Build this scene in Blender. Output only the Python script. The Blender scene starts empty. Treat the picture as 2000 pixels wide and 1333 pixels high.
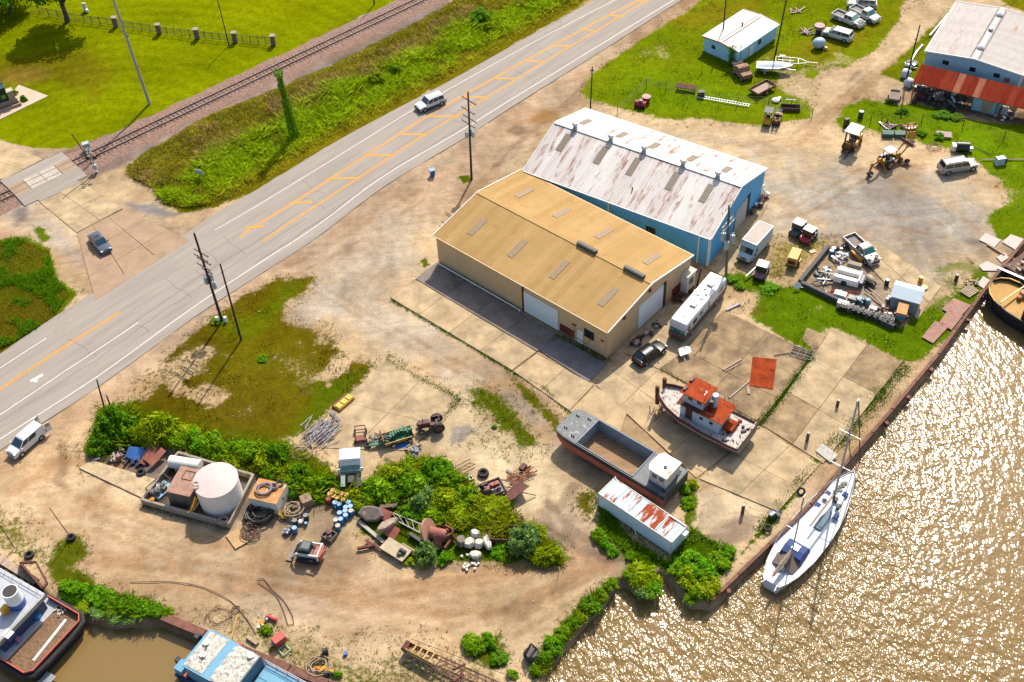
import bpy, math, random
import numpy as np
from mathutils import Vector, Matrix
rnd = random.Random(7); nrs = np.random.RandomState(5)
sc = bpy.context.scene; COL = sc.collection
R = math.radians
# ---------------------------------------------------------------- camera, sky, sun, exposure
CF, CTH, CRO, CH = 2319.4, R(45.474), R(-3.2), 107.92
_c, _s = math.cos(CTH), math.sin(CTH)
_f = np.array([0, _c, -_s]); _u0 = np.array([0, _s, _c]); _r0 = np.array([1., 0, 0])
_r = math.cos(CRO)*_r0 + math.sin(CRO)*_u0; _u = -math.sin(CRO)*_r0 + math.cos(CRO)*_u0
cam = bpy.data.cameras.new('camera'); cam.sensor_width = 36; cam.lens = 36*CF/2000
cam.clip_start = 1; cam.clip_end = 6000
co = bpy.data.objects.new('camera', cam); COL.objects.link(co)
co.matrix_world = Matrix(((_r[0], _u[0], -_f[0], 0), (_r[1], _u[1], -_f[1], 0), (_r[2], _u[2], -_f[2], CH), (0, 0, 0, 1)))
sc.camera = co
SAZ, SEL = R(20.5), R(48)
SUN = np.array([math.sin(SAZ)*math.cos(SEL), math.cos(SAZ)*math.cos(SEL), math.sin(SEL)])
w = bpy.data.worlds.new('World'); sc.world = w; w.use_nodes = True
nt = w.node_tree; nt.nodes.clear()
sky = nt.nodes.new('ShaderNodeTexSky'); sky.sky_type = 'NISHITA'; sky.sun_disc = False
sky.sun_elevation = SEL; sky.sun_rotation = SAZ; sky.air_density = 1.0; sky.dust_density = 2.5; sky.ozone_density = 1.0
bg = nt.nodes.new('ShaderNodeBackground'); bg.inputs[1].default_value = 0.145
wo = nt.nodes.new('ShaderNodeOutputWorld')
nt.links.new(sky.outputs[0], bg.inputs[0]); nt.links.new(bg.outputs[0], wo.inputs[0])
sl = bpy.data.lights.new('sun', 'SUN'); sl.energy = 4.4; sl.angle = R(0.5); sl.color = (1, .93, .82)
so = bpy.data.objects.new('sun', sl); COL.objects.link(so); so.location = (30, 150, 80)
so.rotation_euler = Vector(SUN).to_track_quat('Z', 'Y').to_euler()
sc.view_settings.view_transform = 'Standard'; sc.view_settings.look = 'None'
sc.view_settings.exposure = 0.62; sc.view_settings.gamma = 1; sc.view_settings.use_curve_mapping = False
sc.render.engine = 'CYCLES'; sc.cycles.use_denoising = True; sc.cycles.max_bounces = 6
sc.cycles.sample_clamp_indirect = 4; sc.cycles.caustics_reflective = False; sc.cycles.caustics_refractive = False

def G(x, y, z=0.):                       # a point of the photograph laid on the level z
    d = (x-1000)/CF*_r - (y-666.5)/CF*_u + _f
    t = (z-CH)/d[2]
    return Vector((d[0]*t, d[1]*t, z))
def GA(pts, z=0.): return np.array([tuple(G(x, y, z))[:2] for x, y in pts])
# ---------------------------------------------------------------- colours and materials
def lin(v):
    v /= 255.; return v/12.92 if v <= .04045 else ((v+.055)/1.055)**2.4
def C(r, g, b, k=.6): return (lin(r)*k, lin(g)*k, lin(b)*k)
_M = {}
def M(name, c, rough=.6, metal=0., var=.12, scale=1.2, rust=0., rc=(.30, .085, .025), rscale=.9, bump=0., spec=.5, streak=None, c2=None, coat=0., world=True, rsoft=.08):
    if name in _M: return _M[name]
    m = bpy.data.materials.new(name); m.use_nodes = True; _M[name] = m
    nt = m.node_tree; N = nt.nodes; L = nt.links; b = N['Principled BSDF']
    b.inputs['Roughness'].default_value = rough; b.inputs['Metallic'].default_value = metal
    b.inputs['Specular IOR Level'].default_value = spec; b.inputs['Coat Weight'].default_value = coat
    if world: src = N.new('ShaderNodeNewGeometry').outputs['Position']
    else: src = N.new('ShaderNodeTexCoord').outputs['Object']
    if streak:
        mp = N.new('ShaderNodeMapping'); mp.vector_type = 'TEXTURE'; mp.inputs['Scale'].default_value = [1/x for x in streak[:3]]; L.new(src, mp.inputs['Vector']); 
        if len(streak) > 3: mp.inputs['Rotation'].default_value = (0, 0, streak[3])
        src = mp.outputs[0]
    n = N.new('ShaderNodeTexNoise'); n.inputs['Scale'].default_value = scale; n.inputs['Detail'].default_value = 6; n.inputs['Roughness'].default_value = .65
    L.new(src, n.inputs['Vector'])
    r = N.new('ShaderNodeValToRGB'); e = r.color_ramp.elements
    lo = tuple(x*(1-2*var) for x in c) if c2 is None else c2
    hi = tuple(min(1, x*(1+var)) for x in c)
    e[0].position = .3; e[1].position = .7; e[0].color = (*lo, 1); e[1].color = (*hi, 1)
    L.new(n.outputs['Fac'], r.inputs['Fac']); out = r.outputs[0]
    if rust:
        n2 = N.new('ShaderNodeTexNoise'); n2.inputs['Scale'].default_value = rscale; n2.inputs['Detail'].default_value = 8; n2.inputs['Roughness'].default_value = .7
        mp2 = N.new('ShaderNodeMapping'); mp2.inputs['Location'].default_value = (13.7, 5.1, 2.3); L.new(src, mp2.inputs['Vector']); L.new(mp2.outputs[0], n2.inputs['Vector'])
        r2 = N.new('ShaderNodeValToRGB'); r2.color_ramp.elements[0].position = .72-.44*rust; r2.color_ramp.elements[1].position = .72+rsoft-.44*rust
        L.new(n2.outputs['Fac'], r2.inputs['Fac'])
        mx = N.new('ShaderNodeMix'); mx.data_type = 'RGBA'; L.new(r2.outputs[0], mx.inputs[0]); L.new(out, mx.inputs[6]); mx.inputs[7].default_value = (*rc, 1)
        out = mx.outputs[2]
    L.new(out, b.inputs['Base Color'])
    if bump:
        n3 = N.new('ShaderNodeTexNoise'); n3.inputs['Scale'].default_value = scale*4; n3.inputs['Detail'].default_value = 5; L.new(src, n3.inputs['Vector'])
        bp = N.new('ShaderNodeBump'); bp.inputs['Strength'].default_value = bump; bp.inputs['Distance'].default_value = .1
        L.new(n3.outputs['Fac'], bp.inputs['Height']); L.new(bp.outputs[0], b.inputs['Normal'])
    return m
# ---------------------------------------------------------------- mesh builder
class MB:
    def __init__(s): s.v = []; s.f = []; s.mi = []; s.m = 0
    def add(s, vs, fs):
        n = len(s.v); s.v += [tuple(v) for v in vs]; s.f += [tuple(i+n for i in f) for f in fs]; s.mi += [s.m]*len(fs); return s
    def box(s, x0, y0, z0, x1, y1, z1):
        return s.add([(x0,y0,z0),(x1,y0,z0),(x1,y1,z0),(x0,y1,z0),(x0,y0,z1),(x1,y0,z1),(x1,y1,z1),(x0,y1,z1)],
                     [(3,2,1,0),(4,5,6,7),(0,1,5,4),(1,2,6,5),(2,3,7,6),(3,0,4,7)])
    def obox(s, c, d, rz=0, ry=0, rx=0):
        m = Matrix.Translation(c) @ Matrix.Rotation(rz,4,'Z') @ Matrix.Rotation(ry,4,'Y') @ Matrix.Rotation(rx,4,'X')
        n = len(s.v); s.box(-d[0]/2,-d[1]/2,-d[2]/2,d[0]/2,d[1]/2,d[2]/2)
        for i in range(n, n+8): s.v[i] = tuple(m @ Vector(s.v[i]))
        return s
    def _fr(s, p, q):
        d = (Vector(q)-Vector(p)); d.normalize(); a = Vector((0,0,1)) if abs(d.z) < .95 else Vector((1,0,0))
        x = d.cross(a); x.normalize(); return x, x.cross(d)
    def beam(s, p, q, w_, h=None):
        h = h or w_; x, y = s._fr(p, q); p = Vector(p); q = Vector(q); vs = []
        for o in (p, q): vs += [o+x*w_/2*a+y*h/2*b for a, b in ((-1,-1),(1,-1),(1,1),(-1,1))]
        return s.add(vs, [(0,1,2,3),(7,6,5,4),(0,4,5,1),(1,5,6,2),(2,6,7,3),(3,7,4,0)])
    def cyl(s, p, q, r0, r1=None, n=10, caps=True):
        r1 = r0 if r1 is None else r1; x, y = s._fr(p, q); p = Vector(p); q = Vector(q); vs = []
        for o, r in ((p, r0), (q, r1)): vs += [o+(x*math.cos(2*math.pi*i/n)+y*math.sin(2*math.pi*i/n))*r for i in range(n)]
        fs = [(i, n+i, n+(i+1)%n, (i+1)%n) for i in range(n)]
        if caps: fs += [tuple(range(n)), tuple(range(2*n-1, n-1, -1))]
        return s.add(vs, fs)
    def tube(s, pts, r, n=6, closed=False):
        pts = [Vector(p) for p in pts]; rings = []
        for i, p in enumerate(pts):
            a = pts[i-1] if i else (pts[-1] if closed else p); b = pts[i+1] if i < len(pts)-1 else (pts[0] if closed else p)
            x, y = s._fr(a, b if (b-a).length > 1e-6 else a+Vector((0,0,1)))
            rr = r[i] if isinstance(r, (list, tuple)) else r
            rings.append([p+(x*math.cos(2*math.pi*k/n)+y*math.sin(2*math.pi*k/n))*rr for k in range(n)])
        if closed: rings.append(rings[0])
        return s.loft(rings, cap=not closed)
    def loft(s, rings, cap=True, closed=True):
        n = len(rings[0]); vs = [p for r in rings for p in r]; fs = []
        for j in range(len(rings)-1):
            for i in range(n if closed else n-1):
                k = (i+1) % n; fs.append((j*n+i, j*n+k, (j+1)*n+k, (j+1)*n+i))
        if cap and closed: fs += [tuple(range(n-1,-1,-1)), tuple(range((len(rings)-1)*n, len(rings)*n))]
        return s.add(vs, fs)
    def prism(s, poly, z0, z1):
        a = sum(poly[i-1][0]*poly[i][1]-poly[i][0]*poly[i-1][1] for i in range(len(poly)))
        if a < 0: poly = poly[::-1]
        n = len(poly)
        return s.add([(p[0],p[1],z0) for p in poly]+[(p[0],p[1],z1) for p in poly],
                     [tuple(range(n-1,-1,-1)), tuple(range(n,2*n))]+[(i,(i+1)%n,n+(i+1)%n,n+i) for i in range(n)])
    def lathe(s, prof, n=16, c=(0,0,0)):
        rings = [[(c[0]+r*math.cos(2*math.pi*i/n), c[1]+r*math.sin(2*math.pi*i/n), c[2]+z) for i in range(n)] for r, z in prof]
        return s.loft(rings)
    def ball(s, c, r, n=10, m=6):
        r = (r,)*3 if not isinstance(r, (tuple, list)) else r; rings = []
        for j in range(m+1):
            t = -math.pi/2+math.pi*min(max(j/m,.02),.98); rings.append([(c[0]+r[0]*math.cos(t)*math.cos(2*math.pi*i/n), c[1]+r[1]*math.cos(t)*math.sin(2*math.pi*i/n), c[2]+r[2]*math.sin(t)) for i in range(n)])
        return s.loft(rings)
    def torus(s, c, RR, r, axis='z', n=18, m=8):
        rings = []
        for i in range(n+1):
            a = 2*math.pi*i/n; ring = []
            for j in range(m):
                b = 2*math.pi*j/m; u, v, w_ = (RR+r*math.cos(b))*math.cos(a), (RR+r*math.cos(b))*math.sin(a), r*math.sin(b)
                ring.append({'z': (c[0]+u,c[1]+v,c[2]+w_), 'y': (c[0]+u,c[1]+w_,c[2]+v), 'x': (c[0]+w_,c[1]+u,c[2]+v)}[axis])
            rings.append(ring)
        return s.loft(rings, cap=False)
    def quad(s, *p): return s.add(p, [tuple(range(len(p)))])
    def slabq(s, p, t):                   # a thin plate: polygon p thickened along its normal by t
        p = [Vector(q) for q in p]; nn = (p[1]-p[0]).cross(p[2]-p[0]); nn.normalize(); n = len(p)
        return s.add([q-nn*t for q in p]+p, [tuple(range(n-1,-1,-1)), tuple(range(n,2*n))]+[(i,(i+1)%n,n+(i+1)%n,n+i) for i in range(n)])
    def xf(s, m, n0=0):
        for i in range(n0, len(s.v)): s.v[i] = tuple(m @ Vector(s.v[i]))
        return s
    def mesh(s, name, mats, smooth=35):
        me = bpy.data.meshes.new(name); me.from_pydata(s.v, [], s.f)
        for m in (mats if isinstance(mats, (list, tuple)) else [mats]): me.materials.append(m)
        if max(s.mi, default=0): me.polygons.foreach_set('material_index', s.mi)
        if smooth:
            me.polygons.foreach_set('use_smooth', [True]*len(me.polygons)); me.set_sharp_from_angle(angle=R(smooth))
        me.update(); return me
def link(name, me, parent=None, label=None, kind=None):
    o = bpy.data.objects.new(name, me); COL.objects.link(o)
    if parent is not None: o.parent = parent
    if label: o['label'] = label
    if kind: o['kind'] = kind
    return o
def part(name, mb, mats, parent, label=None, kind=None, smooth=35):
    return link(name, mb.mesh(name, mats, smooth), parent, label, kind)
def tag(o, label, cat, group=None):
    o['label'] = label; o['category'] = cat
    if group: o['group'] = group
    return o
def thing(name, label, cat, loc=(0,0,0), rz=0., group=None):
    o = bpy.data.objects.new(name, None); COL.objects.link(o); o.empty_display_size = .3
    o.location = loc; o.rotation_euler = (0,0,rz); return tag(o, label, cat, group)
def solo(name, mb, mats, label, cat, loc=(0,0,0), rz=0., group=None, smooth=35):
    o = part(name, mb, mats, None, smooth=smooth); o.location = loc; o.rotation_euler = (0,0,rz); return tag(o, label, cat, group)
def copy_tree(o, loc=None, rz=None, label=None, parent=None, group=None):
    c = o.copy(); COL.objects.link(c)
    if parent is not None: c.parent = parent
    if loc is not None: c.location = loc
    if rz is not None: c.rotation_euler = (0,0,rz)
    if label: c['label'] = label
    if group: c['group'] = group
    for ch in o.children: copy_tree(ch, parent=c)
    return c
ORD = 'leftmost second third fourth fifth sixth seventh eighth ninth tenth eleventh twelfth thirteenth fourteenth fifteenth sixteenth seventeenth eighteenth nineteenth twentieth'.split()
def rank(label, i): return '%s, %s' % (label, ORD[i] if i == 0 else ORD[i]+' from the left')
def mid(a, b, z=0.):                       # centre, heading and length of the ground line between two photo points
    A, B = G(*a, z), G(*b, z); d = B-A
    return (A+B)/2, math.atan2(d.y, d.x), d.length
# ---------------------------------------------------------------- ground
def h2(ix, iy, s): 
    n = (ix*374761393 + iy*668265263 + s*974634777) & 0xffffffff
    n = ((n ^ (n >> 13))*1274126177) & 0xffffffff
    return ((n ^ (n >> 16)) & 0xffff)/65535.
def vn(x, y, s=0):
    ix = np.floor(x).astype(np.int64); iy = np.floor(y).astype(np.int64); fx = x-ix; fy = y-iy
    fx = fx*fx*(3-2*fx); fy = fy*fy*(3-2*fy)
    return (h2(ix,iy,s)*(1-fx)+h2(ix+1,iy,s)*fx)*(1-fy)+(h2(ix,iy+1,s)*(1-fx)+h2(ix+1,iy+1,s)*fx)*fy
def fbm(x, y, s=0, o=4):
    t = 0; a = .5
    for k in range(o): t = t+a*vn(x*2**k, y*2**k, s+k); a /= 2
    return t/(1-2**-o)
def sdist(P, poly):                        # signed distance to a polygon, positive inside
    d = np.full(len(P), 1e9); ins = np.zeros(len(P), bool); n = len(poly)
    for i in range(n):
        a, b = poly[i], poly[(i+1) % n]; e = b-a; w_ = P-a
        t = np.clip((w_@e)/max(e@e, 1e-9), 0, 1); d = np.minimum(d, np.hypot(w_[:,0]-e[0]*t, w_[:,1]-e[1]*t))
        c = (a[1] > P[:,1]) != (b[1] > P[:,1])
        if c.any(): ins ^= c & (P[:,0] < (b[0]-a[0])*(P[:,1]-a[1])/(b[1]-a[1]+1e-12)+a[0])
    return np.where(ins, d, -d)
def near(P, poly, m):
    return np.nonzero((P[:,0] > poly[:,0].min()-m) & (P[:,0] < poly[:,0].max()+m) & (P[:,1] > poly[:,1].min()-m) & (P[:,1] < poly[:,1].max()+m))[0]
def ldist(P, line):
    d = np.full(len(P), 1e9)
    for a, b in zip(line[:-1], line[1:]):
        e = b-a; w_ = P-a; t = np.clip((w_@e)/max(e@e, 1e-9), 0, 1); d = np.minimum(d, np.hypot(w_[:,0]-e[0]*t, w_[:,1]-e[1]*t))
    return d
RIVER = [(2160,300),(2040,420),(1930,556),(1832,692),(1742,800),(1662,893),(1583,985),(1502,1064),(1442,1122),(1388,1176),(1352,1172),(1308,1120),(1290,1112),(1262,1122),(1240,1140),(1222,1128),(1196,1138),(1170,1176),(1128,1222),(1092,1262),(1060,1300),(1050,1345),(1020,1420),(960,1560),(1500,1900),(2600,1700),(2700,700)]
BASIN = [(-260,1030),(-60,1068),(20,1112),(70,1138),(118,1176),(160,1196),(230,1210),(318,1206),(400,1240),(480,1272),(566,1306),(640,1336),(720,1372),(800,1420),(700,1620),(0,1700),(-400,1400)]
# soil patches painted in order: colour, polygon in photo pixels, soft edge (m), strength
SAND = C(226,196,154)
SOIL = [
 (C(212,196,172), [(560,520),(640,440),(760,430),(850,500),(762,582),(1000,724),(930,770),(820,700),(740,690),(680,640),(640,560)], 3, .9),
 (C(198,186,166), [(1480,320),(1640,330),(1830,350),(1930,410),(1930,500),(1850,540),(1700,520),(1620,450),(1520,450),(1480,380)], 5, .95),
 (C(176,168,160), [(1560,370),(1700,350),(1860,420),(1820,480),(1680,450)], 4, .6),
 (C(206,176,146), [(0,700),(180,760),(420,560),(620,430),(900,250),(1120,110),(1300,0),(1420,0),(1180,150),(1080,230),(900,400),(640,540),(520,550),(420,640),(300,720),(160,840),(0,920)], 2, .7),
 (C(190,150,112), [(980,260),(1010,235),(1060,215),(1120,205),(1075,235),(1030,250)], 1.5, .7),
 (C(186,140,80), [(1035,232),(1062,216),(1092,222),(1080,238),(1050,244)], .6, .8),
 (C(140,118,100), [(985,255),(1010,246),(1040,256),(1010,264)], .7, .7),
 (C(175,168,140), [(838,326),(858,310),(890,292),(886,316),(866,324),(846,336)], .5, .8),
 (C(224,206,176), [(720,430),(800,410),(830,440),(760,470)], 3, .6),
 (C(236,212,170), [(830,800),(880,770),(960,830),(1060,870),(1110,940),(1100,1040),(960,1010),(860,900),(820,860)], 3, .9),
 (C(176,152,130), [(1040,1010),(1100,1000),(1160,1040),(1240,1090),(1230,1140),(1130,1120),(1040,1080)], 3, .85),
 (C(205,165,120), [(860,1090),(1000,1090),(1120,1100),(1000,1170),(860,1200),(700,1180)], 5, .7),
 (C(214,184,150), [(150,1000),(500,1080),(860,1160),(900,1220),(520,1210),(200,1140)], 5, .5),
 (C(200,180,160), [(420,1130),(560,1120),(700,1160),(560,1200)], 4, .5),
 (C(228,204,166), [(1360,905),(1430,880),(1560,900),(1600,920),(1540,980),(1440,1060),(1370,1050),(1330,980)], 2, .8),
 (C(165,142,120), [(1385,1040),(1440,1005),(1490,1010),(1470,1045),(1440,1065),(1410,1062)], .7, .9),
 (C(200,180,150), [(1345,1010),(1372,968),(1400,960),(1420,1000),(1400,1035),(1360,1045)], .8, .8),
 (C(120,104,88), [(200,880),(280,862),(330,880),(320,925),(260,935),(190,905)], .8, .9),
 (C(96,88,80), [(585,930),(660,960),(700,990),(650,1060),(560,1050),(480,1030),(540,1000)], 2, .45),
 (C(150,125,100), [(600,1080),(660,1040),(690,1060),(700,1120),(640,1130)], 2, .6),
 (C(132,118,108), [(280,868),(470,912),(520,930),(500,1000),(430,1040),(280,980)], 1, .8),
 (C(176,168,156), [(885,835),(915,830),(928,840),(900,865),(880,868)], .25, .9),
 (C(206,192,172), [(560,620),(600,570),(650,560),(660,600),(600,640)], 1.5, .8),
 (C(168,152,140), [(1085,860),(1110,830),(1160,860),(1200,900),(1180,930),(1120,900)], 2, .3),
 (C(186,176,166), [(960,760),(1000,760),(1060,810),(1090,850),(1050,850),(1000,800)], 2, .8),
 # ballast
 (C(170,146,132), [(-60,420),(-60,370),(120,296),(210,252),(340,196),(470,140),(560,96),(640,58),(780,-6),(820,-25),(900,-25),(880,10),(700,100),(560,170),(420,220),(300,290),(240,320),(190,345),(140,350),(60,385),(0,425)], .7, 1),
 (C(186,152,134), [(-60,425),(140,335),(400,212),(640,100),(850,0),(880,-10),(700,88),(560,148),(420,206),(260,285),(190,330)], .8, .8),
 (C(150,138,132), [(220,330),(330,270),(430,215),(560,162),(700,92),(860,12),(880,12),(700,110),(560,175),(430,228),(320,290)], .8, .8),
 (C(214,202,190), [(0,278),(60,292),(90,300),(120,296),(60,318),(0,310)], 1, .8),
 (C(196,184,172), [(0,400),(70,395),(110,430),(150,470),(165,520),(120,500),(60,440),(0,430)], 2, .8),
 (C(130,122,118), [(20,412),(50,405),(62,430),(30,440)], .8, .8),
 (C(214,170,140), [(-20,446),(18,452),(20,490),(-20,500)], 1, .8),
 (C(150,150,148), [(238,395),(300,400),(350,418),(320,425),(262,412)], .6, .9),
 (C(196,170,140), [(150,440),(240,405),(330,435),(420,450),(360,500),(200,600),(170,590),(190,500)], 1.5, .8),
 # scrap lot and dark gravel
 (C(184,166,142), [(1560,555),(1630,480),(1700,500),(1830,560),(1790,620),(1700,610)], 1, .9),
 (C(120,112,108), [(1880,468),(1900,464),(1920,474),(1900,482)], .7, .5),
 (C(186,150,120), [(1660,140),(1700,110),(1740,120),(1700,170)], 2, .3),
 (C(176,158,130), [(1648,166),(1672,136),(1686,138),(1682,152),(1656,168)], .4, .8),
 (C(210,180,150), [(1700,200),(1760,170),(1790,200),(1760,205)], 1.5, .7),
 (C(120,100,86), [(1780,175),(1830,180),(1960,215),(2040,230),(2040,250),(1900,230),(1800,205)], 1.2, .9),
 (C(206,192,172), [(1204,186),(1225,180),(1240,184),(1222,194),(1206,193)], .4, .9),
 (C(212,190,168), [(1296,213),(1316,218),(1338,228),(1336,233),(1312,226)], .4, .9),
 (C(150,120,92), [(1390,1050),(1420,1050),(1440,1066),(1410,1070)], .8, .4)]
# vegetation: colour, polygon, soft edge (m), strength
LIME = C(158,172,14); OLIVE = C(132,126,26); GRN = C(122,150,20); DRY = C(150,138,52); DEEP = C(84,110,16)
VEG = [
 (LIME, [(-300,-200),(760,-60),(806,-12),(640,62),(560,112),(430,172),(330,212),(268,243),(200,264),(140,290),(90,288),(50,286),(0,272),(-300,250)], .7, 1),
 (C(140,134,30), [(-300,120),(0,120),(90,95),(180,100),(240,130),(180,190),(90,160),(30,150),(-100,190)], 3, .9),
 (C(176,140,84), [(0,140),(60,130),(90,150),(40,165),(0,165)], 2, .7),
 (C(168,176,14), [(320,-60),(700,-60),(620,40),(440,30)], 6, .7),
 (C(126,112,24), [(246,796),(280,745),(330,690),(404,630),(480,574),(548,544),(610,542),(604,572),(560,600),(556,622),(640,640),(676,700),(740,704),(712,750),(640,812),(592,850),(520,864),(480,860),(300,850)], 1.2, .95),
 (C(128,146,22), [(420,640),(460,610),(500,625),(560,545),(600,560),(560,600),(500,660),(440,660)], 1.5, .8),
 (C(140,138,30), [(440,660),(560,660),(640,720),(600,820),(480,850),(360,830)], 4, .5),
 (C(112,90,36), [(400,760),(520,740),(560,800),(420,840)], 5, .5),
 (C(104,132,22), [(620,750),(730,708),(700,750),(600,850),(560,860)], 1.2, .8),
 (GRN, [(-200,500),(-20,470),(60,462),(100,490),(112,540),(150,572),(110,630),(30,676),(0,692),(-200,760)], 1, 1),
 (C(150,128,30), [(-200,600),(60,600),(120,590),(100,640),(0,692),(-200,740)], 2, .8),
 (C(130,160,20), [(62,440),(90,446),(104,466),(80,474)], .6, .8),
 (C(126,124,34), [(244,326),(300,288),(420,216),(520,182),(660,120),(730,84),(860,16),(920,-20),(1180,-20),(1000,90),(870,163),(748,227),(648,282),(500,372),(420,404),(352,414),(318,400),(300,372),(246,346)], .8, 1),
 (C(160,146,30), [(340,412),(500,370),(648,280),(748,226),(1000,88),(1170,-10),(1130,-10),(980,70),(720,215),(600,285),(480,345),(380,390)], 1, .8),
 (C(132,150,22), [(1134,178),(1160,140),(1210,104),(1270,66),(1330,28),(1396,-20),(1600,-30),(1770,-10),(1756,34),(1716,92),(1660,130),(1600,140),(1592,170),(1584,232),(1540,238),(1490,246),(1440,240),(1380,232),(1300,234),(1220,216),(1160,198)], .9, 1),
 (C(110,150,18), [(1180,190),(1260,150),(1380,150),(1460,190),(1400,225),(1250,215)], 4, .6),
 (C(150,136,34), [(1500,110),(1620,60),(1760,0),(1700,80),(1600,120)], 3, .7),
 (C(150,130,36), [(1300,40),(1400,0),(1500,0),(1480,30),(1360,60)], 2, .6),
 (C(130,140,24), [(1868,10),(1880,40),(1830,110),(1790,165),(1755,158),(1716,146),(1760,110),(1800,70)], .8, 1),
 (C(140,140,30), [(1880,-30),(2100,-30),(2100,40),(2000,22)], 1, 1),
 (C(120,146,22), [(1634,238),(1652,208),(1684,192),(1750,205),(1780,200),(1900,232),(2100,262),(2100,470),(2010,470),(1950,466),(1930,430),(1970,390),(1950,350),(1900,310),(1850,290),(1760,268),(1690,262),(1650,250)], .9, 1),
 (C(120,156,22), [(1780,210),(1880,230),(1960,280),(2000,330),(1900,300),(1800,250)], 3, .6),
 (C(118,150,24), [(1424,545),(1440,530),(1480,540),(1530,560),(1562,556),(1640,590),(1760,640),(1800,610),(1840,570),(1830,530),(1870,510),(1920,530),(1932,548),(1900,600),(1850,660),(1800,706),(1760,702),(1700,672),(1632,638),(1610,640),(1590,690),(1540,668),(1490,640),(1440,610)], .8, 1),
 (C(140,120,60), [(1430,560),(1460,570),(1480,610),(1440,612)], .9, .9),
 (C(134,128,44), [(1520,470),(1560,460),(1620,470),(1600,500),(1540,540),(1500,560),(1490,520)], 1.4, .55),
 (C(196,182,146), [(1850,520),(1890,505),(1910,520),(1880,560),(1850,570),(1830,600),(1810,580)], 1, .8),
 (C(104,140,16), [(1160,975),(1190,985),(1220,1040),(1300,1100),(1330,1050),(1420,1070),(1440,1080),(1390,1160),(1350,1172),(1310,1120),(1250,1108),(1200,1080),(1170,1040)], .9, 1),
 (C(110,136,24), [(1335,950),(1352,945),(1362,985),(1350,1030),(1335,1030)], .7, .9),
 (C(112,110,30), [(1120,965),(1160,960),(1164,1010),(1140,1010)], 1, .8),
 (C(110,126,22), [(912,762),(950,745),(990,780),(1040,830),(1060,870),(1020,870),(960,830),(925,790)], 1.2, .8),
 (C(120,120,24), [(985,725),(1000,728),(1080,800),(1110,850),(1090,850),(1030,790)], .8, .8),
 (C(116,130,26), [(900,868),(940,840),(1060,880),(1040,900),(960,880)], 1.4, .35),
 (C(116,122,30), [(700,720),(760,690),(900,770),(960,800),(900,790),(800,720),(740,700)], .8, .5),
 (C(110,124,22), [(160,880),(190,790),(260,790),(400,830),(560,860),(640,900),(700,960),(640,980),(560,950),(420,900),(300,870),(200,900)], 1, .9),
 (C(100,128,20), [(690,980),(760,900),(860,900),(980,1000),(1100,1060),(1100,1100),(960,1100),(800,1100),(700,1040)], 1.2, .9),
 (C(110,122,30), [(110,1060),(160,1040),(170,1080),(140,1110),(200,1140),(340,1190),(330,1206),(220,1208),(120,1172),(90,1110)], 1, .9),
 (C(120,124,44), [(-60,1000),(40,1010),(80,1060),(100,1100),(20,1108),(-60,1070)], 2, .55),
 (C(116,124,36), [(400,1200),(520,1216),(640,1260),(760,1290),(800,1340),(720,1380),(560,1300),(440,1240)], 2, .5),
 (C(110,130,24), [(500,1215),(560,1235),(560,1290),(500,1270)], 1, .5),
 (C(110,126,24), [(905,1250),(980,1240),(1000,1290),(960,1320),(920,1290)], 1, .8),
 (C(112,126,40), [(690,1270),(860,1260),(1040,1330),(980,1400),(740,1400)], 2.5, .45),
 (C(112,128,24), [(1030,1290),(1110,1200),(1190,1130),(1225,1120),(1130,1225),(1060,1305),(1040,1340)], .8, .9),
 (C(124,120,40), [(100,860),(160,870),(200,900),(160,930)], 1.5, .2),
 (C(112,134,26), [(1610,825),(1650,800),(1740,720),(1762,706),(1700,790),(1650,850),(1600,900),(1560,960),(1500,1040),(1440,1090),(1490,1020),(1590,900)], .5, .85),
 (C(108,140,22), [(1605,800),(1640,795),(1650,840),(1620,850),(1606,830)], .5, 1),
 (C(112,128,24), [(820,508),(832,504),(838,516),(828,522)], .2, 1),
 (C(112,128,24), [(895,345),(915,342),(922,352),(905,358)], .3, .9)]
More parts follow.
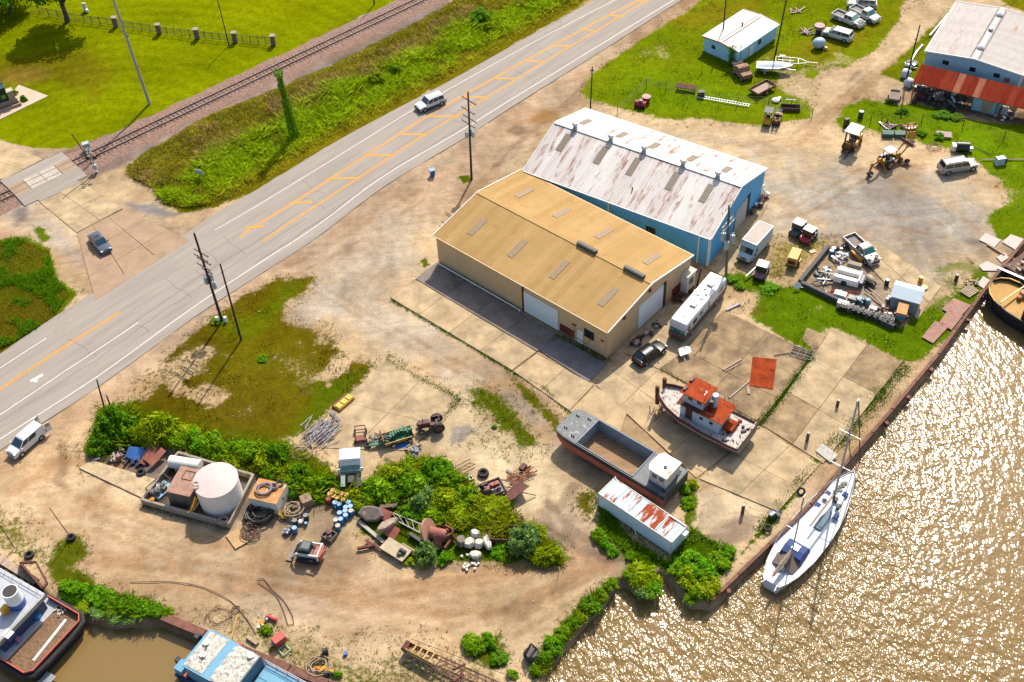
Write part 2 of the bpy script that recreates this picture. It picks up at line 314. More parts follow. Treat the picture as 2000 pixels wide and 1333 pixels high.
TRACK = [([(x+dx, y+dy) for x, y in ln], rnd.uniform(.2,.36), C(176,140,104), .42) for ln in ([(560,1060),(700,1130),(860,1140),(1000,1100)],[(640,1080),(720,1150),(900,1180)],[(180,1010),(360,1090),(520,1160),(700,1190)],[(980,1190),(1080,1140),(1180,1090)],[(1000,1220),(1100,1160),(1200,1100)],[(80,930),(200,990),(380,1060)],[(1420,290),(1540,270),(1640,190),(1760,90)],[(1560,400),(1680,330),(1820,320)],[(1500,430),(1640,400),(1840,440)],[(600,540),(700,600),(860,690),(960,740)],[(560,520),(660,470),(820,370)],[(960,300),(1060,260),(1200,240)]) for dx, dy in ((0,0),(6,22))]+[(q_, .5, C(130,112,94), .5) for q_ in ([(1120,950),(1090,1000),(1110,1040),(1170,1070)],[(1060,1000),(1090,1050),(1150,1090)],[(660,1020),(640,1060),(600,1075)],[(860,1105),(950,1110),(1000,1100)],[(1560,470),(1640,460),(1720,540)])]+[  # wheel ruts: line, half width, colour, strength
 ([(120,1090),(400,1120),(700,1170),(860,1150),(1000,1110),(1200,1110)], .5, C(186,148,108), .6),
 ([(120,1075),(420,1100),(700,1150),(880,1130),(1010,1090),(1180,1090)], .5, C(190,150,110), .6),
 ([(300,1150),(560,1150),(860,1200),(1000,1190),(1120,1120)], .6, C(194,154,112), .55),
 ([(640,1240),(860,1230),(1040,1180),(1130,1120),(1220,1090)], .4, C(182,146,110), .6),
 ([(1050,1020),(1100,1050),(1180,1090),(1240,1095)], .45, C(130,108,90), .7),
 ([(1070,980),(1120,1030),(1200,1080)], .3, C(140,118,98), .7),
 ([(940,1200),(1060,1170),(1160,1110)], .3, C(176,140,104), .6),
 ([(1900,10),(1800,80),(1700,160),(1620,220),(1560,280),(1480,300)], .7, C(206,170,128), .7),
 ([(1880,0),(1780,70),(1680,150),(1590,220),(1500,250)], .5, C(232,206,166), .7),
 ([(1540,300),(1700,310),(1860,400),(1900,450)], .9, C(206,182,146), .5),
 ([(1250,260),(1380,270),(1560,300)], 1.2, C(196,178,150), .5),
 ([(960,330),(1010,280),(1060,240),(1180,130)], .35, C(172,144,118), .6),
 ([(900,420),(980,340),(1040,270)], .5, C(232,208,172), .5),
 ([(540,520),(640,470),(760,390),(900,290),(1000,230)], 1., C(196,166,136), .6),
 ([(20,960),(120,900),(240,900),(160,1000),(60,1020)], .6, C(196,150,110), .5),
 ([(120,960),(260,1000),(420,1060),(640,1120)], .5, C(200,160,118), .5),
 ([(120,870),(126,910),(110,940),(140,960)], .4, C(150,118,92), .6)]
BARE = [([(230,770),(330,700),(420,668),(450,690),(400,720),(330,760),(280,780)],1.2,.56),([(345,760),(400,750),(460,770),(440,790),(370,782)],1.2,.55),([(560,610),(580,575),(640,560),(660,620),(640,700),(600,650),(570,625)],1.5,.62),([(620,740),(660,700),(680,715),(640,750)],1,.8),([(540,700),(600,680),(640,720),(600,760)],3,.35),([(420,790),(480,800),(470,830)],2,.35),
 ([(1500,110),(1600,150),(1590,200),(1540,190)],2,.7),([(1590,130),(1640,100),(1680,120),(1620,150)],2,.5),([(1230,95),(1290,85),(1300,110),(1240,118)],1.5,.5),([(1690,255),(1800,275),(1870,305),(1830,310)],2,.5),([(1900,360),(1960,340),(1980,400)],3,.5),([(1430,565),(1470,570),(1480,640),(1440,620)],1.5,.8),([(1560,600),(1600,600),(1600,620)],1.5,.4),([(1830,560),(1870,520),(1900,540),(1850,610)],2,.6),([(1180,1040),(1240,1060),(1240,1080),(1190,1070)],1,.4)]
XS = np.concatenate([[-1800,-700,-320,-200,-150,-125], np.arange(-108, 112, .34), [125,150,200,320,700,1800]])
YS = np.concatenate([[-500,-120,0,30,42], np.arange(48, 214, .34), [225,250,300,400,700,1500,4000]])
gx, gy = np.meshgrid(XS, YS); GP = np.stack([gx.ravel(), gy.ravel()], 1); NP_ = len(GP)
def smooth(a, b, x): t = np.clip((x-a)/(b-a), 0, 1); return t*t*(3-2*t)
def ground_fields(P, soil_too=True):
    jit = (fbm(P[:,0]*.35, P[:,1]*.35, 3)-.5)*2 + (fbm(P[:,0]*1.3, P[:,1]*1.3, 9, 3)-.5)*.9
    soil = np.tile(np.array(SAND), (len(P), 1)); veg = np.tile(np.array(GRN), (len(P), 1)); vw = np.zeros(len(P))
    if soil_too:
        for c, poly, fe, st in SOIL:
            q = GA(poly); i = near(P, q, fe*2+1)
            if not len(i): continue
            k = (smooth(-fe, fe, sdist(P[i], q)+jit[i]*fe)*st)[:,None]; soil[i] = soil[i]*(1-k)+np.array(c)*k
        for ln, hw, c, st in TRACK:
            q = GA(ln); i = near(P, q, hw*3)
            k = (smooth(hw*1.6, hw*.3, ldist(P[i], q)+jit[i]*.5)*st)[:,None]; soil[i] = soil[i]*(1-k)+np.array(c)*k
        big = (fbm(P[:,0]*.09, P[:,1]*.09, 21, 5)-.5)*.62 + (fbm(P[:,0]*.5, P[:,1]*.22, 31, 4)-.5)*.5
        soil *= (1+big)[:,None]; br = smooth(.47,.66,fbm(P[:,0]*.07+9, P[:,1]*.11, 91, 5))*.6+smooth(.5,.62,fbm(P[:,0]*.33, P[:,1]*.4, 95, 4))*.3; soil *= 1-br[:,None]*np.array([.26,.34,.42])
        veg0 = (fbm(P[:,0]*.12, P[:,1]*.12, 41, 5)-.5)*.6+.07*np.sin(np.hypot(P[:,0]+64, P[:,1]-150)*2.1+3*fbm(P[:,0]*.05, P[:,1]*.05, 44))*(P[:,1] > 140)*(P[:,0] < 0)
    for c, poly, fe, st in VEG:
        q = GA(poly); i = near(P, q, fe*2+1)
        if not len(i): continue
        k = smooth(-fe, fe, sdist(P[i], q)+jit[i]*fe*.8)*st
        veg[i] = np.where((vw[i] < .05)[:,None], np.array(c), veg[i]*(1-k[:,None])+np.array(c)*k[:,None]); vw[i] = np.maximum(vw[i], k)
    if soil_too: veg *= (1+veg0)[:,None]
    return soil, veg, vw
soil, veg, vw = ground_fields(GP); veg *= np.array([.62,.60,.35])*np.where(GP[:,1] > 118, np.where(GP[:,0] > 10, 1.3, 1), 1)[:,None]
for q_, fe, st in BARE:
    q_ = GA(q_); i = near(GP, q_, fe*2); k = smooth(-fe, fe, sdist(GP[i], q_)+(fbm(GP[i][:,0]*.5, GP[i][:,1]*.5, 51)-.5)*fe*3)*st; vw[i] *= 1-k
gz = np.zeros(NP_); wet = np.zeros(NP_)
for poly, fall in ((RIVER, .5), (BASIN, .6)):
    q = GA(poly); i = near(GP, q, 6); d = sdist(GP[i], q)+(fbm(GP[i][:,0]*.5, GP[i][:,1]*.5, 77)-.5)*.5
    gz[i] = np.minimum(gz[i], -2.2*smooth(0, fall*2, d)); wet[i] = np.maximum(wet[i], smooth(-.6, .1, d))
soil *= (1-.35*wet)[:,None]; vw = np.where(wet > .6, vw*.3, vw)
bump = (fbm(GP[:,0]*.25, GP[:,1]*.25, 61)-.5)*.16+(fbm(GP[:,0]*.9, GP[:,1]*.9, 62, 3)-.5)*.07
strip = GA([(300,300),(520,190),(900,0),(1120,-10),(860,160),(640,280),(420,380),(330,380)]); i = near(GP, strip, 2)
bump[i] -= .6*smooth(-1, 5, sdist(GP[i], strip))
lotsd = np.full(NP_, -1.)
inside = (GP[:,0] > -107) & (GP[:,0] < 111) & (GP[:,1] > 48) & (GP[:,1] < 213)
gz += np.where(inside, bump-.06, -.06)
ny, nx = len(YS), len(XS)
idx = np.arange(NP_).reshape(ny, nx)
fq = np.stack([idx[:-1,:-1], idx[:-1,1:], idx[1:,1:], idx[1:,:-1]], -1).reshape(-1, 4)
me = bpy.data.meshes.new('ground'); me.vertices.add(NP_); me.vertices.foreach_set('co', np.stack([GP[:,0], GP[:,1], gz], 1).ravel().astype(np.float32))
me.loops.add(len(fq)*4); me.loops.foreach_set('vertex_index', fq.ravel().astype(np.int32)); me.polygons.add(len(fq))
me.polygons.foreach_set('loop_start', np.arange(0, len(fq)*4, 4, dtype=np.int32)); me.polygons.foreach_set('use_smooth', np.ones(len(fq), bool))
me.update(calc_edges=True)
for nm, cc, aa in (('soil', soil, np.ones(NP_)), ('veg', veg, vw)):
    at = me.attributes.new(nm, 'FLOAT_COLOR', 'POINT'); at.data.foreach_set('color', np.concatenate([np.clip(cc, 0, 1), aa[:,None]], 1).ravel().astype(np.float32))
gm = bpy.data.materials.new('ground_soil_and_grass'); gm.use_nodes = True; N = gm.node_tree.nodes; L = gm.node_tree.links; b = N['Principled BSDF']
b.inputs['Roughness'].default_value = .95; b.inputs['Specular IOR Level'].default_value = 0
a1 = N.new('ShaderNodeAttribute'); a1.attribute_name = 'soil'; a2 = N.new('ShaderNodeAttribute'); a2.attribute_name = 'veg'
gp = N.new('ShaderNodeNewGeometry')
def noise(scale, det=6, ro=.65, vec=None):
    n = N.new('ShaderNodeTexNoise'); n.inputs['Scale'].default_value = scale; n.inputs['Detail'].default_value = det; n.inputs['Roughness'].default_value = ro
    L.new(vec or gp.outputs['Position'], n.inputs['Vector']); return n.outputs['Fac']
def mth(op, x, y, z=None):
    n = N.new('ShaderNodeMath'); n.operation = op
    for i, v in enumerate((x, y, z)):
        if v is None: continue
        if isinstance(v, (int, float)): n.inputs[i].default_value = v
        else: L.new(v, n.inputs[i])
    return n.outputs[0]
def mapr(x, a, b_, c, d):
    n = N.new('ShaderNodeMapRange'); n.inputs[1].default_value = a; n.inputs[2].default_value = b_; n.inputs[3].default_value = c; n.inputs[4].default_value = d; L.new(x, n.inputs[0]); return n.outputs[0]
def scol(col, f):
    n = N.new('ShaderNodeVectorMath'); n.operation = 'SCALE'; L.new(col, n.inputs[0]); L.new(f, n.inputs[3]); return n.outputs[0]
n_mid = noise(.8, 8, .7); n_fine = noise(5, 6, .75); n_vfine = noise(1.9, 9, .8)
mpn = N.new('ShaderNodeMapping'); mpn.vector_type = 'TEXTURE'; mpn.inputs['Rotation'].default_value = (0, 0, R(4)); mpn.inputs['Scale'].default_value = (6, 1, 1); L.new(gp.outputs['Position'], mpn.inputs['Vector'])
n_str = noise(1.6, 7, .7, mpn.outputs[0])
sf = mth('MULTIPLY', mth('MULTIPLY', mapr(n_mid, .3, .7, .72, 1.1), mapr(n_fine, .3, .7, .76, 1.12)), mapr(n_str, .3, .72, .82, 1.08))
soilc = scol(a1.outputs['Color'], sf)
vf = mth('MULTIPLY', mapr(n_mid, .3, .7, .74, 1.22), mapr(n_vfine, .28, .72, .6, 1.3))
vegc = scol(a2.outputs['Color'], vf)
thr = mth('ADD', a2.outputs['Alpha'], mth('MULTIPLY', mth('SUBTRACT', n_vfine, .5), 2.1))
wv = mapr(thr, .34, .66, 0, 1)
mx = N.new('ShaderNodeMix'); mx.data_type = 'RGBA'; L.new(wv, mx.inputs[0]); L.new(soilc, mx.inputs[6]); L.new(vegc, mx.inputs[7]); L.new(mx.outputs[2], b.inputs['Base Color'])
bp = N.new('ShaderNodeBump'); bp.inputs['Strength'].default_value = .55; bp.inputs['Distance'].default_value = .12; L.new(mth('ADD', n_vfine, mth('MULTIPLY', n_fine, .5)), bp.inputs['Height']); L.new(bp.outputs[0], b.inputs['Normal'])
me.materials.append(gm); link('ground', me, kind='structure')

# ---------------------------------------------------------------- water
wm = bpy.data.materials.new('muddy_water'); wm.use_nodes = True; N = wm.node_tree.nodes; L = wm.node_tree.links; b = N['Principled BSDF']
b.inputs['Roughness'].default_value = .15; b.inputs['IOR'].default_value = 1.33
gp = N.new('ShaderNodeNewGeometry'); at = N.new('ShaderNodeAttribute'); at.attribute_name = 'chop'
mp = N.new('ShaderNodeMapping'); mp.vector_type = 'TEXTURE'; mp.inputs['Rotation'].default_value = (0, 0, R(12)); mp.inputs['Scale'].default_value = (1, 1.7, 1); L.new(gp.outputs['Position'], mp.inputs['Vector'])
n1 = noise(1.3, 2, .5, mp.outputs[0]); n2 = noise(3.6, 1, .5, mp.outputs[0]); n3 = noise(.05, 3, .5)
hh = mth('ADD', n1, mth('MULTIPLY', n2, .26))
cr = N.new('ShaderNodeMix'); cr.data_type = 'RGBA'; cr.inputs[6].default_value = (*C(142,114,66), 1); cr.inputs[7].default_value = (*C(148,122,76), 1); L.new(n3, cr.inputs[0]); L.new(cr.outputs[2], b.inputs['Base Color'])
bp = N.new('ShaderNodeBump'); bp.inputs['Distance'].default_value = .45; L.new(hh, bp.inputs['Height'])
L.new(mth('MULTIPLY', at.outputs['Fac'], mapr(n3, .32, .66, .4, 1.15)), bp.inputs['Strength']); L.new(bp.outputs[0], b.inputs['Normal'])
wx = np.concatenate([[-400,-200,-120], np.arange(-90, 121, 3.), [150,220,400,900]]); wy = np.concatenate([[-600,-200,-50,10], np.arange(40, 171, 3.)])
wxx, wyy = np.meshgrid(wx, wy); WP = np.stack([wxx.ravel(), wyy.ravel()], 1); ww, wh = len(wx), len(wy)
wi = np.arange(len(WP)).reshape(wh, ww); wf = np.stack([wi[:-1,:-1], wi[:-1,1:], wi[1:,1:], wi[1:,:-1]], -1).reshape(-1, 4)
me = bpy.data.meshes.new('river_water'); me.from_pydata([(x, y, -1.1) for x, y in WP], [], wf.tolist()); me.materials.append(wm)
calm = smooth(0, 6, sdist(WP, GA([(-400,1000),(900,1000),(900,1800),(-400,1800)])))
lee = smooth(42, 10, np.hypot(WP[:,0]-70, WP[:,1]-96))
at = me.attributes.new('chop', 'FLOAT', 'POINT'); at.data.foreach_set('value', np.clip((1-calm*.95)*(1-.68*lee), .03, 1).astype(np.float32))
link('river_water', me, kind='structure')
# ---------------------------------------------------------------- highway, markings, rails, slabs
def spline(pts, step=3.):
    p = [np.array(q, float) for q in pts]; out = []
    for i in range(len(p)-1):
        a = p[i-1] if i else 2*p[0]-p[1]; b, c = p[i], p[i+1]; d = p[i+2] if i < len(p)-2 else 2*p[-1]-p[-2]
        n = max(1, int(np.linalg.norm(c-b)/step))
        for k in range(n):
            t = k/n; out.append(.5*((2*b)+(-a+c)*t+(2*a-5*b+4*c-d)*t*t+(-a+3*b-3*c+d)*t**3))
    return np.array(out+[p[-1]])
def ribbon(mb, pts, w_, z, off=0., t=0.):
    q = spline(pts); tn = np.gradient(q, axis=0); tn /= np.linalg.norm(tn, axis=1)[:,None]+1e-9; nm = np.stack([-tn[:,1], tn[:,0]], 1)
    a = q+nm*(off-w_/2); b_ = q+nm*(off+w_/2); n = len(q)
    if t == 0:
        mb.add([(x, y, z) for x, y in a]+[(x, y, z) for x, y in b_], [(i, i+1, n+i+1, n+i) for i in range(n-1)])
    else: mb.loft([[(*a[i], z-t), (*b_[i], z-t), (*b_[i], z), (*a[i], z)] for i in range(n)])
def pxrow(*p): return GA(p)
asph = M('sun_bleached_asphalt', C(176,165,152), .9, var=.09, scale=.9, spec=.2, rust=.3, rc=C(158,146,132), rscale=.9, rsoft=.3, streak=(.1, 1, 1, math.atan2((G(1317,0)-G(0,858)).y,(G(1317,0)-G(0,858)).x)))
conc = [M('pale_concrete', C(206,180,140), .92, var=.24, scale=.4, spec=.2, rust=.42, rc=C(150,130,104), rscale=.5, rsoft=.26), M('stained_concrete', C(186,158,118), .92, var=.26, scale=.4, spec=.2, rust=.66, rc=C(118,98,78), rscale=.35, rsoft=.26),
        M('warm_concrete', C(212,184,142), .92, var=.2, scale=.4, spec=.2, rust=.38, rc=C(158,136,108), rscale=.8, rsoft=.26)]
darkc = M('oil_dark_asphalt', C(140,134,130), .9, var=.14, scale=.7, spec=.2)
brownc = M('clay_stained_concrete', C(188,158,128), .92, var=.12, scale=.4, spec=.2, rust=.4, rc=C(170,138,106), rscale=.4, rsoft=.26)
paintw = M('worn_white_paint', C(240,232,220), .8, var=.12, scale=4); painty = M('worn_yellow_paint', C(240,168,40), .8, var=.14, scale=3)
crackm = M('tar_crack', C(120,110,104), .8)
WR = [(-90,922),(0,858.6),(189,737),(371,605.5),(500,519.2),(621.5,440),(750,344.5),(902,255),(1000,194),(1162,94.5),(1317,0),(1430,-70)]
WL1 = [(-90,780),(0,720),(91,661)]; WL2 = [(420,450),(500,403.5),(669,300.5),(811,213),(1000,106),(1111,47),(1202,0),(1300,-52)]
YL1 = [(-90,820),(0,761),(120,682),(236,610)]; YL2 = [(469,466),(480,453),(500,440.6),(571,398.4),(716,304),(837.6,226),(1000,134),(1081,89.5),(1189,30),(1250,0),(1340,-50)]
YR = [(514,472),(547,449),(699,349),(831,263),(1000,161),(1061,123),(1209,34),(1262,2),(1350,-48)]
up = [(-140,790),(0,692),(84,634),(160,586),(300,500),(370,452),(430,412),(500,372),(648,282),(748,227),(870,163),(1000,90),(1165,-2),(1260,-56)]
dn = [(-140,985),(0,880),(189,758),(371,626),(500,541),(621,463),(750,365),(902,273),(1000,209),(1162,108),(1335,-2),(1440,-66)]
a, b_ = spline(GA(up), 2.5), spline(GA(dn), 2.5)
mb = MB(); mb.prism([tuple(p) for p in a]+[tuple(p) for p in b_[::-1]], -.3, .03)
road = part('highway', mb, asph, None, kind='structure')
mk = MB(); ribbon(mk, GA(WR), .16, .038); ribbon(mk, GA(WL1), .14, .038); ribbon(mk, GA(WL2), .14, .038); ribbon(mk, GA([(-90,872),(0,811),(140,717),(270,631)]), .16, .038)
part('edge_line', mk, paintw, road)
mk = MB()
for ln in (YL1, YL2): ribbon(mk, GA(ln), .17, .038, .15); ribbon(mk, GA(ln), .17, .038, -.15)
ribbon(mk, GA(YR), .15, .038, .13); ribbon(mk, GA(YR), .15, .038, -.13); part('centre_line', mk, painty, road)
for (x0, y0, x1, y1) in [(480,446,516,443),(566,397,610,396),(640,350,702,348.5),(714,304.5,770,304.5),(783,263,834,264),(838,228,897,228),(898,190,953,191),(969,154,1008,154.5),(1025,119.5,1063,121.5),(1079,90,1117,91.5),(1138,58,1166,62),(1192,31,1217,33),(1244,3,1264,4)]:
    m_ = MB(); A, B = G(x0, y0), G(x1, y1); ribbon(m_, np.array([tuple(A)[:2], tuple(B)[:2]]), .42, .042); part('hatch_bar', m_, painty, road)
m_ = MB(); A = G(72, 739); m_.obox((A.x, A.y, .04), (1.7, .5, .006), R(40)); m_.obox((A.x-.2, A.y-.4, .0405), (.9, .45, .006), R(-30)); part('lane_arrow', m_, paintw, road)
ck = MB()
for i, off in enumerate((2.6, -.9, 1.2)):
    w0 = GA(WR[1:6] if i != 1 else WR[4:9]); q = spline(w0, 1.5); q = q+np.stack([-np.ones(len(q))*0+(fbm(q[:,0]*.4, q[:,1]*.4, 5+i)-.5)*.9, (fbm(q[:,0]*.4, q[:,1]*.4, 8+i)-.5)*.9], 1); ribbon(ck, q, .07, .036, off+1.4)
for k in range(16):
    t = rnd.random(); i = rnd.randrange(1, 10); A = GA([WR[i], WR[i+1]]); p = A[0]*(1-t)+A[1]*t; d = A[1]-A[0]; d /= np.linalg.norm(d); n_ = np.array([-d[1], d[0]])
    s0 = rnd.uniform(1, 5); pts = [p+n_*(s0+j*.9)+d*rnd.uniform(-.35, .35) for j in range(rnd.randint(3, 8))]; ribbon(ck, np.array(pts), .06, .037)
part('crack', ck, crackm, road, kind='stuff')
# side road over the tracks
def slabs(root, q, nu, nv, mats, z=.05, gap=.05, name='slab', th=.3):
    q = [np.array(tuple(G(*p))[:2]) for p in q]
    B = lambda u, v: (q[0]*(1-u)+q[1]*u)*(1-v)+(q[3]*(1-u)+q[2]*u)*v
    lu = np.linalg.norm(q[1]-q[0]); lv = np.linalg.norm(q[3]-q[0]); gu, gv = gap/lu, gap/lv
    for i in range(nu):
        for j in range(nv):
            c = [B(i/nu+gu/2, j/nv+gv/2), B((i+1)/nu-gu/2, j/nv+gv/2), B((i+1)/nu-gu/2, (j+1)/nv-gv/2), B(i/nu+gu/2, (j+1)/nv-gv/2)]
            m = MB(); zz = z+rnd.uniform(-.012, .012); m.prism([tuple(p) for p in c], -th, zz); part(name, m, mats if not isinstance(mats, list) else rnd.choice(mats), root)
def srf(name): 
    o = bpy.data.objects.new(name, None); COL.objects.link(o); o['kind'] = 'structure'; return o
sr = srf('side_road')
slabs(sr, [(77,395),(158,357),(240,408),(150,455)], 2, 2, [conc[0], conc[2]])
slabs(sr, [(150,456),(241,409),(372,470),(186,588)], 3, 3, brownc, z=.04)
slabs(sr, [(-90,330),(0,277),(84,312),(6,352)], 2, 1, [conc[2]]); slabs(sr, [(-180,370),(-92,331),(4,353),(-80,400)], 1, 1, [conc[2]])
for q in ([(7,352),(85,313),(128,322),(34,364)], [(66,386),(140,352),(160,356),(78,394)], [(85,312),(122,302),(140,312),(130,321)]):
    m = MB(); m.prism([tuple(p) for p in GA(q)], -.2, .06); part('asphalt_approach', m, asph, sr)
# railway
A, B = G(138, 315, .3), G(806, 0, .3); d = (B-A); d.z = 0; d.normalize(); n_ = Vector((d.y, -d.x, 0)); org = A+n_*.72; rzr = math.atan2(d.y, d.x)
rt = srf('railroad_track'); rt.location = (org.x, org.y, 0); rt.rotation_euler = (0, 0, rzr)
Lb, Lf = -75., 175.
railm = M('rusted_rail', C(140,104,88), .5, var=.15, spec=.5); railtop = M('worn_rail_head', (.42,.37,.34), .35, metal=.7); tiem = [M('weathered_tie_%d' % i, c, .95, var=.25, scale=3) for i, c in enumerate((C(122,92,76), C(104,80,68), C(136,104,86)))]
ballm = M('crushed_ballast', C(172,136,116), .98, var=.22, scale=2.6, bump=1., c2=C(108,84,72))
x = Lb; rings = []
while x <= Lf:
    j = lambda s: rnd.uniform(-s, s); rings.append([(x, -3.4+j(.3), -.05), (x, -1.7+j(.06), .14+j(.015)), (x, 0, .15+j(.01)), (x, 1.7+j(.06), .14+j(.015)), (x, 3.2+j(.3), -.05)]); x += 1.2
m = MB(); m.loft(rings, closed=False, cap=False); m.f = [f[::-1] for f in m.f]; part('ballast', m, ballm, rt, kind='stuff')
for s in (-.7175, .7175):
    m = MB(); m.box(Lb, s-.07, .2, Lf, s+.07, .22); m.box(Lb, s-.012, .22, Lf, s+.012, .33); m.m = 1; m.box(Lb, s-.036, .33, Lf, s+.036, .372); part('rail', m, [railm, railtop], rt)
ties = [MB().box(-.115, -1.3, .02, .115, 1.3, .2).mesh('tie', t) for t in tiem]
xi = rt.matrix_basis.inverted(); xc0 = (xi @ G(20, 374)).x; xc1 = (xi @ G(142, 318)).x; x = Lb; 
while x < Lf:
    if not xc0-.2 < x < xc1+.1:
        o = link('tie', ties[rnd.randrange(3)], rt); o.location = (x+rnd.uniform(-.06, .06), rnd.uniform(-.06, .06), rnd.uniform(-.01, .015)); o.rotation_euler = (0, 0, rnd.uniform(-.03, .03))
    x += .72 if -45 < x < 140 else 1.2
npan = 4
for k in range(npan):
    x0 = xc0+(xc1-xc0)*k/npan; x1 = xc0+(xc1-xc0)*(k+1)/npan-.08; mt = brownc if k in (0, 3) else M('crossing_panel_concrete', C(206,192,172), .9, var=.1)
    for y0, y1 in ((-1.5, -.8), (-.62, .62), (.8, 1.5)):
        m = MB(); m.box(x0, y0, -.1, x1, y1, .35); part('crossing_panel', m, mt, rt)
for y0, y1 in ((-2.6, -1.5), (1.5, 2.6)):
    m = MB(); sg = 1 if y0 > 0 else -1; y0, y1 = abs(y0)*1., abs(y1)*1.; lo, hi = min(y0,y1), max(y0,y1)
    m.add([(xc0,sg*lo,.345),(xc1,sg*lo,.345),(xc1,sg*(hi+1.6),.07),(xc0,sg*(hi+1.6),.07),(xc0,sg*lo,-.1),(xc1,sg*lo,-.1),(xc1,sg*(hi+1.6),-.1),(xc0,sg*(hi+1.6),-.1)], [(0,1,2,3) if sg > 0 else (3,2,1,0),(0,3,7,4),(1,5,6,2),(2,6,7,3),(0,4,5,1)])
    part('asphalt_ramp', m, asph, rt)
# concrete yards
ya = srf('concrete_yard')
slabs(ya, [(762,582),(810,546),(1048,688),(1000,724)], 1, 4, [conc[0], conc[2]]); slabs(ya, [(811,545),(853,513),(1091,656),(1049,687)], 1, 4, M('darker_concrete', C(150,136,122), .9, var=.2, scale=.5, rust=.5, rc=C(112,100,90), rscale=.5, rsoft=.3))  # the slab row next to the wall gets a darker concrete
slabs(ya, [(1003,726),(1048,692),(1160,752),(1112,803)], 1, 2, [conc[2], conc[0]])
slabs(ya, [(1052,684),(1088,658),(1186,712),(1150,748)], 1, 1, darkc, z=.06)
slabs(ya, [(1164,753),(1219,692),(1484,834),(1360,935)], 2, 4, [conc[0], conc[2]]); slabs(ya, [(1114,804),(1162,755),(1228,796),(1206,862)], 1, 1, conc[2])
slabs(ya, [(1221,690),(1305,600),(1395,640),(1288,722)], 2, 1, conc); slabs(ya, [(1290,722),(1414,606),(1588,692),(1484,826)], 3, 2, [conc[1]])
slabs(ya, [(1490,832),(1626,642),(1762,708),(1608,906)], 3, 2, [conc[1], conc[0]]); slabs(ya, [(1566,664),(1576,640),(1614,655),(1592,690)], 1, 1, conc[1])
slabs(ya, [(1366,936),(1486,836),(1600,908),(1520,1000)], 2, 2, [conc[2], conc[0]])
slabs(ya, [(755,702),(898,779),(800,880),(578,874)], 2, 2, [conc[1], conc[0]], z=.02)
slabs(ya, [(1372,520),(1480,395),(1500,400),(1420,545)], 4, 1, [conc[0], conc[2]])
slabs(ya, [(1690,640-130),(1726,480),(1838,560),(1792,625)], 2, 2, [conc[0]], z=.02)
slabs(ya, [(154,915),(180,900),(322,942),(290,980)], 1, 1, M('crusted_old_concrete', C(216,188,146), .95, var=.2, scale=1.2, bump=.6), z=.1)
sg_ = srf('sign_walkway'); slabs(sg_, [(-20,245),(12,228),(95,188),(36,166)][::-1], 2, 1, [M('pink_walk_concrete', C(226,196,170), .9, var=.06)], z=.05)
# ---------------------------------------------------------------- steel bulkheads
rustm = M('rusty_steel', C(140,84,64), .8, var=.25, scale=1.5, c2=C(92,56,44)); rustp = M('rusty_plate', C(176,128,110), .8, var=.14, scale=1, rust=.35, rc=C(150,88,66)); timb = M('old_timber', C(134,92,74), .95, var=.25, scale=2.5)
darks = M('dark_steel', C(60,52,48), .6, var=.2); blackr = M('black_rubber', C(48,46,46), .85, var=.15)
def bulkhead(name, label, pts, capw=.36):
    q = GA(pts); root = thing(name, label, 'bulkhead', (*q[0], 0)); o0 = q[0]
    m = MB(); L_ = 0
    for a, b_ in zip(q[:-1], q[1:]):
        d_ = b_-a; n = max(2, int(np.linalg.norm(d_)/.4)); t_ = d_/np.linalg.norm(d_); nr = np.array([-t_[1], t_[0]]); pr_ = []
        for i in range(n+1): p = a+d_*i/n-o0+nr*(.12 if i % 2 else -.12); pr_.append(p)
        for z0, z1 in ((-3., .12),):
            k = len(pr_); m.add([(x, y, z0) for x, y in pr_]+[(x, y, z1) for x, y in pr_], [(i, i+1, k+i+1, k+i) for i in range(k-1)])
    part('sheet_piling', m, rustm, root, smooth=0)
    for a, b_ in zip(q[:-1], q[1:]):
        d_ = b_-a; n = max(1, int(round(np.linalg.norm(d_)/5))); 
        for i in range(n):
            p0 = a+d_*(i+.01)/n-o0; p1 = a+d_*(i+.99)/n-o0; m = MB(); m.beam((*p0, .12+rnd.uniform(0, .05)), (*p1, .12+rnd.uniform(0, .05)), capw, .3); part('cap_timber', m, timb if rnd.random() < .7 else rustm, root)
            if rnd.random() < .45:
                pm = (p0+p1)/2; m = MB(); m.obox((pm[0]+.5, pm[1]-.25, -.1), (.5, .4, .5), rnd.random()*3); part('wale_block', m, rustm, root)
    return root
bulkhead('bulkhead', 'long rusty steel bulkhead with brown timber cap along the glittering river', [(1384,1180),(1442,1124),(1502,1066),(1583,987),(1662,895),(1742,802),(1832,694),(1930,558),(2040,424)])
bulkhead('bulkhead', 'short rusty bulkhead of flat brown plates beside the calm basin', [(318,1206),(400,1240),(480,1274),(566,1308),(640,1338),(720,1374)], .9)
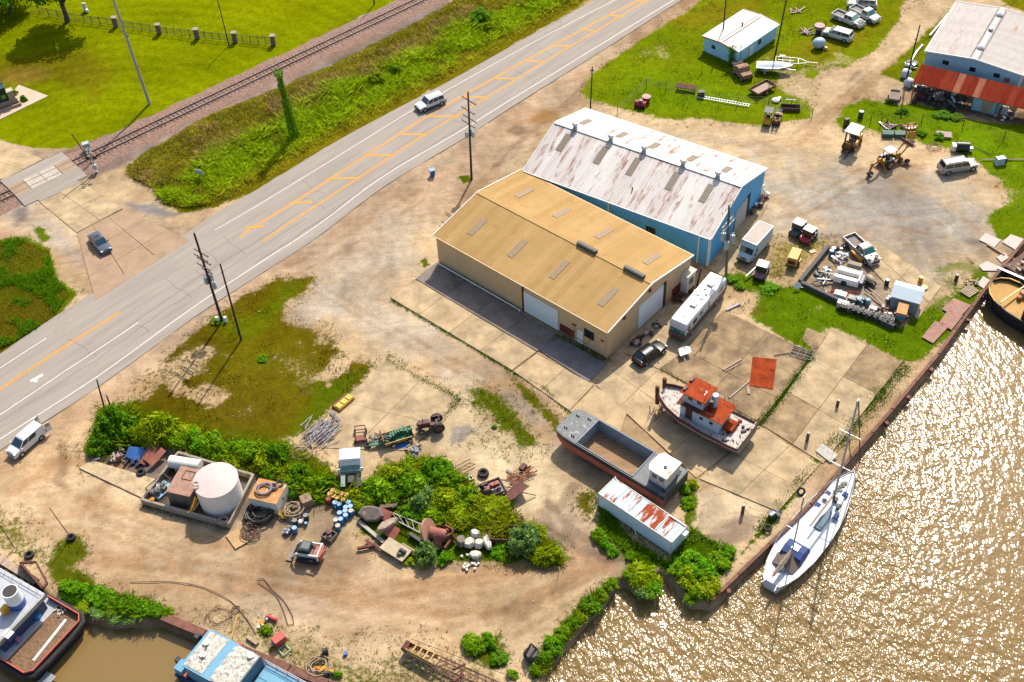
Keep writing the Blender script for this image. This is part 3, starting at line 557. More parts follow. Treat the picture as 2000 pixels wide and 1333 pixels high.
# ---------------------------------------------------------------- metal buildings
def ray(px): 
    d = (px[0]-1000)/CF*_r-(px[1]-666.5)/CF*_u+_f; return Vector((0, 0, CH)), Vector(d)
def hit(px, root, p0, nrm):                # local coordinates where the sight line meets a plane of a thing
    mi = root.matrix_basis.inverted(); o, d = ray(px); o = mi @ o; d = mi.to_3x3() @ d; n = Vector(nrm); t = (Vector(p0)-o).dot(n)/d.dot(n); return o+d*t
def ribwall(m, p, q, z0, z1q, pitch=.3, dep=.03):   # corrugated wall from p to q (outside to the right), z1q(t) gives the top
    p = Vector((*p, 0)); q = Vector((*q, 0)); L_ = (q-p).length; d = (q-p)/L_; n = Vector((d.y, -d.x, 0)); k = max(1, int(L_/pitch)); pts = []
    for i in range(k):
        for u, h in ((0, 0), (.62, 0), (.72, 1), (.9, 1)): pts.append(((i+u)/k, h))
    pts.append((1, 0)); lo = []; hi = []
    for t, h in pts:
        b = p+d*L_*t+n*dep*h; lo.append((b.x, b.y, z0)); hi.append((b.x, b.y, z1q(t)))
    nn = len(lo); m.add(lo+hi, [(i, i+1, nn+i+1, nn+i) for i in range(nn-1)])
def metal_building(name, label, loc, rz, L_, W_, eave, ridge, wallm, roofm, trimm, pan=.92, ribs=3, ov=.22, cat='building', plinth=None, ridge_cap=None, rdep=.035):
    root = thing(name, label, cat, (loc[0], loc[1], 0), rz)
    hw = W_/2
    gab = lambda t: eave+(ridge-eave)*(1-abs(2*t-1))-.04
    for p, q, f in (((0,0),(L_,0),lambda t: eave-.04), ((L_,0),(L_,W_),gab), ((L_,W_),(0,W_),lambda t: eave-.04), ((0,W_),(0,0),gab)):
        m = MB(); ribwall(m, p, q, 0, f); part('wall', m, wallm, root, smooth=0)
    m = MB(); m.box(.05, .05, 0, L_-.05, W_-.05, .02); part('floor', m, darkc, root)
    sl = math.hypot(hw, ridge-eave); an = math.atan2(ridge-eave, hw); n = max(1, round((L_+2*ov)/pan)); pw = (L_+2*ov)/n
    # one panel: x 0..pw, y 0..sl+ov, with ribs
    prof = []
    for k in range(ribs):
        for u, h in ((0, 0), (.66, 0), (.74, 1), (.9, 1)): prof.append(((k+u)/ribs*pw, h*rdep))
    prof.append((pw, 0)); a = [(x, -ov, z) for x, z in prof]; b_ = [(x, sl+.02, z) for x, z in prof]; k = len(a)
    m = MB(); m.add(a+b_, [(i, i+1, k+i+1, k+i) for i in range(k-1)]); m.add([(0,-ov,-.05),(pw,-ov,-.05),(pw,sl,-.05),(0,sl,-.05)], [(3,2,1,0)])
    m.add([(0,-ov,-.05),(pw,-ov,-.05),(pw,-ov,0),(0,-ov,0)], [(0,1,2,3)]); meshes = [m.mesh('roof_panel', rm, 0) for rm in (roofm if isinstance(roofm, list) else [roofm])]
    roof = bpy.data.objects.new('roof', None); COL.objects.link(roof); roof.parent = root
    for side in (0, 1):
        for i in range(n):
            o = link('roof_panel', rnd.choice(meshes), roof)
            if side == 0: o.matrix_local = Matrix.Translation((-ov+i*pw, 0, eave)) @ Matrix.Rotation(an, 4, 'X')
            else: o.matrix_local = Matrix.Translation((-ov+(i+1)*pw, W_, eave)) @ Matrix.Rotation(math.pi, 4, 'Z') @ Matrix.Rotation(an, 4, 'X')
    for xx in (-ov-.05, L_+ov+.05):
        for y0, y1 in ((-ov, hw), (W_+ov, hw)):
            m = MB(); z0 = eave-abs(0-ov)*math.tan(an); m.beam((xx, y0, z0-.02), (xx, y1, ridge-.02), .1, .22); part('rake_trim', m, trimm, root)
    for yy in (-ov-.07, W_+ov+.07):
        m = MB(); m.beam((-ov, yy, eave-ov*math.tan(an)-.08), (L_+ov, yy, eave-ov*math.tan(an)-.08), .12, .13); part('gutter', m, wallm if ridge_cap is None else trimm, root)
    m = MB(); m.beam((-ov, hw-.16, ridge+.02), (L_+ov, hw-.16, ridge+.02), .36, .02); m.beam((-ov, hw+.16, ridge+.022), (L_+ov, hw+.16, ridge+.022), .36, .02); part('ridge_cap', m, ridge_cap or (roofm if not isinstance(roofm, list) else roofm[0]), root)
    root['dims'] = 0; del root['dims']
    return root, an
def on_roof(root, name, an, eave, W_, px, size, mat_, side, th=.03, up=.045):
    """a panel lying on a slope: centre from the photograph"""
    if side == 0: p = hit(px, root, (0, 0, eave), (0, -math.sin(an), math.cos(an)))
    else: p = hit(px, root, (0, W_, eave), (0, math.sin(an), math.cos(an)))
    m = MB(); m.obox((0, 0, up), (*size, th)); o = part(name, m, mat_, root); o.location = p; o.rotation_euler = (an if side == 0 else -an, 0, 0); return o
white = M('white_paint', C(236,236,230,.82), .5, var=.04); tanw = M('tan_wall', C(226,192,144,.74), .6, var=.05, scale=.6)
tanr = [M('tan_roof_%d' % i, c, .8, spec=.15, var=.06, scale=.25, rust=.33, rc=C(172,132,76), rscale=.5, rsoft=.2) for i, c in enumerate((C(210,170,108,.57), C(215,175,114,.57), C(204,164,102,.57)))]
skym = M('fogged_skylight', C(190,158,120,.42), .7, var=.08, scale=2); doorw = M('white_rollup', C(222,230,230,.85), .5, var=.04, scale=.5, streak=(.3,.3,5))
redd = M('dark_red_paint', C(130,40,32), .7, var=.2); glassd = M('dark_window_glass', (.012,.016,.02), .08, spec=.6, var=.02)
def wall_item(root, name, wall, u0, u1, z0, z1, mt, LW, proud=.06, th=.06):
    m = MB(); L_, W_ = LW
    if wall == 'near': m.box(u0, -proud-th, z0, u1, -.01, z1)
    elif wall == 'right': m.box(L_+.01, u0, z0, L_+proud+th, u1, z1)
    elif wall == 'left': m.box(-proud-th, u0, z0, -.01, u1, z1)
    else: m.box(u0, W_+.01, z0, u1, W_+proud+th, z1)
    return part(name, m, mt, root)
tan_L, tan_W, tan_e, tan_r = 29., 17.7, 4.85, 6.5
tb, an = metal_building('metal_warehouse', 'tan metal warehouse with ribbed golden roof and white roll-up doors', (-9.41, 122.11), R(-43.2), tan_L, tan_W, tan_e, tan_r, tanw, tanr, white)
LW = (tan_L, tan_W)
for i, px in enumerate([(933,443),(1011,486),(1092,527),(1188,580)]): on_roof(tb, 'skylight', an, tan_e, tan_W, px, (.92, 3.3), skym, 0)
for i, px in enumerate([(1024,377),(1098,416),(1180,456),(1274,506)]): on_roof(tb, 'skylight', an, tan_e, tan_W, px, (.92, 3.3), skym, 1)
galv = M('galvanised_steel', (.36,.38,.40), .4, metal=.5, var=.12, scale=2)
for px in ((1138,490),(1231,538)):
    p = hit(px, tb, (0, tan_W/2, tan_r+.3), (0, 0, 1)); m = MB(); m.box(-1.55, -.28, 0, 1.55, .28, .18); m.m = 1; m.box(-1.5, -.33, .18, 1.5, .33, .42); m.m = 0; m.box(-1.55, -.2, .42, 1.55, .2, .5)
    o = part('ridge_vent', m, [M('vent_grey', C(120,118,112,.5), .7), darks], tb); o.location = (p.x, tan_W/2, tan_r)
wx_ = lambda px: hit(px, tb, (0,0,0), (0,1,0)); wy_ = lambda px: hit(px, tb, (tan_L,0,0), (1,0,0))
d0, d1 = wx_((1025,600)).x, wx_((1091,636)).x
wall_item(tb, 'rollup_door', 'near', d0, d1, .1, 3.6, doorw, LW); wall_item(tb, 'door_post', 'near', d0-.3, d0-.05, 0, 4.2, redd, LW, .08)
wall_item(tb, 'door_sill', 'near', d0, d1, 0, .1, M('weedy_sill', C(120,116,80), .9), LW, .1)
wall_item(tb, 'loading_hatch', 'near', d1+.3, d1+2.6, .25, 1.5, redd, LW)
e0 = wx_((1134,660)).x; wall_item(tb, 'door', 'near', e0-.5, e0+.45, .12, 2.25, white, LW)
w0 = wx_((1151,646)).x; wi = wall_item(tb, 'window', 'near', w0-.75, w0+.75, 1.75, 3.1, glassd, LW, .03); m = MB()
for p, q in (((w0-2,-.1,2.9),(w0-2,-1.1,1.9)),((w0-2,-1.1,1.9),(w0+.6,-1.1,1.9)),((w0+.6,-1.1,1.9),(w0+.6,-.1,2.9)),((w0-2,-.1,1.9),(w0-2,-1.1,1.9))): m.beam(p, q, .06)
part('awning_frame', m, rustm, tb)
for k in range(2): wall_item(tb, 'wall_lamp', 'near', (e0-1.3, tan_L-.9)[k], (e0-.7, tan_L-.5)[k], 2.6, 2.75, rustm, LW, .1)
m = MB(); m.cyl((.3, -.5, .3), (15.2, -.5, .3), .08, n=8); m.beam((.3,-.5,0),(.3,-.5,.3),.1); m.beam((7,-.5,0),(7,-.5,.3),.1); m.beam((15,-.5,0),(15,-.5,.3),.1); part('base_pipe', m, white, tb)
f0, f1 = wy_((1246,620)).y, wy_((1294,575)).y
wall_item(tb, 'rollup_door', 'right', f0, f1, .2, 4.1, doorw, LW); wall_item(tb, 'door_gap', 'right', f1+.05, f1+.55, .1, 4.3, darks, LW, .1)
g0, g1 = wy_((1312,575)).y, wy_((1338,550)).y; wall_item(tb, 'red_hatch', 'right', g0, g1, .3, 1.6, redd, LW)
for u, z in ((3.1, 4.3), (f0+2, 5.1)): wall_item(tb, 'vent_hood', 'right', u, u+.4, z, z+.4, rustm, LW, .15)
wall_item(tb, 'corner_trim', 'near', tan_L-.12, tan_L+.06, 0, tan_e-.1, M('cream_trim', C(226,204,160), .6), LW, .05)
m = MB(); m.box(tan_L+.05, 15.6, 0, tan_L+1.1, 17.5, 3.0); o = part('annex', m, white, tb); m = MB(); m.box(tan_L-.1, 15.5, 3.0, tan_L+1.2, 17.6, 3.1); part('annex_roof', m, M('cream_roof', C(230,216,190), .6), tb); m = MB(); m.box(tan_L+1.1, 16.1, 1.5, tan_L+1.16, 16.9, 2.3); part('annex_window', m, glassd, tb)
# blue building
bluew = M('blue_wall', C(86,176,224,.88), .55, var=.06, scale=.5); bl_L, bl_W, bl_e, bl_r = 28.9, 17.1, 5.1, 7.9
wroof = [M('white_rusting_roof_%d' % i, c, .5, var=.07, scale=.6, rust=rr, rc=C(170,94,64,.5), rscale=.7, rsoft=.14, streak=(2.2, .4, .4, R(-35))) for i, (c, rr) in enumerate([(C(232,222,212,.66), .43), (C(226,214,204,.66), .48), (C(238,230,220,.66), .40)])]
bb, bn = metal_building('metal_shed', 'long blue metal shed with rust flecked white roof and five ventilators', (3.23, 134.9), R(-35.3), bl_L, bl_W, bl_e, bl_r, bluew, wroof, white, ridge_cap=M('grey_cap', C(206,204,200), .5)); LW = (bl_L, bl_W)
brsky = M('brown_skylight', C(136,118,96), .5, var=.1, scale=3)
for px in [(1101,279),(1174,304),(1237,326),(1314,354),(1380,378)]: on_roof(bb, 'skylight', bn, bl_e, bl_W, px, (.95, 3.1), brsky, 0)
for px in [(1144,239),(1215,264),(1278,285),(1352,310),(1419,332)]: on_roof(bb, 'skylight', bn, bl_e, bl_W, px, (.95, 2.6), brsky, 1)
for px in [(1123.5,250),(1193,273),(1258,295),(1334,322),(1402,345)]:
    p = hit(px, bb, (0, 0, bl_e), (0, -math.sin(bn), math.cos(bn))); m = MB(); m.lathe([(.3, -.2), (.3, .45), (.25, .5)], 14, (0,0,0)); o = part('ventilator', m, galv, bb); o.location = p
    m = MB(); m.lathe([(.25,.5), (.44,.55), (.48,.72), (.42,.88), (.2,.97), (.02,1)], 14); part('cowl', m, M('pale_zinc', (.5,.54,.55), .4, metal=.3), o)
wx_ = lambda px: hit(px, bb, (0,0,0), (0,1,0)); wy_ = lambda px: hit(px, bb, (bl_L,0,0), (1,0,0))
w0 = wx_((1271,449)).x; wi = wall_item(bb, 'window', 'near', w0-.7, w0+.7, 1.9, 3.1, glassd, LW, .05)
for k in range(4): m = MB(); m.box(w0-.62+k*.4, -.15, 1.9, w0-.58+k*.4, -.12, 3.1); part('window_bar', m, M('grey_bar', C(150,150,140), .6), wi)
for px in ((1189,400),(1035,338)): x = wx_(px).x; wall_item(bb, 'downspout', 'near', x-.07, x+.07, 0, bl_e-.1, white, LW, .06, .1)
for u in (bl_L-1.6, bl_L-.15): wall_item(bb, 'downspout', 'near', u, u+.14, 0, bl_e-.1, white, LW, .06, .1)
f0, f1 = wy_((1433,440)).y, wy_((1457,400)).y
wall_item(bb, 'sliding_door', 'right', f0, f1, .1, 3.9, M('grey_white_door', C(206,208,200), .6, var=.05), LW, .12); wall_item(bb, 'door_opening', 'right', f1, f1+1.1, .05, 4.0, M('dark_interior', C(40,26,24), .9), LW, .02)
wall_item(bb, 'door', 'right', f1+5., f1+5.9, .1, 2.2, white, LW); wall_item(bb, 'rake_board', 'right', 0, .2, 0, bl_e, white, LW)
# dark flue beside the blue shed
x = wx_((1235,437)).x
# white shed
shw = M('pale_blue_board', C(176,220,238,.8), .6, var=.06, scale=1, rust=.2, rc=C(150,150,140)); shr = M('whitewashed_roof', C(240,226,212,.6), .6, var=.06, rust=.3, rc=C(222,186,150))
ws, wn = metal_building('long_shed', 'pale blue long shed with rust edged white roof and grass all around', (38.96, 166.15), R(43.1), 10.8, 6.8, 2.75, 3.05, shw, [shr], M('rust_edge', C(206,150,100), .7), pan=1.8, ribs=2, rdep=.02); LW = (10.8, 6.8)
wall_item(ws, 'window', 'left', 4.4, 5.1, 1.2, 1.8, glassd, LW, .03); wall_item(ws, 'window', 'near', 5.6, 6.4, 1.2, 2.0, glassd, LW, .03); wall_item(ws, 'door', 'near', 3.4, 4.2, .1, 2.1, white, LW); wall_item(ws, 'pipe', 'near', .8, .86, 0, 3.6, galv, LW, .05, .06)
m = MB(); m.cyl((6.2, 3.8, 2.9), (6.2, 3.8, 3.5), .12); m.cyl((6.2,3.8,3.5),(6.2,3.8,3.56),.22); part('roof_vent', m, rustm, ws)
for yy in (3.1, 3.7): m = MB(); m.beam((.2, yy, 3.13), (10.5, yy, 3.13), .06, .05); part('roof_seam', m, M('tar_seam', C(190,160,130), .8), ws)
# grey warehouse and lean-to
gw, gn = metal_building('grey_warehouse', 'big grey roofed warehouse with pale blue wall behind the rusty lean-to', (79.9, 153.0), R(57), 16.4, 14.5, 4.2, 4.9, M('powder_blue_wall', C(164,196,214,.8), .6, var=.05), [M('grey_roof_%d' % i, c, .6, var=.06, rust=.3, rc=C(190,140,116), rscale=.4, streak=(.35, 1.4, 1, R(57))) for i, c in enumerate((C(212,200,190), C(206,194,184)))], white, ridge_cap=M('grey_cap2', C(200,196,190), .6)); LW = (16.4, 14.5)
for u in (3.4, 7.1, 11.3): wall_item(gw, 'window', 'left', u-.45, u+.45, 2.6, 3.3, glassd, LW, .03)
wall_item(gw, 'patch_panel', 'left', 1.4, 2.2, 2.2, 3.0, rustp, LW, .03)
for u, w_ in ((3.2, 1), (9.0, 0), (14.2, 1)):
    m = MB(); m.lathe([(.5,0),(.55,.3),(.35,.55),(.05,.65)] if w_ else [(.35,0),(.35,.4),(.3,.45)], 12, (u, 7.25, 4.9)); part('roof_fan', m, white if w_ else galv, gw)
for yy in (6.6, 7.9):
    m = MB(); m.beam((.1, yy, 4.95), (16, yy, 4.95), .08, .08); part('roof_rail', m, M('brown_rail', C(110,90,80), .8), gw)
lt = thing('lean_to_shed', 'open lean-to with rusty red tin roof full of junk', 'shed', tuple(G(1800,186)), R(-31)); redt = [M('rusty_tin_%d' % i, c, .9, spec=.05, var=.18, scale=.8, rust=.17, rc=C(200,124,90,.45), rscale=1.5, streak=(3, .4, .4, R(-31))) for i, c in enumerate((C(166,62,38,.4), C(158,54,32,.4), C(172,72,46,.4), C(196,126,96,.42)))]
P0 = hit((1783,161), lt, (0,0,2.6), (0,0,1)); P1 = hit((1797,125), lt, (0,0,3.3), (0,0,1)); P2 = hit((2000,212), lt, (0,0,2.6), (0,0,1)); 
ltl = 22.; dy = P1.y-P0.y; n = 22
for i in range(n):
    x0, x1 = P0.x+ltl*i/n, P0.x+ltl*(i+1)/n-.01; j = rnd.uniform(0, .12); m = MB(); m.slabq([(x0,P0.y-j,2.6),(x1,P0.y-j,2.6),(x1,P1.y,3.3),(x0,P1.y,3.3)], .03)
    for k in range(3): xx = x0+(k+.5)*(x1-x0)/3; m.beam((xx,P0.y-j,2.615),(xx,P1.y,3.315),.09,.04)
    part('roof_sheet', m, redt[rnd.choice((0,0,1,1,2,2,0,1,3))], lt)
for i in range(6):
    xx = P0.x+.3+i*4.2
    for yy, zz in ((P0.y+.2, 2.55), (P1.y-.3, 3.2)): m = MB(); m.beam((xx,yy,0),(xx,yy,zz),.16); part('post', m, timb, lt)
m = MB(); m.beam((P0.x, P0.y+.2, 2.5), (P0.x+ltl, P0.y+.2, 2.5), .12, .16); part('eave_beam', m, timb, lt)
m = MB(); m.box(P0.x+9.3, P0.y+.5, 0, P0.x+13.2, P1.y-.4, 2.45); m.m = 1; m.box(P0.x+10.6, P0.y+.45, .1, P0.x+12.2, P0.y+.49, 2.2); part('store_room', m, [M('sky_blue_panel', C(160,206,226), .6), M('plywood', C(186,170,140), .9)], lt)
# small white shed
def gable_shed(name, label, px, rz, L_, W_, e, r, wm_, rm_, door=None):
    g = G(*px); root = thing(name, label, 'shed', (g.x, g.y, 0), rz); h = W_/2
    for s in (-1, 1):
        m = MB(); m.slabq([(-L_/2, s*h, 0), (L_/2, s*h, 0), (L_/2, s*h, e), (-L_/2, s*h, e)][::-1 if s > 0 else 1], .05); part('wall', m, wm_, root)
        m = MB(); x = s*L_/2; pts = [(x,-h,0),(x,h,0),(x,h,e),(x,0,r),(x,-h,e)]; m.slabq(pts if s > 0 else pts[::-1], .05); part('gable_wall', m, wm_, root)
        m = MB(); o = .18; sl = (r-e)/h; pts = [(-L_/2-o, s*(h+o), e-o*sl), (L_/2+o, s*(h+o), e-o*sl), (L_/2+o, 0, r), (-L_/2-o, 0, r)]; m.slabq([(a, b, c+.06) for a, b, c in (pts if s < 0 else pts[::-1])], .06); part('roof', m, rm_, root)
    if door: m = MB(); m.box(-L_/2-.06, -.5, .05, -L_/2+.01, .5, 1.95); part('door', m, door, root)
    return root
gable_shed('garden_shed', 'small white shed with shiny pale roof beside the scrap yard', (1767,594), R(-28), 3.4, 2.9, 2.1, 2.75, M('grey_metal_siding', C(178,180,190), .5), M('bright_metal_roof', C(226,240,246,.62), .35, var=.03))
# ---------------------------------------------------------------- vehicles
glass = M('tinted_window', (.015,.022,.026), .06, spec=.7, var=.02); tealg = M('teal_windshield', C(60,150,140,.5), .08, spec=.7, var=.05); blug = M('blue_windshield', C(44,76,96,.5), .06, spec=.7, var=.03)
rim = M('wheel_rim', (.4,.41,.42), .35, metal=.6); tyrem = blackr; chrome = M('chrome', (.6,.6,.6), .2, metal=.9); tailm = M('red_lamp', (.35,.01,.01), .2); lampm = M('clear_lamp', (.6,.62,.62), .1)
plastic = M('black_plastic', (.02,.02,.022), .6)
def wheel(root, x, y, r=.34, w_=.24, rm=None, name='wheel', tm=None):
    m = MB(); sy = 1 if y > 0 else -1
    rings = []
    for yy, rr in ((-w_/2, r*.86), (-w_/2+.04, r), (w_/2-.04, r), (w_/2, r*.86)):
        rings.append([(r*0+rr*math.cos(2*math.pi*i/16), yy*sy, rr*math.sin(2*math.pi*i/16)) for i in range(16)])
    m.loft(rings); o = part(name, m, tm or tyrem, root); o.location = (x, y, r)
    m = MB(); m.cyl((0, sy*(w_/2-.01), 0), (0, sy*(w_/2+.015), 0), r*.6, r*.55, 12); part('rim', m, rm or rim, o); return o
def cabin_ring(P_, wb, wt, zb, zt):
    xr0, xr1, xf1, xf0 = P_; return [(xr0,-wb,zb),(xf0,-wb,zb),(xf0,wb,zb),(xr0,wb,zb)], [(xr1,-wt,zt),(xf1,-wt,zt),(xf1,wt,zt),(xr1,wt,zt)]
def lerp3(a, b, t): return tuple(a[i]+(b[i]-a[i])*t for i in range(3))
def pane(root, name, c, u0, u1, v0, v1, off, mt):   # c = 4 corners (bottom-left, bottom-right, top-right, top-left seen from outside)
    f = lambda u, v: Vector(lerp3(lerp3(c[0], c[1], u), lerp3(c[3], c[2], u), v))
    q = [f(u0,v0), f(u1,v0), f(u1,v1), f(u0,v1)]; n = (q[1]-q[0]).cross(q[3]-q[0]); n.normalize(); m = MB(); m.slabq([p+n*off for p in q], .02); return part(name, m, mt, root)
def car(name, label, cat, a, b_, L_, W_, H_, paint, belt=.9, hood=.95, tail=None, P_=(-.9,-.6,.3,.8), sides=((.04,.34),(.37,.66),(.69,.96)), group=None, roofm=None, z=0., lower=None, gl=None, wr=.35, bed=None, ws=None, wb=.3, zb=.28, grille=None, rack=False):
    """a is the rear, b the front of the car in the photograph"""
    c, rz, _ = mid(a, b_, z); root = thing(name, label, cat, tuple(c), rz, group); hw = W_/2; hl = L_/2; gl = gl or glass
    tail = belt if tail is None else tail; xs0 = bed if bed is not None else -hl
    st = []                                   # stations: x, half width, z top
    if bed is None: st += [(-hl, hw*.86, tail-.22), (-hl+.05, hw*.93, tail-.06), (-hl+.3, hw, tail)]
    else: st += [(bed, hw, belt)]
    st += [(P_[0], hw, tail), (P_[0]+.12, hw, belt), (P_[3]-.1, hw, belt), (P_[3]+.15, hw*.99, hood), (hl-.55, hw*.97, hood-.04), (hl-.18, hw*.9, hood-.12), (hl-.02, hw*.8, hood-.3)]
    st = sorted(set(st)); rings = []
    for x, y, zt in st:
        rings.append([(x,-y*.9,zb), (x,-y,zb+.2), (x,-y,zt-.16), (x,-y*.93,zt-.03), (x,-y*.6,zt), (x,y*.6,zt), (x,y*.93,zt-.03), (x,y,zt-.16), (x,y,zb+.2), (x,y*.9,zb)])
    m = MB(); m.loft(rings); part('body', m, paint, root, smooth=28)
    if lower: 
        m = MB()
        for s in (-1, 1): m.box(-hl+.1, s*hw-.02, zb, hl-.2, s*hw+.02, zb+.32)
        m.box(-hl-.04, -hw*.88, zb, -hl+.06, hw*.88, zb+.36); m.box(hl-.1, -hw*.85, zb, hl+.03, hw*.85, zb+.36); part('cladding', m, lower, root)
    wt = hw*.78; lo, hi = cabin_ring(P_, hw*.93, wt, belt-.02, H_-.06); m = MB()
    top = [(P_[1]+.15,-wt*.75,H_),(P_[2]-.15,-wt*.75,H_),(P_[2]-.15,wt*.75,H_),(P_[1]+.15,wt*.75,H_)]
    m.loft([lo, hi, top]); part('cabin', m, roofm or paint, root, smooth=20)
    fc = [lo[1], lo[2], hi[2], hi[1]]; rc_ = [lo[3], lo[0], hi[0], hi[3]]
    pane(root, 'windshield', fc, .05, .95, .1, .93, .012, ws or gl); pane(root, 'rear_window', rc_, .08, .92, .2, .9, .012, gl)
    for s, q in ((-1, [lo[0], lo[1], hi[1], hi[0]]), (1, [lo[2], lo[3], hi[3], hi[2]])):
        for u0, u1 in sides:
            if s > 0: u0, u1 = 1-u1, 1-u0
            pane(root, 'side_window', q, u0, u1, .14, .86, .012, gl)
    for x in (-hl+.95 if bed is None else bed*.0-hl+1.05, hl-.88):
        for y in (-hw+.08, hw-.08):
            wheel(root, x, y, wr); m = MB(); yy = y+(.075 if y > 0 else -.075); m.cyl((x, yy-.02, wr), (x, yy+.02, wr), wr*1.18, n=16); part('wheel_arch', m, plastic, root)
    for s in (-1, 1):
        m = MB(); m.obox((hl-.12, s*hw*.7, hood-.2), (.16, .36, .16), -s*.25); part('headlight', m, lampm, root)
        m = MB(); m.box(-hl-.015, s*hw*.82-.13, tail-.42, -hl+.1, s*hw*.82+.13, tail-.16); part('tail_light', m, tailm, root)
        m = MB(); m.obox((P_[3]-.25, s*(hw+.12), belt+.08), (.12, .22, .15)); part('mirror', m, paint, root)
    m = MB(); m.box(hl-.06, -hw*.55, zb+.22, hl+.02, hw*.55, hood-.3); part('grille', m, grille or plastic, root)
    m = MB(); m.box(hl-.08, -hw*.84, zb+.02, hl+.07, hw*.84, zb+.2); m.box(-hl-.07, -hw*.84, zb+.06, -hl+.06, hw*.84, zb+.24); part('bumper', m, lower or paint, root)
    if bed is not None:
        m = MB(); t = .07; x0 = -hl; zf = .72
        m.box(x0, -hw, zb, bed-.01, hw, zf); m.box(x0, -hw, zf, bed-.01, -hw+t, belt+.02); m.box(x0, hw-t, zf, bed-.01, hw, belt+.02); m.box(x0, -hw+t, zf, x0+t, hw-t, belt+.02)
        part('bed', m, paint, root); m = MB(); m.box(x0+t+.01, -hw+t+.01, zf, bed-.02, hw-t-.01, zf+.02); part('bed_liner', m, M('scuffed_bed', C(130,120,110), .7, var=.2), root)
    if rack:
        for s in (-1, 1): m = MB(); m.beam((P_[1]+.3, s*wt*.8, H_+.05), (P_[2]-.3, s*wt*.8, H_+.05), .05); part('roof_rail', m, M('rail_grey', (.3,.3,.3), .5), root)
    return root
wp = M('car_white', C(240,240,238,.62), .25, var=.02, coat=.5); sil = M('car_silver_beige', C(196,186,174), .3, var=.03, metal=.2, coat=.4); grp = M('car_slate_grey', C(92,102,116), .25, metal=.3, var=.03, coat=.5); blk = M('car_black', (.006,.007,.009), .18, var=.02, spec=.25, coat=.25)
tanp = M('car_champagne', C(206,190,172), .35, var=.04, coat=.3); dwhite = M('faded_white', C(232,230,224,.6), .45, var=.06)
suv = dict(P_=(-2.25,-1.95,.55,1.15), belt=1.02, hood=1.02, wr=.37)
car('parked_suv', 'white SUV with grey bumpers driving along the highway', 'car', (864,198), (818,217), 4.9, 1.95, 1.85, wp, lower=M('grey_cladding', C(84,84,84), .6), ws=blug, z=.04, rack=True, **suv)
car('sedan', 'slate grey sedan with sunroof waiting on the side road', 'car', (184,464), (211,497), 4.7, 1.8, 1.45, grp, belt=.9, hood=.88, tail=.95, P_=(-1.75,-1.05,.25,1.05), sides=((.08,.45),(.5,.92)), z=.05, ws=blug)
o = bpy.data.objects['sedan']; m = MB(); m.box(-.75,-.4,1.45,-.05,.4,1.462); part('sunroof', m, glass, o)
vn_ = car('compact_van', 'white compact work van with open rear doors beside the highway', 'van', (86,842), (22,897), 4.8, 1.85, 1.85, wp, belt=1.1, hood=1.05, P_=(-2.36,-2.28,.55,1.5), sides=((.72,.97),(.36,.68)), ws=blug)
for s in (-1, 1):
    m = MB(); m.obox((-2.36-.38, s*.93, 1.1), (.75, .06, 1.35), s*.25*-1); o = part('rear_door', m, wp, vn_); m = MB(); m.obox((-2.36-.38, s*.93, 1.45), (.5, .075, .5), s*-.25); part('door_window', m, M('pale_glass', C(150,190,180), .2), o)
m = MB(); m.box(-1.5, -.96, .55, -.2, -.935, .85); part('door_sign', m, M('faded_decal', C(190,180,190), .6, var=.3, scale=6), vn_)
car('crossover', 'glossy black crossover parked beside the tan warehouse', 'car', (1246,712), (1290,681), 4.75, 1.9, 1.68, blk, belt=1.0, hood=.98, tail=1.02, P_=(-2.1,-1.5,.3,1.1), sides=((.1,.45),(.5,.93)), z=.06)
car('suburban_wagon', 'long silver beige SUV with roof rack on the gravel lot', 'car', (1841,336), (1897,327), 5.6, 2.0, 1.9, sil, belt=1.08, hood=1.08, P_=(-2.68,-2.4,.95,1.55), wr=.39, rack=True, ws=tealg)
tk = car('pickup_truck', 'champagne pickup with open grey bed and raised hood parts', 'pickup', (1664,478), (1700,512), 5.9, 2.0, 1.85, tanp, belt=1.1, hood=1.12, P_=(-.35,-.1,1.05,1.65), bed=-.5, sides=((.08,.42),(.48,.95)), wr=.39, ws=tealg, z=.0)
for k in range(5): m = MB(); m.obox((2.0+rnd.uniform(-.5,.7), rnd.uniform(-.7,.7), 1.25), (rnd.uniform(.25,.5), rnd.uniform(.2,.4), .22), rnd.random()*3); part('loose_part', m, (plastic, galv)[k % 2], tk)
m = MB(); m.obox((.6, -1.3, .55), (2.2, .3, .35), .02); m.obox((-.4,-1.25,.3), (.2,.2,.6)); part('side_step', m, M('step_yellow', C(220,150,40), .6), tk)
pk = dict(belt=1.06, hood=1.05, P_=(-.55,-.3,1.0,1.6), bed=-.7, sides=((.08,.42),(.48,.95)), wr=.38)
p1 = car('pickup_truck', 'white crew pickup with open hood on the grass', 'pickup', (1630,33), (1682,55), 5.7, 1.95, 1.8, dwhite, grille=chrome, ws=M('pale_windshield', C(150,190,176), .1, spec=.6), **pk)
m = MB(); m.box(1.75,-.7,.99,2.7,.7,1.04); part('engine_bay', m, plastic, p1)
car('pickup_truck', 'white pickup with rusty flatbed load nosing past the crew pickup', 'pickup', (1664,22), (1712,46), 5.5, 1.95, 1.8, dwhite, grille=chrome, ws=tealg, **{**pk, 'P_': (-.2,.0,1.0,1.6), 'bed': -.3, 'sides': ((.1,.9),)})
car('suv', 'pale green and white SUV behind the two white pickups', 'car', (1704,15), (1662,12), 4.9, 1.9, 1.8, M('car_pale_green', C(200,208,196,.6), .3, var=.03), ws=tealg, roofm=dwhite, **suv)
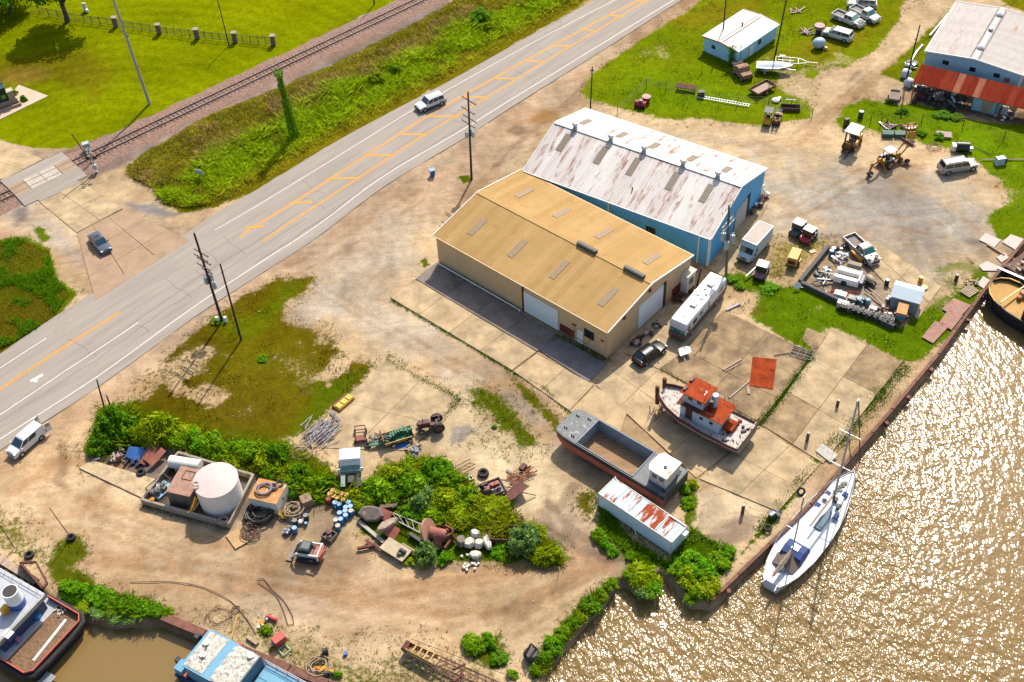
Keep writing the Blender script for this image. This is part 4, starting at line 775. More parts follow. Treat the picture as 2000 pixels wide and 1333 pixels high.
car('minivan', 'white minivan with dark windows parked alone on the grass', 'van', (1656,80), (1615,68), 5.0, 1.95, 1.75, dwhite, belt=1.05, hood=.95, P_=(-2.4,-2.15,.6,1.6), sides=((.03,.42),(.45,.68),(.71,.95)), ws=tealg)
# motorhome
c, rz, _ = mid((1402,568), (1318,668)); mh = thing('motorhome', 'long white motorhome with brown skirt and teal windshield', 'motorhome', (c.x, c.y, .05), rz)
mw = M('motorhome_white', C(238,238,236,.62), .35, var=.03); brs = M('motorhome_brown', C(112,86,84), .5, var=.06); HL = 5.3
sec = lambda x, w_, zt, z0: [(x,-w_,z0),(x,-w_,zt-.25),(x,-w_*.9,zt),(x,w_*.9,zt),(x,w_,zt-.25),(x,w_,z0)]
m = MB(); m.loft([sec(-HL,1.2,2.95,1.25), sec(-HL+.1,1.22,3.05,1.25), sec(HL-.9,1.22,3.05,1.25), sec(HL-.35,1.2,2.92,1.3), sec(HL-.1,1.15,2.55,1.3)]); part('body', m, mw, mh, smooth=25)
m = MB(); s2 = lambda x, w_, z1=1.25: [(x,-w_*.98,.4),(x,-w_,.6),(x,-w_,z1),(x,w_,z1),(x,w_,.6),(x,w_*.98,.4)]
m.loft([s2(-HL,1.2), s2(HL-.5,1.23), s2(HL+.05,1.15,1.3), s2(HL+.18,1.0,1.1)]); part('skirt', m, brs, mh, smooth=25)
for s in (-1, 1):
    m = MB(); m.box(-HL+.1, s*1.225-.015, 1.3, HL-.8, s*1.225+.015, 1.42); part('side_stripe', m, M('grey_stripe', C(150,146,146), .5), mh)
    for x0, x1, z0, z1 in ((-4.4,-3.4,1.9,2.4),(-.9,-.55,1.5,2.5),(.9,1.7,1.9,2.35),(2.5,3.5,1.75,2.4),(4.1,4.7,1.5,2.5)): m = MB(); m.box(x0, s*1.225-.02, z0, x1, s*1.225+.02, z1); part('side_window', m, glass, mh)
    m = MB(); m.beam((HL-.3, s*1.2, 2.3), (HL+.1, s*1.5, 2.2), .05); m.obox((HL+.1, s*1.5, 2.1), (.14,.2,.35)); part('mirror', m, plastic, mh)
    for x in (-2.6, -3.4 if s < 0 else -2.6, 3.5): pass
    wheel(mh, -2.9, s*1.08, .45, .3); wheel(mh, 3.5, s*1.08, .45, .3)
for y0, y1 in ((-1.05,-.03),(.03,1.05)):
    m = MB(); m.slabq([(HL+.02,y0,1.42),(HL+.02,y1,1.42),(HL-.32,y1*.97,2.75),(HL-.32,y0*.97,2.75)], .1); part('windshield', m, tealg, mh)
for x, y, sx, sy, sz in ((-3.1,.1,.85,.75,.32),(1.4,.1,.85,.75,.3),(-1.2,.5,.35,.35,.2),(-.6,-.4,.4,.4,.16),(-.2,.35,.4,.4,.16),(-2,-.1,.3,.3,.2)): m = MB(); m.box(x-sx/2,y-sy/2,3.04,x+sx/2,y+sy/2,3.04+sz); part('roof_unit', m, mw, mh)
m = MB(); m.box(-1.9,-.75,3.05,-1.3,-.5,3.07); part('roof_hatch', m, M('yellowed_hatch', C(210,190,120), .5), mh)
m = MB(); m.tube([(HL-1.4,.2,3.05),(HL-1.3,.15,3.2),(HL-1.1,.05,3.12)], .04); part('roof_horn', m, plastic, mh)
m = MB(); m.beam((HL+.15,-1.0,.55),(HL+.15,1.0,.55),.12,.22); part('bumper', m, brs, mh)
# step van
c, rz, _ = mid((1484,478), (1457,508)); sv = thing('step_van', 'pale blue step van with beige roof beside the blue shed', 'van', tuple(c), rz); pv = M('pale_van_blue', C(206,226,226,.6), .4, var=.04)
c2 = c; sc_ = lambda x, w_, z0, z1: [(x,-w_,z0),(x,-w_,z1),(x,w_,z1),(x,w_,z0)]
m = MB(); m.box(-3.1,-1.1,.55,1.6,1.1,2.85); part('box_body', m, pv, sv); m = MB(); m.box(-3.05,-1.05,2.85,1.5,1.05,2.9); part('roof', m, M('beige_roof', C(200,184,170), .7, var=.08), sv)
m = MB(); m.box(-3.12,-1.12,2.84,1.62,-1.0,2.94); m.box(-3.12,1.0,2.84,1.62,1.12,2.94); m.box(-3.12,-1,2.84,-3.02,1,2.94); m.box(1.5,-1,2.84,1.62,1,2.94); part('roof_edge', m, pv, sv)
m = MB(); m.loft([sc_(1.6,1.08,.55,2.75), sc_(1.95,1.06,.55,2.3), sc_(2.25,1.02,.55,1.45), sc_(2.75,.95,.55,1.2), sc_(2.85,.9,.6,1.0)]); part('nose', m, pv, sv, smooth=15)
m = MB(); m.slabq([(2.27,-.9,1.5),(2.27,.9,1.5),(1.97,.95,2.28),(1.97,-.95,2.28)], .03); o = part('windshield', m, blug, sv)
for s in (-1, 1):
    m = MB(); m.box(.9, s*1.1-.02, .75, 1.5, s*1.1+.02, 2.5); part('door', m, pv, sv); m = MB(); m.box(1.0, s*1.12-.02, 1.5, 1.45, s*1.12+.02, 2.3); part('side_window', m, glass, sv); wheel(sv,-1.9,s*.98,.4,.28); wheel(sv,1.9,s*.9,.4,.24)
    m = MB(); m.cyl((2.86,s*.65,.95),(2.9,s*.65,.95),.14); part('headlight', m, lampm, sv); m = MB(); m.obox((2.1,s*1.3,1.7),(.1,.2,.35)); part('mirror', m, plastic, sv)
m = MB(); m.box(2.85,-.4,.75,2.88,.4,1.05); part('grille', m, plastic, sv); m = MB(); m.box(2.8,-1,.4,2.95,1,.6); part('bumper', m, darks, sv)
# side by side buggies, golf cart
def buggy(label, a, b_, hoodm, roofm, group='utility buggies parked side by side'):
    c, rz, _ = mid(a, b_); r = thing('utility_buggy', label, 'buggy', tuple(c), rz, group)
    m = MB(); m.loft([sc_(-1.4,.72,.35,.62), sc_(-.2,.74,.35,.62), sc_(.55,.74,.35,.75)]); part('chassis', m, plastic, r)
    m = MB(); m.loft([sc_(.5,.72,.4,1.0), sc_(1.1,.68,.4,.92), sc_(1.42,.55,.45,.7)]); part('hood', m, hoodm, r, smooth=20)
    m = MB(); m.box(-.75,-.74,1.86,.6,.74,1.93); part('roof', m, roofm, r)
    m = MB()
    for x, y in ((.62,.7),(.62,-.7),(-.7,.7),(-.7,-.7)): m.beam((x,y,.7),(x-.05 if x > 0 else x,y,1.88),.06)
    m.beam((-.7,-.7,1.2),(-.7,.7,1.2),.05); part('roll_cage', m, plastic, r)
    m = MB(); m.slabq([(.66,-.66,1.0),(.66,.66,1.0),(.6,.66,1.82),(.6,-.66,1.82)], .02); part('windshield', m, glass, r)
    m = MB(); m.box(-1.5,-.75,.66,-.8,.75,.7); m.box(-1.5,-.75,.7,-.8,-.69,.98); m.box(-1.5,.69,.7,-.8,.75,.98); m.box(-1.5,-.69,.7,-1.45,.69,.98); part('cargo_bed', m, M('bed_white', C(214,210,200), .6), r)
    m = MB(); m.box(-.6,-.6,.62,-.1,.6,.8); m.box(-.68,-.6,.8,-.55,.6,1.25); part('seat', m, plastic, r)
    for x in (-.95,.95):
        for y in (-.68,.68): wheel(r,x,y,.31,.24)
    return r
buggy('utility buggy with dark grey hood and white roof', (1566,446), (1549,464), M('buggy_grey', C(70,82,92), .35, coat=.4), M('roof_white', C(244,240,228,.62), .5, var=.03))
buggy('utility buggy with red hood and cream roof', (1588,458), (1568,478), M('buggy_red', C(196,30,50), .35, coat=.4), M('roof_cream', C(242,230,200,.62), .5, var=.03))
gc = buggy('purple golf cart with white roof and a red flag on the grass', (1492,526), (1481,548), M('cart_purple', C(150,100,100), .35, coat=.4), bpy.data.materials['roof_white'], group=None); gc['category'] = 'golf cart'; gc.name = 'golf_cart'
m = MB(); m.box(-1.2,-.3,1.3,-.8,.3,1.6); m.m = 1; m.box(-1.0,.3,1.35,-.75,.55,1.65); part('cargo', m, [M('flag_red', C(210,60,40), .7), M('blue_bag', C(110,140,210), .7)], gc)
# forklifts
ylw = M('machine_yellow', C(230,160,30), .5, var=.08, rust=.15, rc=C(150,100,50)); dyl = M('machine_ochre', C(206,140,44), .6, var=.12, rust=.25, rc=C(120,74,36))
def forklift(label, px, rz, k=1., canopy=None, group=None, roof_guard=True):
    r = thing('forklift', label, 'forklift', tuple(G(*px)), rz, group)
    m = MB(); m.box(-1.1*k,-.55*k,.3*k,.7*k,.55*k,.85*k); m.loft([sc_(-1.35*k,.5*k,.35*k,.95*k), sc_(-1.1*k,.55*k,.3*k,1.15*k), sc_(-.5*k,.55*k,.3*k,1.15*k)]); part('body', m, ylw, r, smooth=20)
    m = MB(); m.box(-.3*k,-.3*k,.85*k,.2*k,.3*k,1.0*k); m.box(-.4*k,-.3*k,1.0*k,-.3*k,.3*k,1.45*k); part('seat', m, plastic, r)
    m = MB()
    for x, y in ((.65,.48),(.65,-.48),(-.6,.48),(-.6,-.48)): m.beam((x*k,y*k,.85*k),(x*k*.9,y*k,2.1*k),.07*k)
    part('guard_posts', m, plastic, r)
    m = MB()
    if canopy: m.box(-.8*k,-.65*k,2.1*k,.85*k,.65*k,2.17*k)
    else:
        for i in range(7): y = (-.48+i*.16)*k; m.beam((-.6*k,y,2.12*k),(.62*k,y,2.12*k),.06*k)
        for x in (-.6,.62): m.beam((x*k,-.5*k,2.1*k),(x*k,.5*k,2.1*k),.07*k)
    part('roof_guard', m, canopy or plastic, r)
    m = MB()
    for y in (-.36,.36): m.beam((.95*k,y*k,.1*k),(.95*k,y*k,2.2*k),.12*k,.16*k)
    for z in (.3,1.2,2.15): m.beam((.95*k,-.36*k,z*k),(.95*k,.36*k,z*k),.1*k)
    part('mast', m, darks, r)
    for y in (-.25,.25): m = MB(); m.box(1.0*k,y*k-.06*k,.08*k,2.1*k,y*k+.06*k,.13*k); m.box(1.0*k,y*k-.06*k,.08*k,1.06*k,y*k+.06*k,.6*k); part('fork', m, darks, r)
    for x, rr in ((.55,.34),(-.85,.28)):
        for y in (-.52,.52): wheel(r,x*k,y*k,rr*k,.22*k, rm=ylw)
    return r
fg = 'forklifts side by side at the edge of the grass'
forklift('yellow forklift with its tail towards us beside the bar-roofed one', (1499,238), R(72), 1.0, plastic, fg)
forklift('yellow forklift with open bar roof facing us at the grass edge', (1517,240), R(-112), 1.0, None, fg)
forklift('large rough terrain forklift with white canopy and long forks on gravel', (1662,288), R(-128), 1.55, M('canopy_white', C(240,242,240,.62), .5, var=.03))
# backhoe
c = G(1733,322); bh = thing('backhoe_loader', 'ochre backhoe loader with raised front bucket on the gravel lot', 'backhoe', tuple(c), R(32)); tyrb = blackr
m = MB(); m.box(-1.2,-.5,.6,2.0,.5,1.15); m.loft([sc_(.6,.48,1.1,1.75), sc_(1.6,.46,1.1,1.65), sc_(2.1,.42,.8,1.4)]); part('body', m, dyl, bh, smooth=20)
for s in (-1,1): wheel(bh,-.6,s*.85,.75,.45,rm=dyl); wheel(bh,1.75,s*.8,.45,.32,rm=dyl)
m = MB(); m.box(-.8,-.72,2.65,.75,.72,2.75); part('roof', m, M('backhoe_roof', C(186,196,204), .5), bh); m = MB()
for x, y in ((.65,.6),(.65,-.6),(-.65,.6),(-.65,-.6)): m.beam((x,y,1.1),(x,y,2.66),.09)
part('cab_posts', m, plastic, bh); m = MB(); m.box(-.35,-.3,1.1,.2,.3,1.35); m.box(-.45,-.3,1.35,-.3,.3,1.9); part('seat', m, plastic, bh); m = MB(); m.box(-.9,-.95,1.4,.2,-.6,1.55); m.box(-.9,.6,1.4,.2,.95,1.55); part('fender', m, M('fender_grey', C(170,178,184), .5), bh)
for s in (-.42,.42): m = MB(); m.beam((.9,s,1.5),(2.3,s,1.35),.14,.26); m.beam((2.3,s,1.35),(3.5,s,2.3),.14,.24); m.beam((1.2,s,1.1),(2.4,s,1.2),.08); part('loader_arm', m, dyl, bh)
m = MB(); m.loft([[(3.4,y,2.75),(3.35,y,2.2),(3.6,y,1.95),(4.2,y,2.1),(4.15,y,2.17),(3.68,y,2.05),(3.45,y,2.25),(3.48,y,2.75)] for y in (-1.1,1.1)]); part('bucket', m, rustm, bh, smooth=15)
m = MB()
for s in (-1,1): m.beam((-1.3,s*.3,.9),(-1.7,s*1.3,.15),.14,.2); m.obox((-1.7,s*1.3,.06),(.4,.35,.1))
part('stabiliser', m, dyl, bh); m = MB(); m.beam((-1.3,0,1.0),(-2.0,-.1,2.0),.3,.35); m.beam((-2.0,-.1,2.0),(-3.9,-.3,1.95),.26,.34); m.beam((-1.6,0,1.9),(-2.8,-.2,2.3),.12); part('boom', m, dyl, bh)
m = MB(); m.beam((-3.8,-.3,2.15),(-4.3,-.35,.6),.22,.28); part('dipper_arm', m, dyl, bh); m = MB(); m.loft([[(-4.5,y,.75),(-4.2,y,.05),(-3.7,y,.05),(-3.5,y,.5),(-3.75,y,.2),(-4.1,y,.2),(-4.2,y,.75)] for y in (-.6,.0)]); part('digging_bucket', m, darks, bh, smooth=15)
# skid steer
c, rz, _ = mid((630,1092), (578,1082)); sk = thing('skid_steer', 'white and red tracked skid steer on the sandy yard', 'skid steer', tuple(c), rz); skw = M('skid_white', C(232,230,224,.62), .45, var=.05); skr = M('skid_red', C(206,84,56), .5, var=.08); skg = M('skid_cab_green', C(48,66,62), .4, var=.05)
for s in (-1,1):
    m = MB(); y0, y1 = (s*.62, s*1.0); lo, hi = min(y0,y1), max(y0,y1); pr = [(-1.25,.1),(1.0,.0),(1.25,.25),(1.1,.55),(-1.2,.75),(-1.5,.4)]
    m.loft([[(x, y, z) for x, z in pr] for y in (lo, hi)]); part('track', m, blackr, sk, smooth=10)
    m = MB(); m.beam((-1.4,s*.82,1.55),(1.0,s*.82,1.35),.16,.2); m.beam((1.0,s*.82,1.35),(1.55,s*.82,.5),.16,.2); m.beam((-1.45,s*.82,1.6),(-1.45,s*.82,.8),.18,.25); part('lift_arm', m, skw, sk)
m = MB(); m.box(-1.45,-.6,.45,.9,.6,1.05); part('body', m, skw, sk); m = MB(); m.box(-1.75,-.75,.55,-1.45,.75,1.5); m.box(-1.45,-.6,1.05,-.9,.6,1.45); part('engine_cover', m, skr, sk); m = MB(); m.beam((-1.45,-.9,1.62),(-1.45,.9,1.62),.16); part('cross_bar', m, skw, sk)
m = MB(); m.loft([sc_(-.45,.6,1.0,2.05), sc_(.6,.6,1.0,2.05), sc_(.95,.55,1.0,1.5)]); part('cab', m, skg, sk, smooth=15); m = MB(); m.box(-.4,-.45,2.06,.5,.45,2.12); part('cab_roof', m, M('cab_grey', C(96,112,110), .5), sk)
m = MB(); m.box(-.9,-.5,1.06,-.5,.5,1.1); part('air_grate', m, M('grate_brown', C(120,104,88), .8), sk)
m = MB(); m.loft([[(1.5,y,.85),(1.55,y,.05),(2.35,y,.02),(2.35,y,.08),(1.65,y,.12),(1.6,y,.85)] for y in (-1.05,1.05)]); part('bucket', m, M('worn_bucket', C(150,134,118), .5, metal=.3), sk, smooth=10)
m = MB(); m.torus((-1.75,-.2,.7),.5,.03,'x',14,5); part('rear_guard', m, skw, sk)
# yellow compressors
def compressor(label, px, rz, col, top, group='boxy tow-behind compressors'):
    r = thing('tow_compressor', label, 'compressor', tuple(G(*px)), rz, group)
    m = MB(); m.loft([sc_(-1.2,.62,.5,1.7), sc_(1.0,.62,.5,1.7), sc_(1.2,.6,.6,1.5)]); part('housing', m, col, r, smooth=10); m = MB(); m.box(-1.22,-.65,1.7,1.05,.65,1.76); part('lid', m, top, r)
    m = MB(); m.box(1.13,-.45,.85,1.24,.45,1.4); part('radiator_grille', m, plastic, r)
    for s in (-1,1): wheel(r,-.2,s*.75,.33,.2); m = MB(); m.box(-.6,s*.75-.12,.7,.2,s*.75+.12,.76); part('fender', m, col, r)
    m = MB(); m.beam((1.2,0,.5),(2.1,0,.4),.08); part('tow_bar', m, darks, r); return r
compressor('yellow tow-behind compressor standing left of the scrap yard', (1549,515), R(-118), ylw, M('lid_yellow', C(236,176,76), .6, var=.06))
compressor('rusty ochre generator with blue front at the corner of the scrap yard', (1758,622), R(-115), M('ochre_rust', C(190,130,60), .7, var=.15), M('lid_rust', C(206,146,72), .7, var=.12, rust=.3, rc=C(160,96,50)))
o = bpy.data.objects['tow_compressor.001']; m = MB(); m.box(1.2,-.6,.95,1.27,.6,1.5); part('blue_front', m, M('front_blue', C(80,130,180), .5), o)
# old truck cab facing us
c, rz, _ = mid((690,900), (688,958)); ot = thing('truck_cab', 'derelict white and green truck cab with its engine bay open', 'truck', (c.x, c.y, 0), rz); ow = M('chalky_white', C(230,234,226,.62), .5, var=.06, rust=.18, rc=C(150,160,150)); og = M('faded_green', C(150,176,160), .5, var=.1)
m = MB(); m.loft([sc_(-1.9,1.15,.7,2.3), sc_(-1.7,1.2,.7,2.9), sc_(-.2,1.2,.7,2.75), sc_(.25,1.15,.7,2.2)]); part('sleeper', m, ow, ot, smooth=25); m = MB(); m.box(.2,-1.1,.7,.7,1.1,1.7); part('cowl', m, og, ot); m = MB(); m.slabq([(.72,-1.0,1.6),(.72,1.0,1.6),(.28,1.0,2.15),(.28,-1.0,2.15)], .03); part('windshield', m, M('green_glass', C(110,150,146), .15), ot)
m = MB(); m.box(.6,-.4,.5,2.6,.4,.7); m.box(.8,-.35,.7,2.0,.35,1.3); part('engine', m, plastic, ot)
for s in (-1,1):
    wheel(ot,1.9,s*.95,.52,.3); m = MB(); m.obox((1.7,s*.9,1.25),(1.5,.5,.1),0,.15); part('fender', m, og if s < 0 else plastic, ot); m = MB(); m.obox((.7,s*1.3,1.9),(.12,.3,.5)); part('mirror', m, ow, ot)
m = MB()
for k in range(9): m.obox((.0-.02*k%2, -.8+k*.2, 2.62), (.2,.12,.03)); 
part('roof_lettering', m, M('faded_letters', C(120,130,124), .8), ot); m = MB(); m.cyl((-2.2,-.9,.4),(-2.2,.9,.4),.1); part('axle', m, rustm, ot); wheel(ot,-2.2,-1.25,.5,.3); m = MB(); m.beam((2.5,-.9,.5),(2.5,.9,.5),.15,.25); part('bumper', m, rustm, ot)
# old tractor, trailers
def old_tractor(name, label, loc, rz, k, m1, cat='tractor'):
    r = thing(name, label, cat, loc, rz); m = MB(); m.box(-.6*k,-.3*k,.6*k,1.8*k,.3*k,.85*k); m.box(.5*k,-.28*k,.85*k,1.7*k,.28*k,1.3*k); part('body', m, m1, r)
    m = MB(); m.box(-.5*k,-.25*k,.95*k,-.1*k,.25*k,1.05*k); m.box(-.55*k,-.25*k,1.05*k,-.47*k,.25*k,1.4*k); part('seat', m, plastic, r); m = MB(); m.torus((.25*k,0,1.45*k),.2*k,.025*k,'x',12,5); m.beam((.3*k,0,1.2*k),(.25*k,0,1.45*k),.05*k); part('steering_wheel', m, plastic, r)
    for s in (-1,1): wheel(r,-.3*k,s*.7*k,.65*k,.32*k,rm=m1); wheel(r,1.5*k,s*.55*k,.36*k,.2*k,rm=rim); m = MB(); m.obox((-.3*k,s*.5*k,1.25*k),(.9*k,.12*k,.08*k),0,0); part('fender', m, m1, r)
    m = MB(); m.cyl((1.2*k,.1*k,1.3*k),(1.2*k,.1*k,1.9*k),.04*k); part('exhaust', m, rustm, r); return r
old_tractor('old_tractor', 'rust brown old tractor on pale concrete', tuple(G(850,836)), R(190), 1.15, M('tractor_rust', C(116,72,60), .7, var=.2))
gt_ = thing('equipment_trailer', 'green machinery loaded on a yellow framed tow trailer', 'trailer', tuple(G(779,858)), R(18)); tgr = M('deep_green', C(30,120,80), .55, var=.15); tye = M('ochre_frame', C(206,160,60), .6, var=.12)
m = MB(); m.box(-1.9,-.85,.55,1.7,.85,.68); part('deck', m, tgr, gt_); m = MB()
for y in (-.87,.87): m.box(-1.9,y-.05,.5,1.7,y+.05,.85)
m.box(1.65,-.9,.5,1.75,.9,1.15); part('frame', m, tye, gt_); m = MB(); m.box(-2.0,-.95,.5,-1.85,.95,1.5); part('headboard', m, M('brown_board', C(140,90,60), .8), gt_); m = MB(); m.prism([(-1.9,-.6),(-3.6,-.1),(-3.6,.1),(-1.9,.2)], .4, .55); part('tongue', m, tgr, gt_)
for k in range(9): m = MB(); x = -.9+k*.32; m.obox((x,rnd.uniform(-.4,.4),.95+rnd.random()*.2),(.2,rnd.uniform(.4,.9),rnd.uniform(.35,.7)),rnd.uniform(-.3,.3)); part('machine_block', m, tgr, gt_)
m = MB(); m.torus((-1.2,0,1.0),.42,.14); part('coil', m, plastic, gt_)
for x in (-.9,1.1):
    for s in (-1,1): wheel(gt_,x,s*1.0,.34,.2,rm=dwhite)
solo('blue_tarp', MB().prism([(0,0),(1.5,.1),(1.7,.7),(.9,1.0),(.1,.7)], 0, .05), M('tarp_blue', C(60,120,196), .7, var=.1), 'crumpled blue tarp under the green machinery trailer', 'tarp', tuple(G(772,878)))
def flat_trailer(name, label, px, rz, L_, W_, fm, dm, wall=.35, group=None):
    r = thing(name, label, 'trailer', tuple(G(*px)), rz, group); m = MB(); m.box(-L_/2,-W_/2,.5,L_/2,W_/2,.58); part('deck', m, dm, r); m = MB()
    for y in (-W_/2,W_/2): m.box(-L_/2,y-.05,.48,L_/2,y+.05,.58+wall)
    for x in (-L_/2,L_/2): m.box(x-.05,-W_/2,.48,x+.05,W_/2,.58+wall)
    m.beam((L_/2,-W_/2+.1,.5),(L_/2+1.3,0,.45),.1); m.beam((L_/2,W_/2-.1,.5),(L_/2+1.3,0,.45),.1); part('frame', m, fm, r)
    for s in (-1,1): wheel(r,-.2,s*(W_/2+.14),.34,.2)
    return r
wood = M('weathered_planks', C(196,170,146), .9, var=.2, scale=2, streak=(.4,4,1))
flat_trailer('utility_trailer', 'brown utility trailer with bare wooden deck on the grass', (1488,179), R(35), 3.9, 2.0, rustm, wood)
rt2 = flat_trailer('utility_trailer', 'small rusty trailer carrying a red tractor', (959,962), R(22), 2.9, 2.0, M('trailer_brown', C(120,84,70), .8), M('trailer_deck', C(170,160,156), .7), .25)
old_tractor('toy_tractor', 'small rust red tractor riding on the rusty trailer', (*tuple(G(953,960,.6))[:2], .58), R(22), .8, M('tractor_red', C(180,78,50), .6, var=.2))
boxm = M('rusty_box', C(112,64,58), .8, var=.15)
gb = thing('tipping_trailer', 'dark red tipping trailer tilted beside the loaded trailer', 'trailer', tuple(G(1008,966)), R(36)); m = MB(); m.slabq([(-1.3,-.8,.9),(1.3,-.8,1.3),(1.3,.8,.5),(-1.3,.8,.1)], .08); part('box', m, boxm, gb); m = MB(); m.beam((-1.3,-.8,.9),(1.3,-.8,1.3),.12); m.beam((-1.3,.8,.1),(1.3,.8,.5),.12); m.beam((0,-.6,1.1),(1.6,-1.6,.1),.08); part('frame', m, rustm, gb)
# boat trailer and speedboat
bt = thing('speedboat', 'white covered speedboat on its trailer in the grass', 'boat', tuple(G(1508,140)), R(-11)); bw = M('boat_white', C(240,242,242,.62), .3, var=.03)
st = [(-2.6,.95,.5,1.15),(-1,1.1,.5,1.2),(.8,1.05,.5,1.25),(2.0,.7,.6,1.35),(2.9,.2,.85,1.42),(3.15,.03,1.1,1.45)]
m = MB(); m.loft([[(x,0,z0),(x,-w_*.8,z0+.25),(x,-w_,z1),(x,0,z1+.05),(x,w_,z1),(x,w_*.8,z0+.25)] for x,w_,z0,z1 in st]); part('hull', m, bw, bt, smooth=40)
m = MB(); m.loft([[(x,-w_*.85,z),(x,-w_*.3,z+h),(x,w_*.3,z+h),(x,w_*.85,z)] for x,w_,z,h in ((-2.5,.9,1.18,.1),(-1,1.0,1.22,.35),(.6,.95,1.28,.4),(1.8,.6,1.38,.1))]); part('cover', m, M('boat_cover', C(222,230,236,.6), .7, var=.08), bt, smooth=40)
m = MB()
for s in (-1,1): m.box(-2.5,s*1.12-.02,.85,2.0,s*1.0+.1*s,.95) if False else m.beam((-2.5,s*.98,.82),(2.0,s*.72,.95),.04,.12)
part('hull_stripe', m, M('navy_stripe', C(60,80,90), .4), bt); m = MB(); m.beam((-2.4,.5,.45),(2.6,.15,.5),.1); m.beam((-2.4,-.5,.45),(2.6,-.15,.5),.1); m.beam((2.6,0,.5),(3.7,0,.45),.1); part('trailer_frame', m, galv, bt)
for s in (-1,1): wheel(bt,-1.2,s*1.0,.3,.2,rm=dwhite); m = MB(); m.obox((-1.2,s*1.02,.7),(.8,.24,.06)); part('fender', m, bw, bt)
et = thing('boat_trailer', 'empty galvanised boat trailer behind the speedboat', 'trailer', tuple(G(1545,124)), R(-14)); m = MB()
for s in (-1,1): m.beam((-2.6,s*.8,.55),(1.2,s*.8,.5),.1); m.beam((1.2,s*.8,.5),(2.8,0,.45),.1); m.beam((-2.2,s*.45,.75),(.4,s*.45,.75),.12)
for x in (-2.5,-1.4,-.2,1.1): m.beam((x,-.8,.52),(x,.8,.52),.08)
m.beam((2.8,0,.45),(4.2,0,.4),.1); m.beam((2.6,0,.45),(2.6,0,1.1),.08); part('frame', m, M('trailer_galv', C(206,206,196), .45, metal=.2), et)
for s in (-1,1): wheel(et,-1.5,s*1.0,.32,.2); m = MB(); m.obox((-1.5,s*1.02,.7),(.9,.26,.06)); part('fender', m, dwhite, et)
# rusty truck wreck near the shed
rw = thing('truck_wreck', 'rusty wrecked truck cab on the grass near the long shed', 'truck', tuple(G(1450,150)), R(-70)); m = MB(); m.loft([sc_(-1.7,.9,.5,1.3), sc_(-.6,.95,.5,1.9), sc_(.2,.95,.5,1.9), sc_(.5,.95,.5,1.25), sc_(1.5,.85,.5,1.15)]); part('cab', m, M('wreck_rust', C(176,130,100), .8, var=.2, rust=.4, rc=C(110,70,50)), rw, smooth=15)
m = MB(); m.box(-2.4,-.9,.6,-1.6,.9,1.5); part('engine_lump', m, M('greasy_dark', C(70,60,56), .8, var=.3), rw)
for x in (-1.2,1.2):
    for s in (-1,1): wheel(rw,x,s*.85,.42,.25)
# ---------------------------------------------------------------- boats
def loc_(root, px, z):                     # local x, y of a photo point on the level z
    p = root.matrix_basis.inverted() @ G(*px, z); return p
def hull(root, name, st, mats, zsplit=None, smooth=40):
    """st: (x, deck half width, chine half width, deck z, chine z, keel z); mats upper/lower"""
    m = MB()
    for s in st:
        pass
    rings = [[(x,0,zk),(x,-wc,zc),(x,-(wc*.45+wd*.55),zc*.5+zd*.5),(x,-wd,zd),(x,wd,zd),(x,(wc*.45+wd*.55),zc*.5+zd*.5),(x,wc,zc)] for x,wd,wc,zd,zc,zk in st]
    m.loft(rings); n = 7
    m.mi = []
    for j in range(len(st)-1): m.mi += [1,0 if zsplit == 'chine' else 1,0,0,0,0 if zsplit == 'chine' else 1,1] if zsplit else [0]*7
    m.mi += [0, 0]
    return part(name, m, mats, root, smooth=smooth)
def bulwark(root, st, h, t, mt, name='bulwark', close_stern=True):
    for s in (-1, 1):
        m = MB(); m.loft([[(x,s*wd,zd-.02),(x,s*(wd-t),zd-.02),(x,s*(wd-t),zd+h(x)),(x,s*wd,zd+h(x))] for x,wd,*_,zd in [(q[0],q[1],q[3]) for q in st]]); part(name, m, mt, root)
    if close_stern: x, wd, zd = st[0][0], st[0][1], st[0][3]; m = MB(); m.box(x,-wd+t,zd-.02,x+t,wd-t,zd+h(x)); part('transom_rail', m, mt, root)
rustor = M('orange_rust_roof', C(196,88,48,.5), .9, spec=.05, var=.18, scale=1.4, rust=.3, rc=C(214,150,120,.5), rscale=1.6)
rdeck = M('flaking_white_deck', C(222,214,202,.6), .8, var=.1, scale=2, rust=.42, rc=C(150,92,62), rscale=2.6)
tugg = M('tug_grey_blue', C(182,200,214,.8), .6, var=.08, rust=.22, rc=C(150,110,90), rscale=2); hullg = M('hull_faded_grey', C(150,146,142), .7, var=.15, rust=.35, rc=C(110,80,66), rscale=1.2); brst = M('brown_rust', C(112,58,42), .85, var=.25, scale=2)
A, B = G(1461,854,2.1), G(1293,770,2.1); d = B-A; tug = thing('tugboat', 'derelict tugboat with orange rusted roofs propped on the concrete yard', 'boat', tuple(((A+B)/2).xy)+(.05,), math.atan2(d.y, d.x)); TL = d.length/2
st = [(-TL,2.45,2.0,1.9,.9,.6),(-TL+1.2,2.5,2.1,1.85,.7,.4),(-TL*.2,2.5,2.1,1.8,.6,.3),(TL*.35,2.4,1.9,1.95,.6,.3),(TL*.7,1.95,1.2,2.25,.8,.35),(TL*.9,1.4,.6,2.5,1.1,.6),(TL,.95,.25,2.65,1.6,1.2)]
hull(tug, 'hull', st, [hullg, M('hull_low_grey', C(124,112,104), .8, var=.2)], 'all')
m = MB(); m.add([p for x,wd,_,zd,*_ in st for p in ((x,-wd+.05,zd+.015),(x,wd-.05,zd+.015))], [(2*i,2*i+2,2*i+3,2*i+1) for i in range(len(st)-1)]); part('deck', m, rdeck, tug)
bulwark(tug, st, lambda x: .45 if x > TL*.3 else .28, .1, brst)
m = MB()
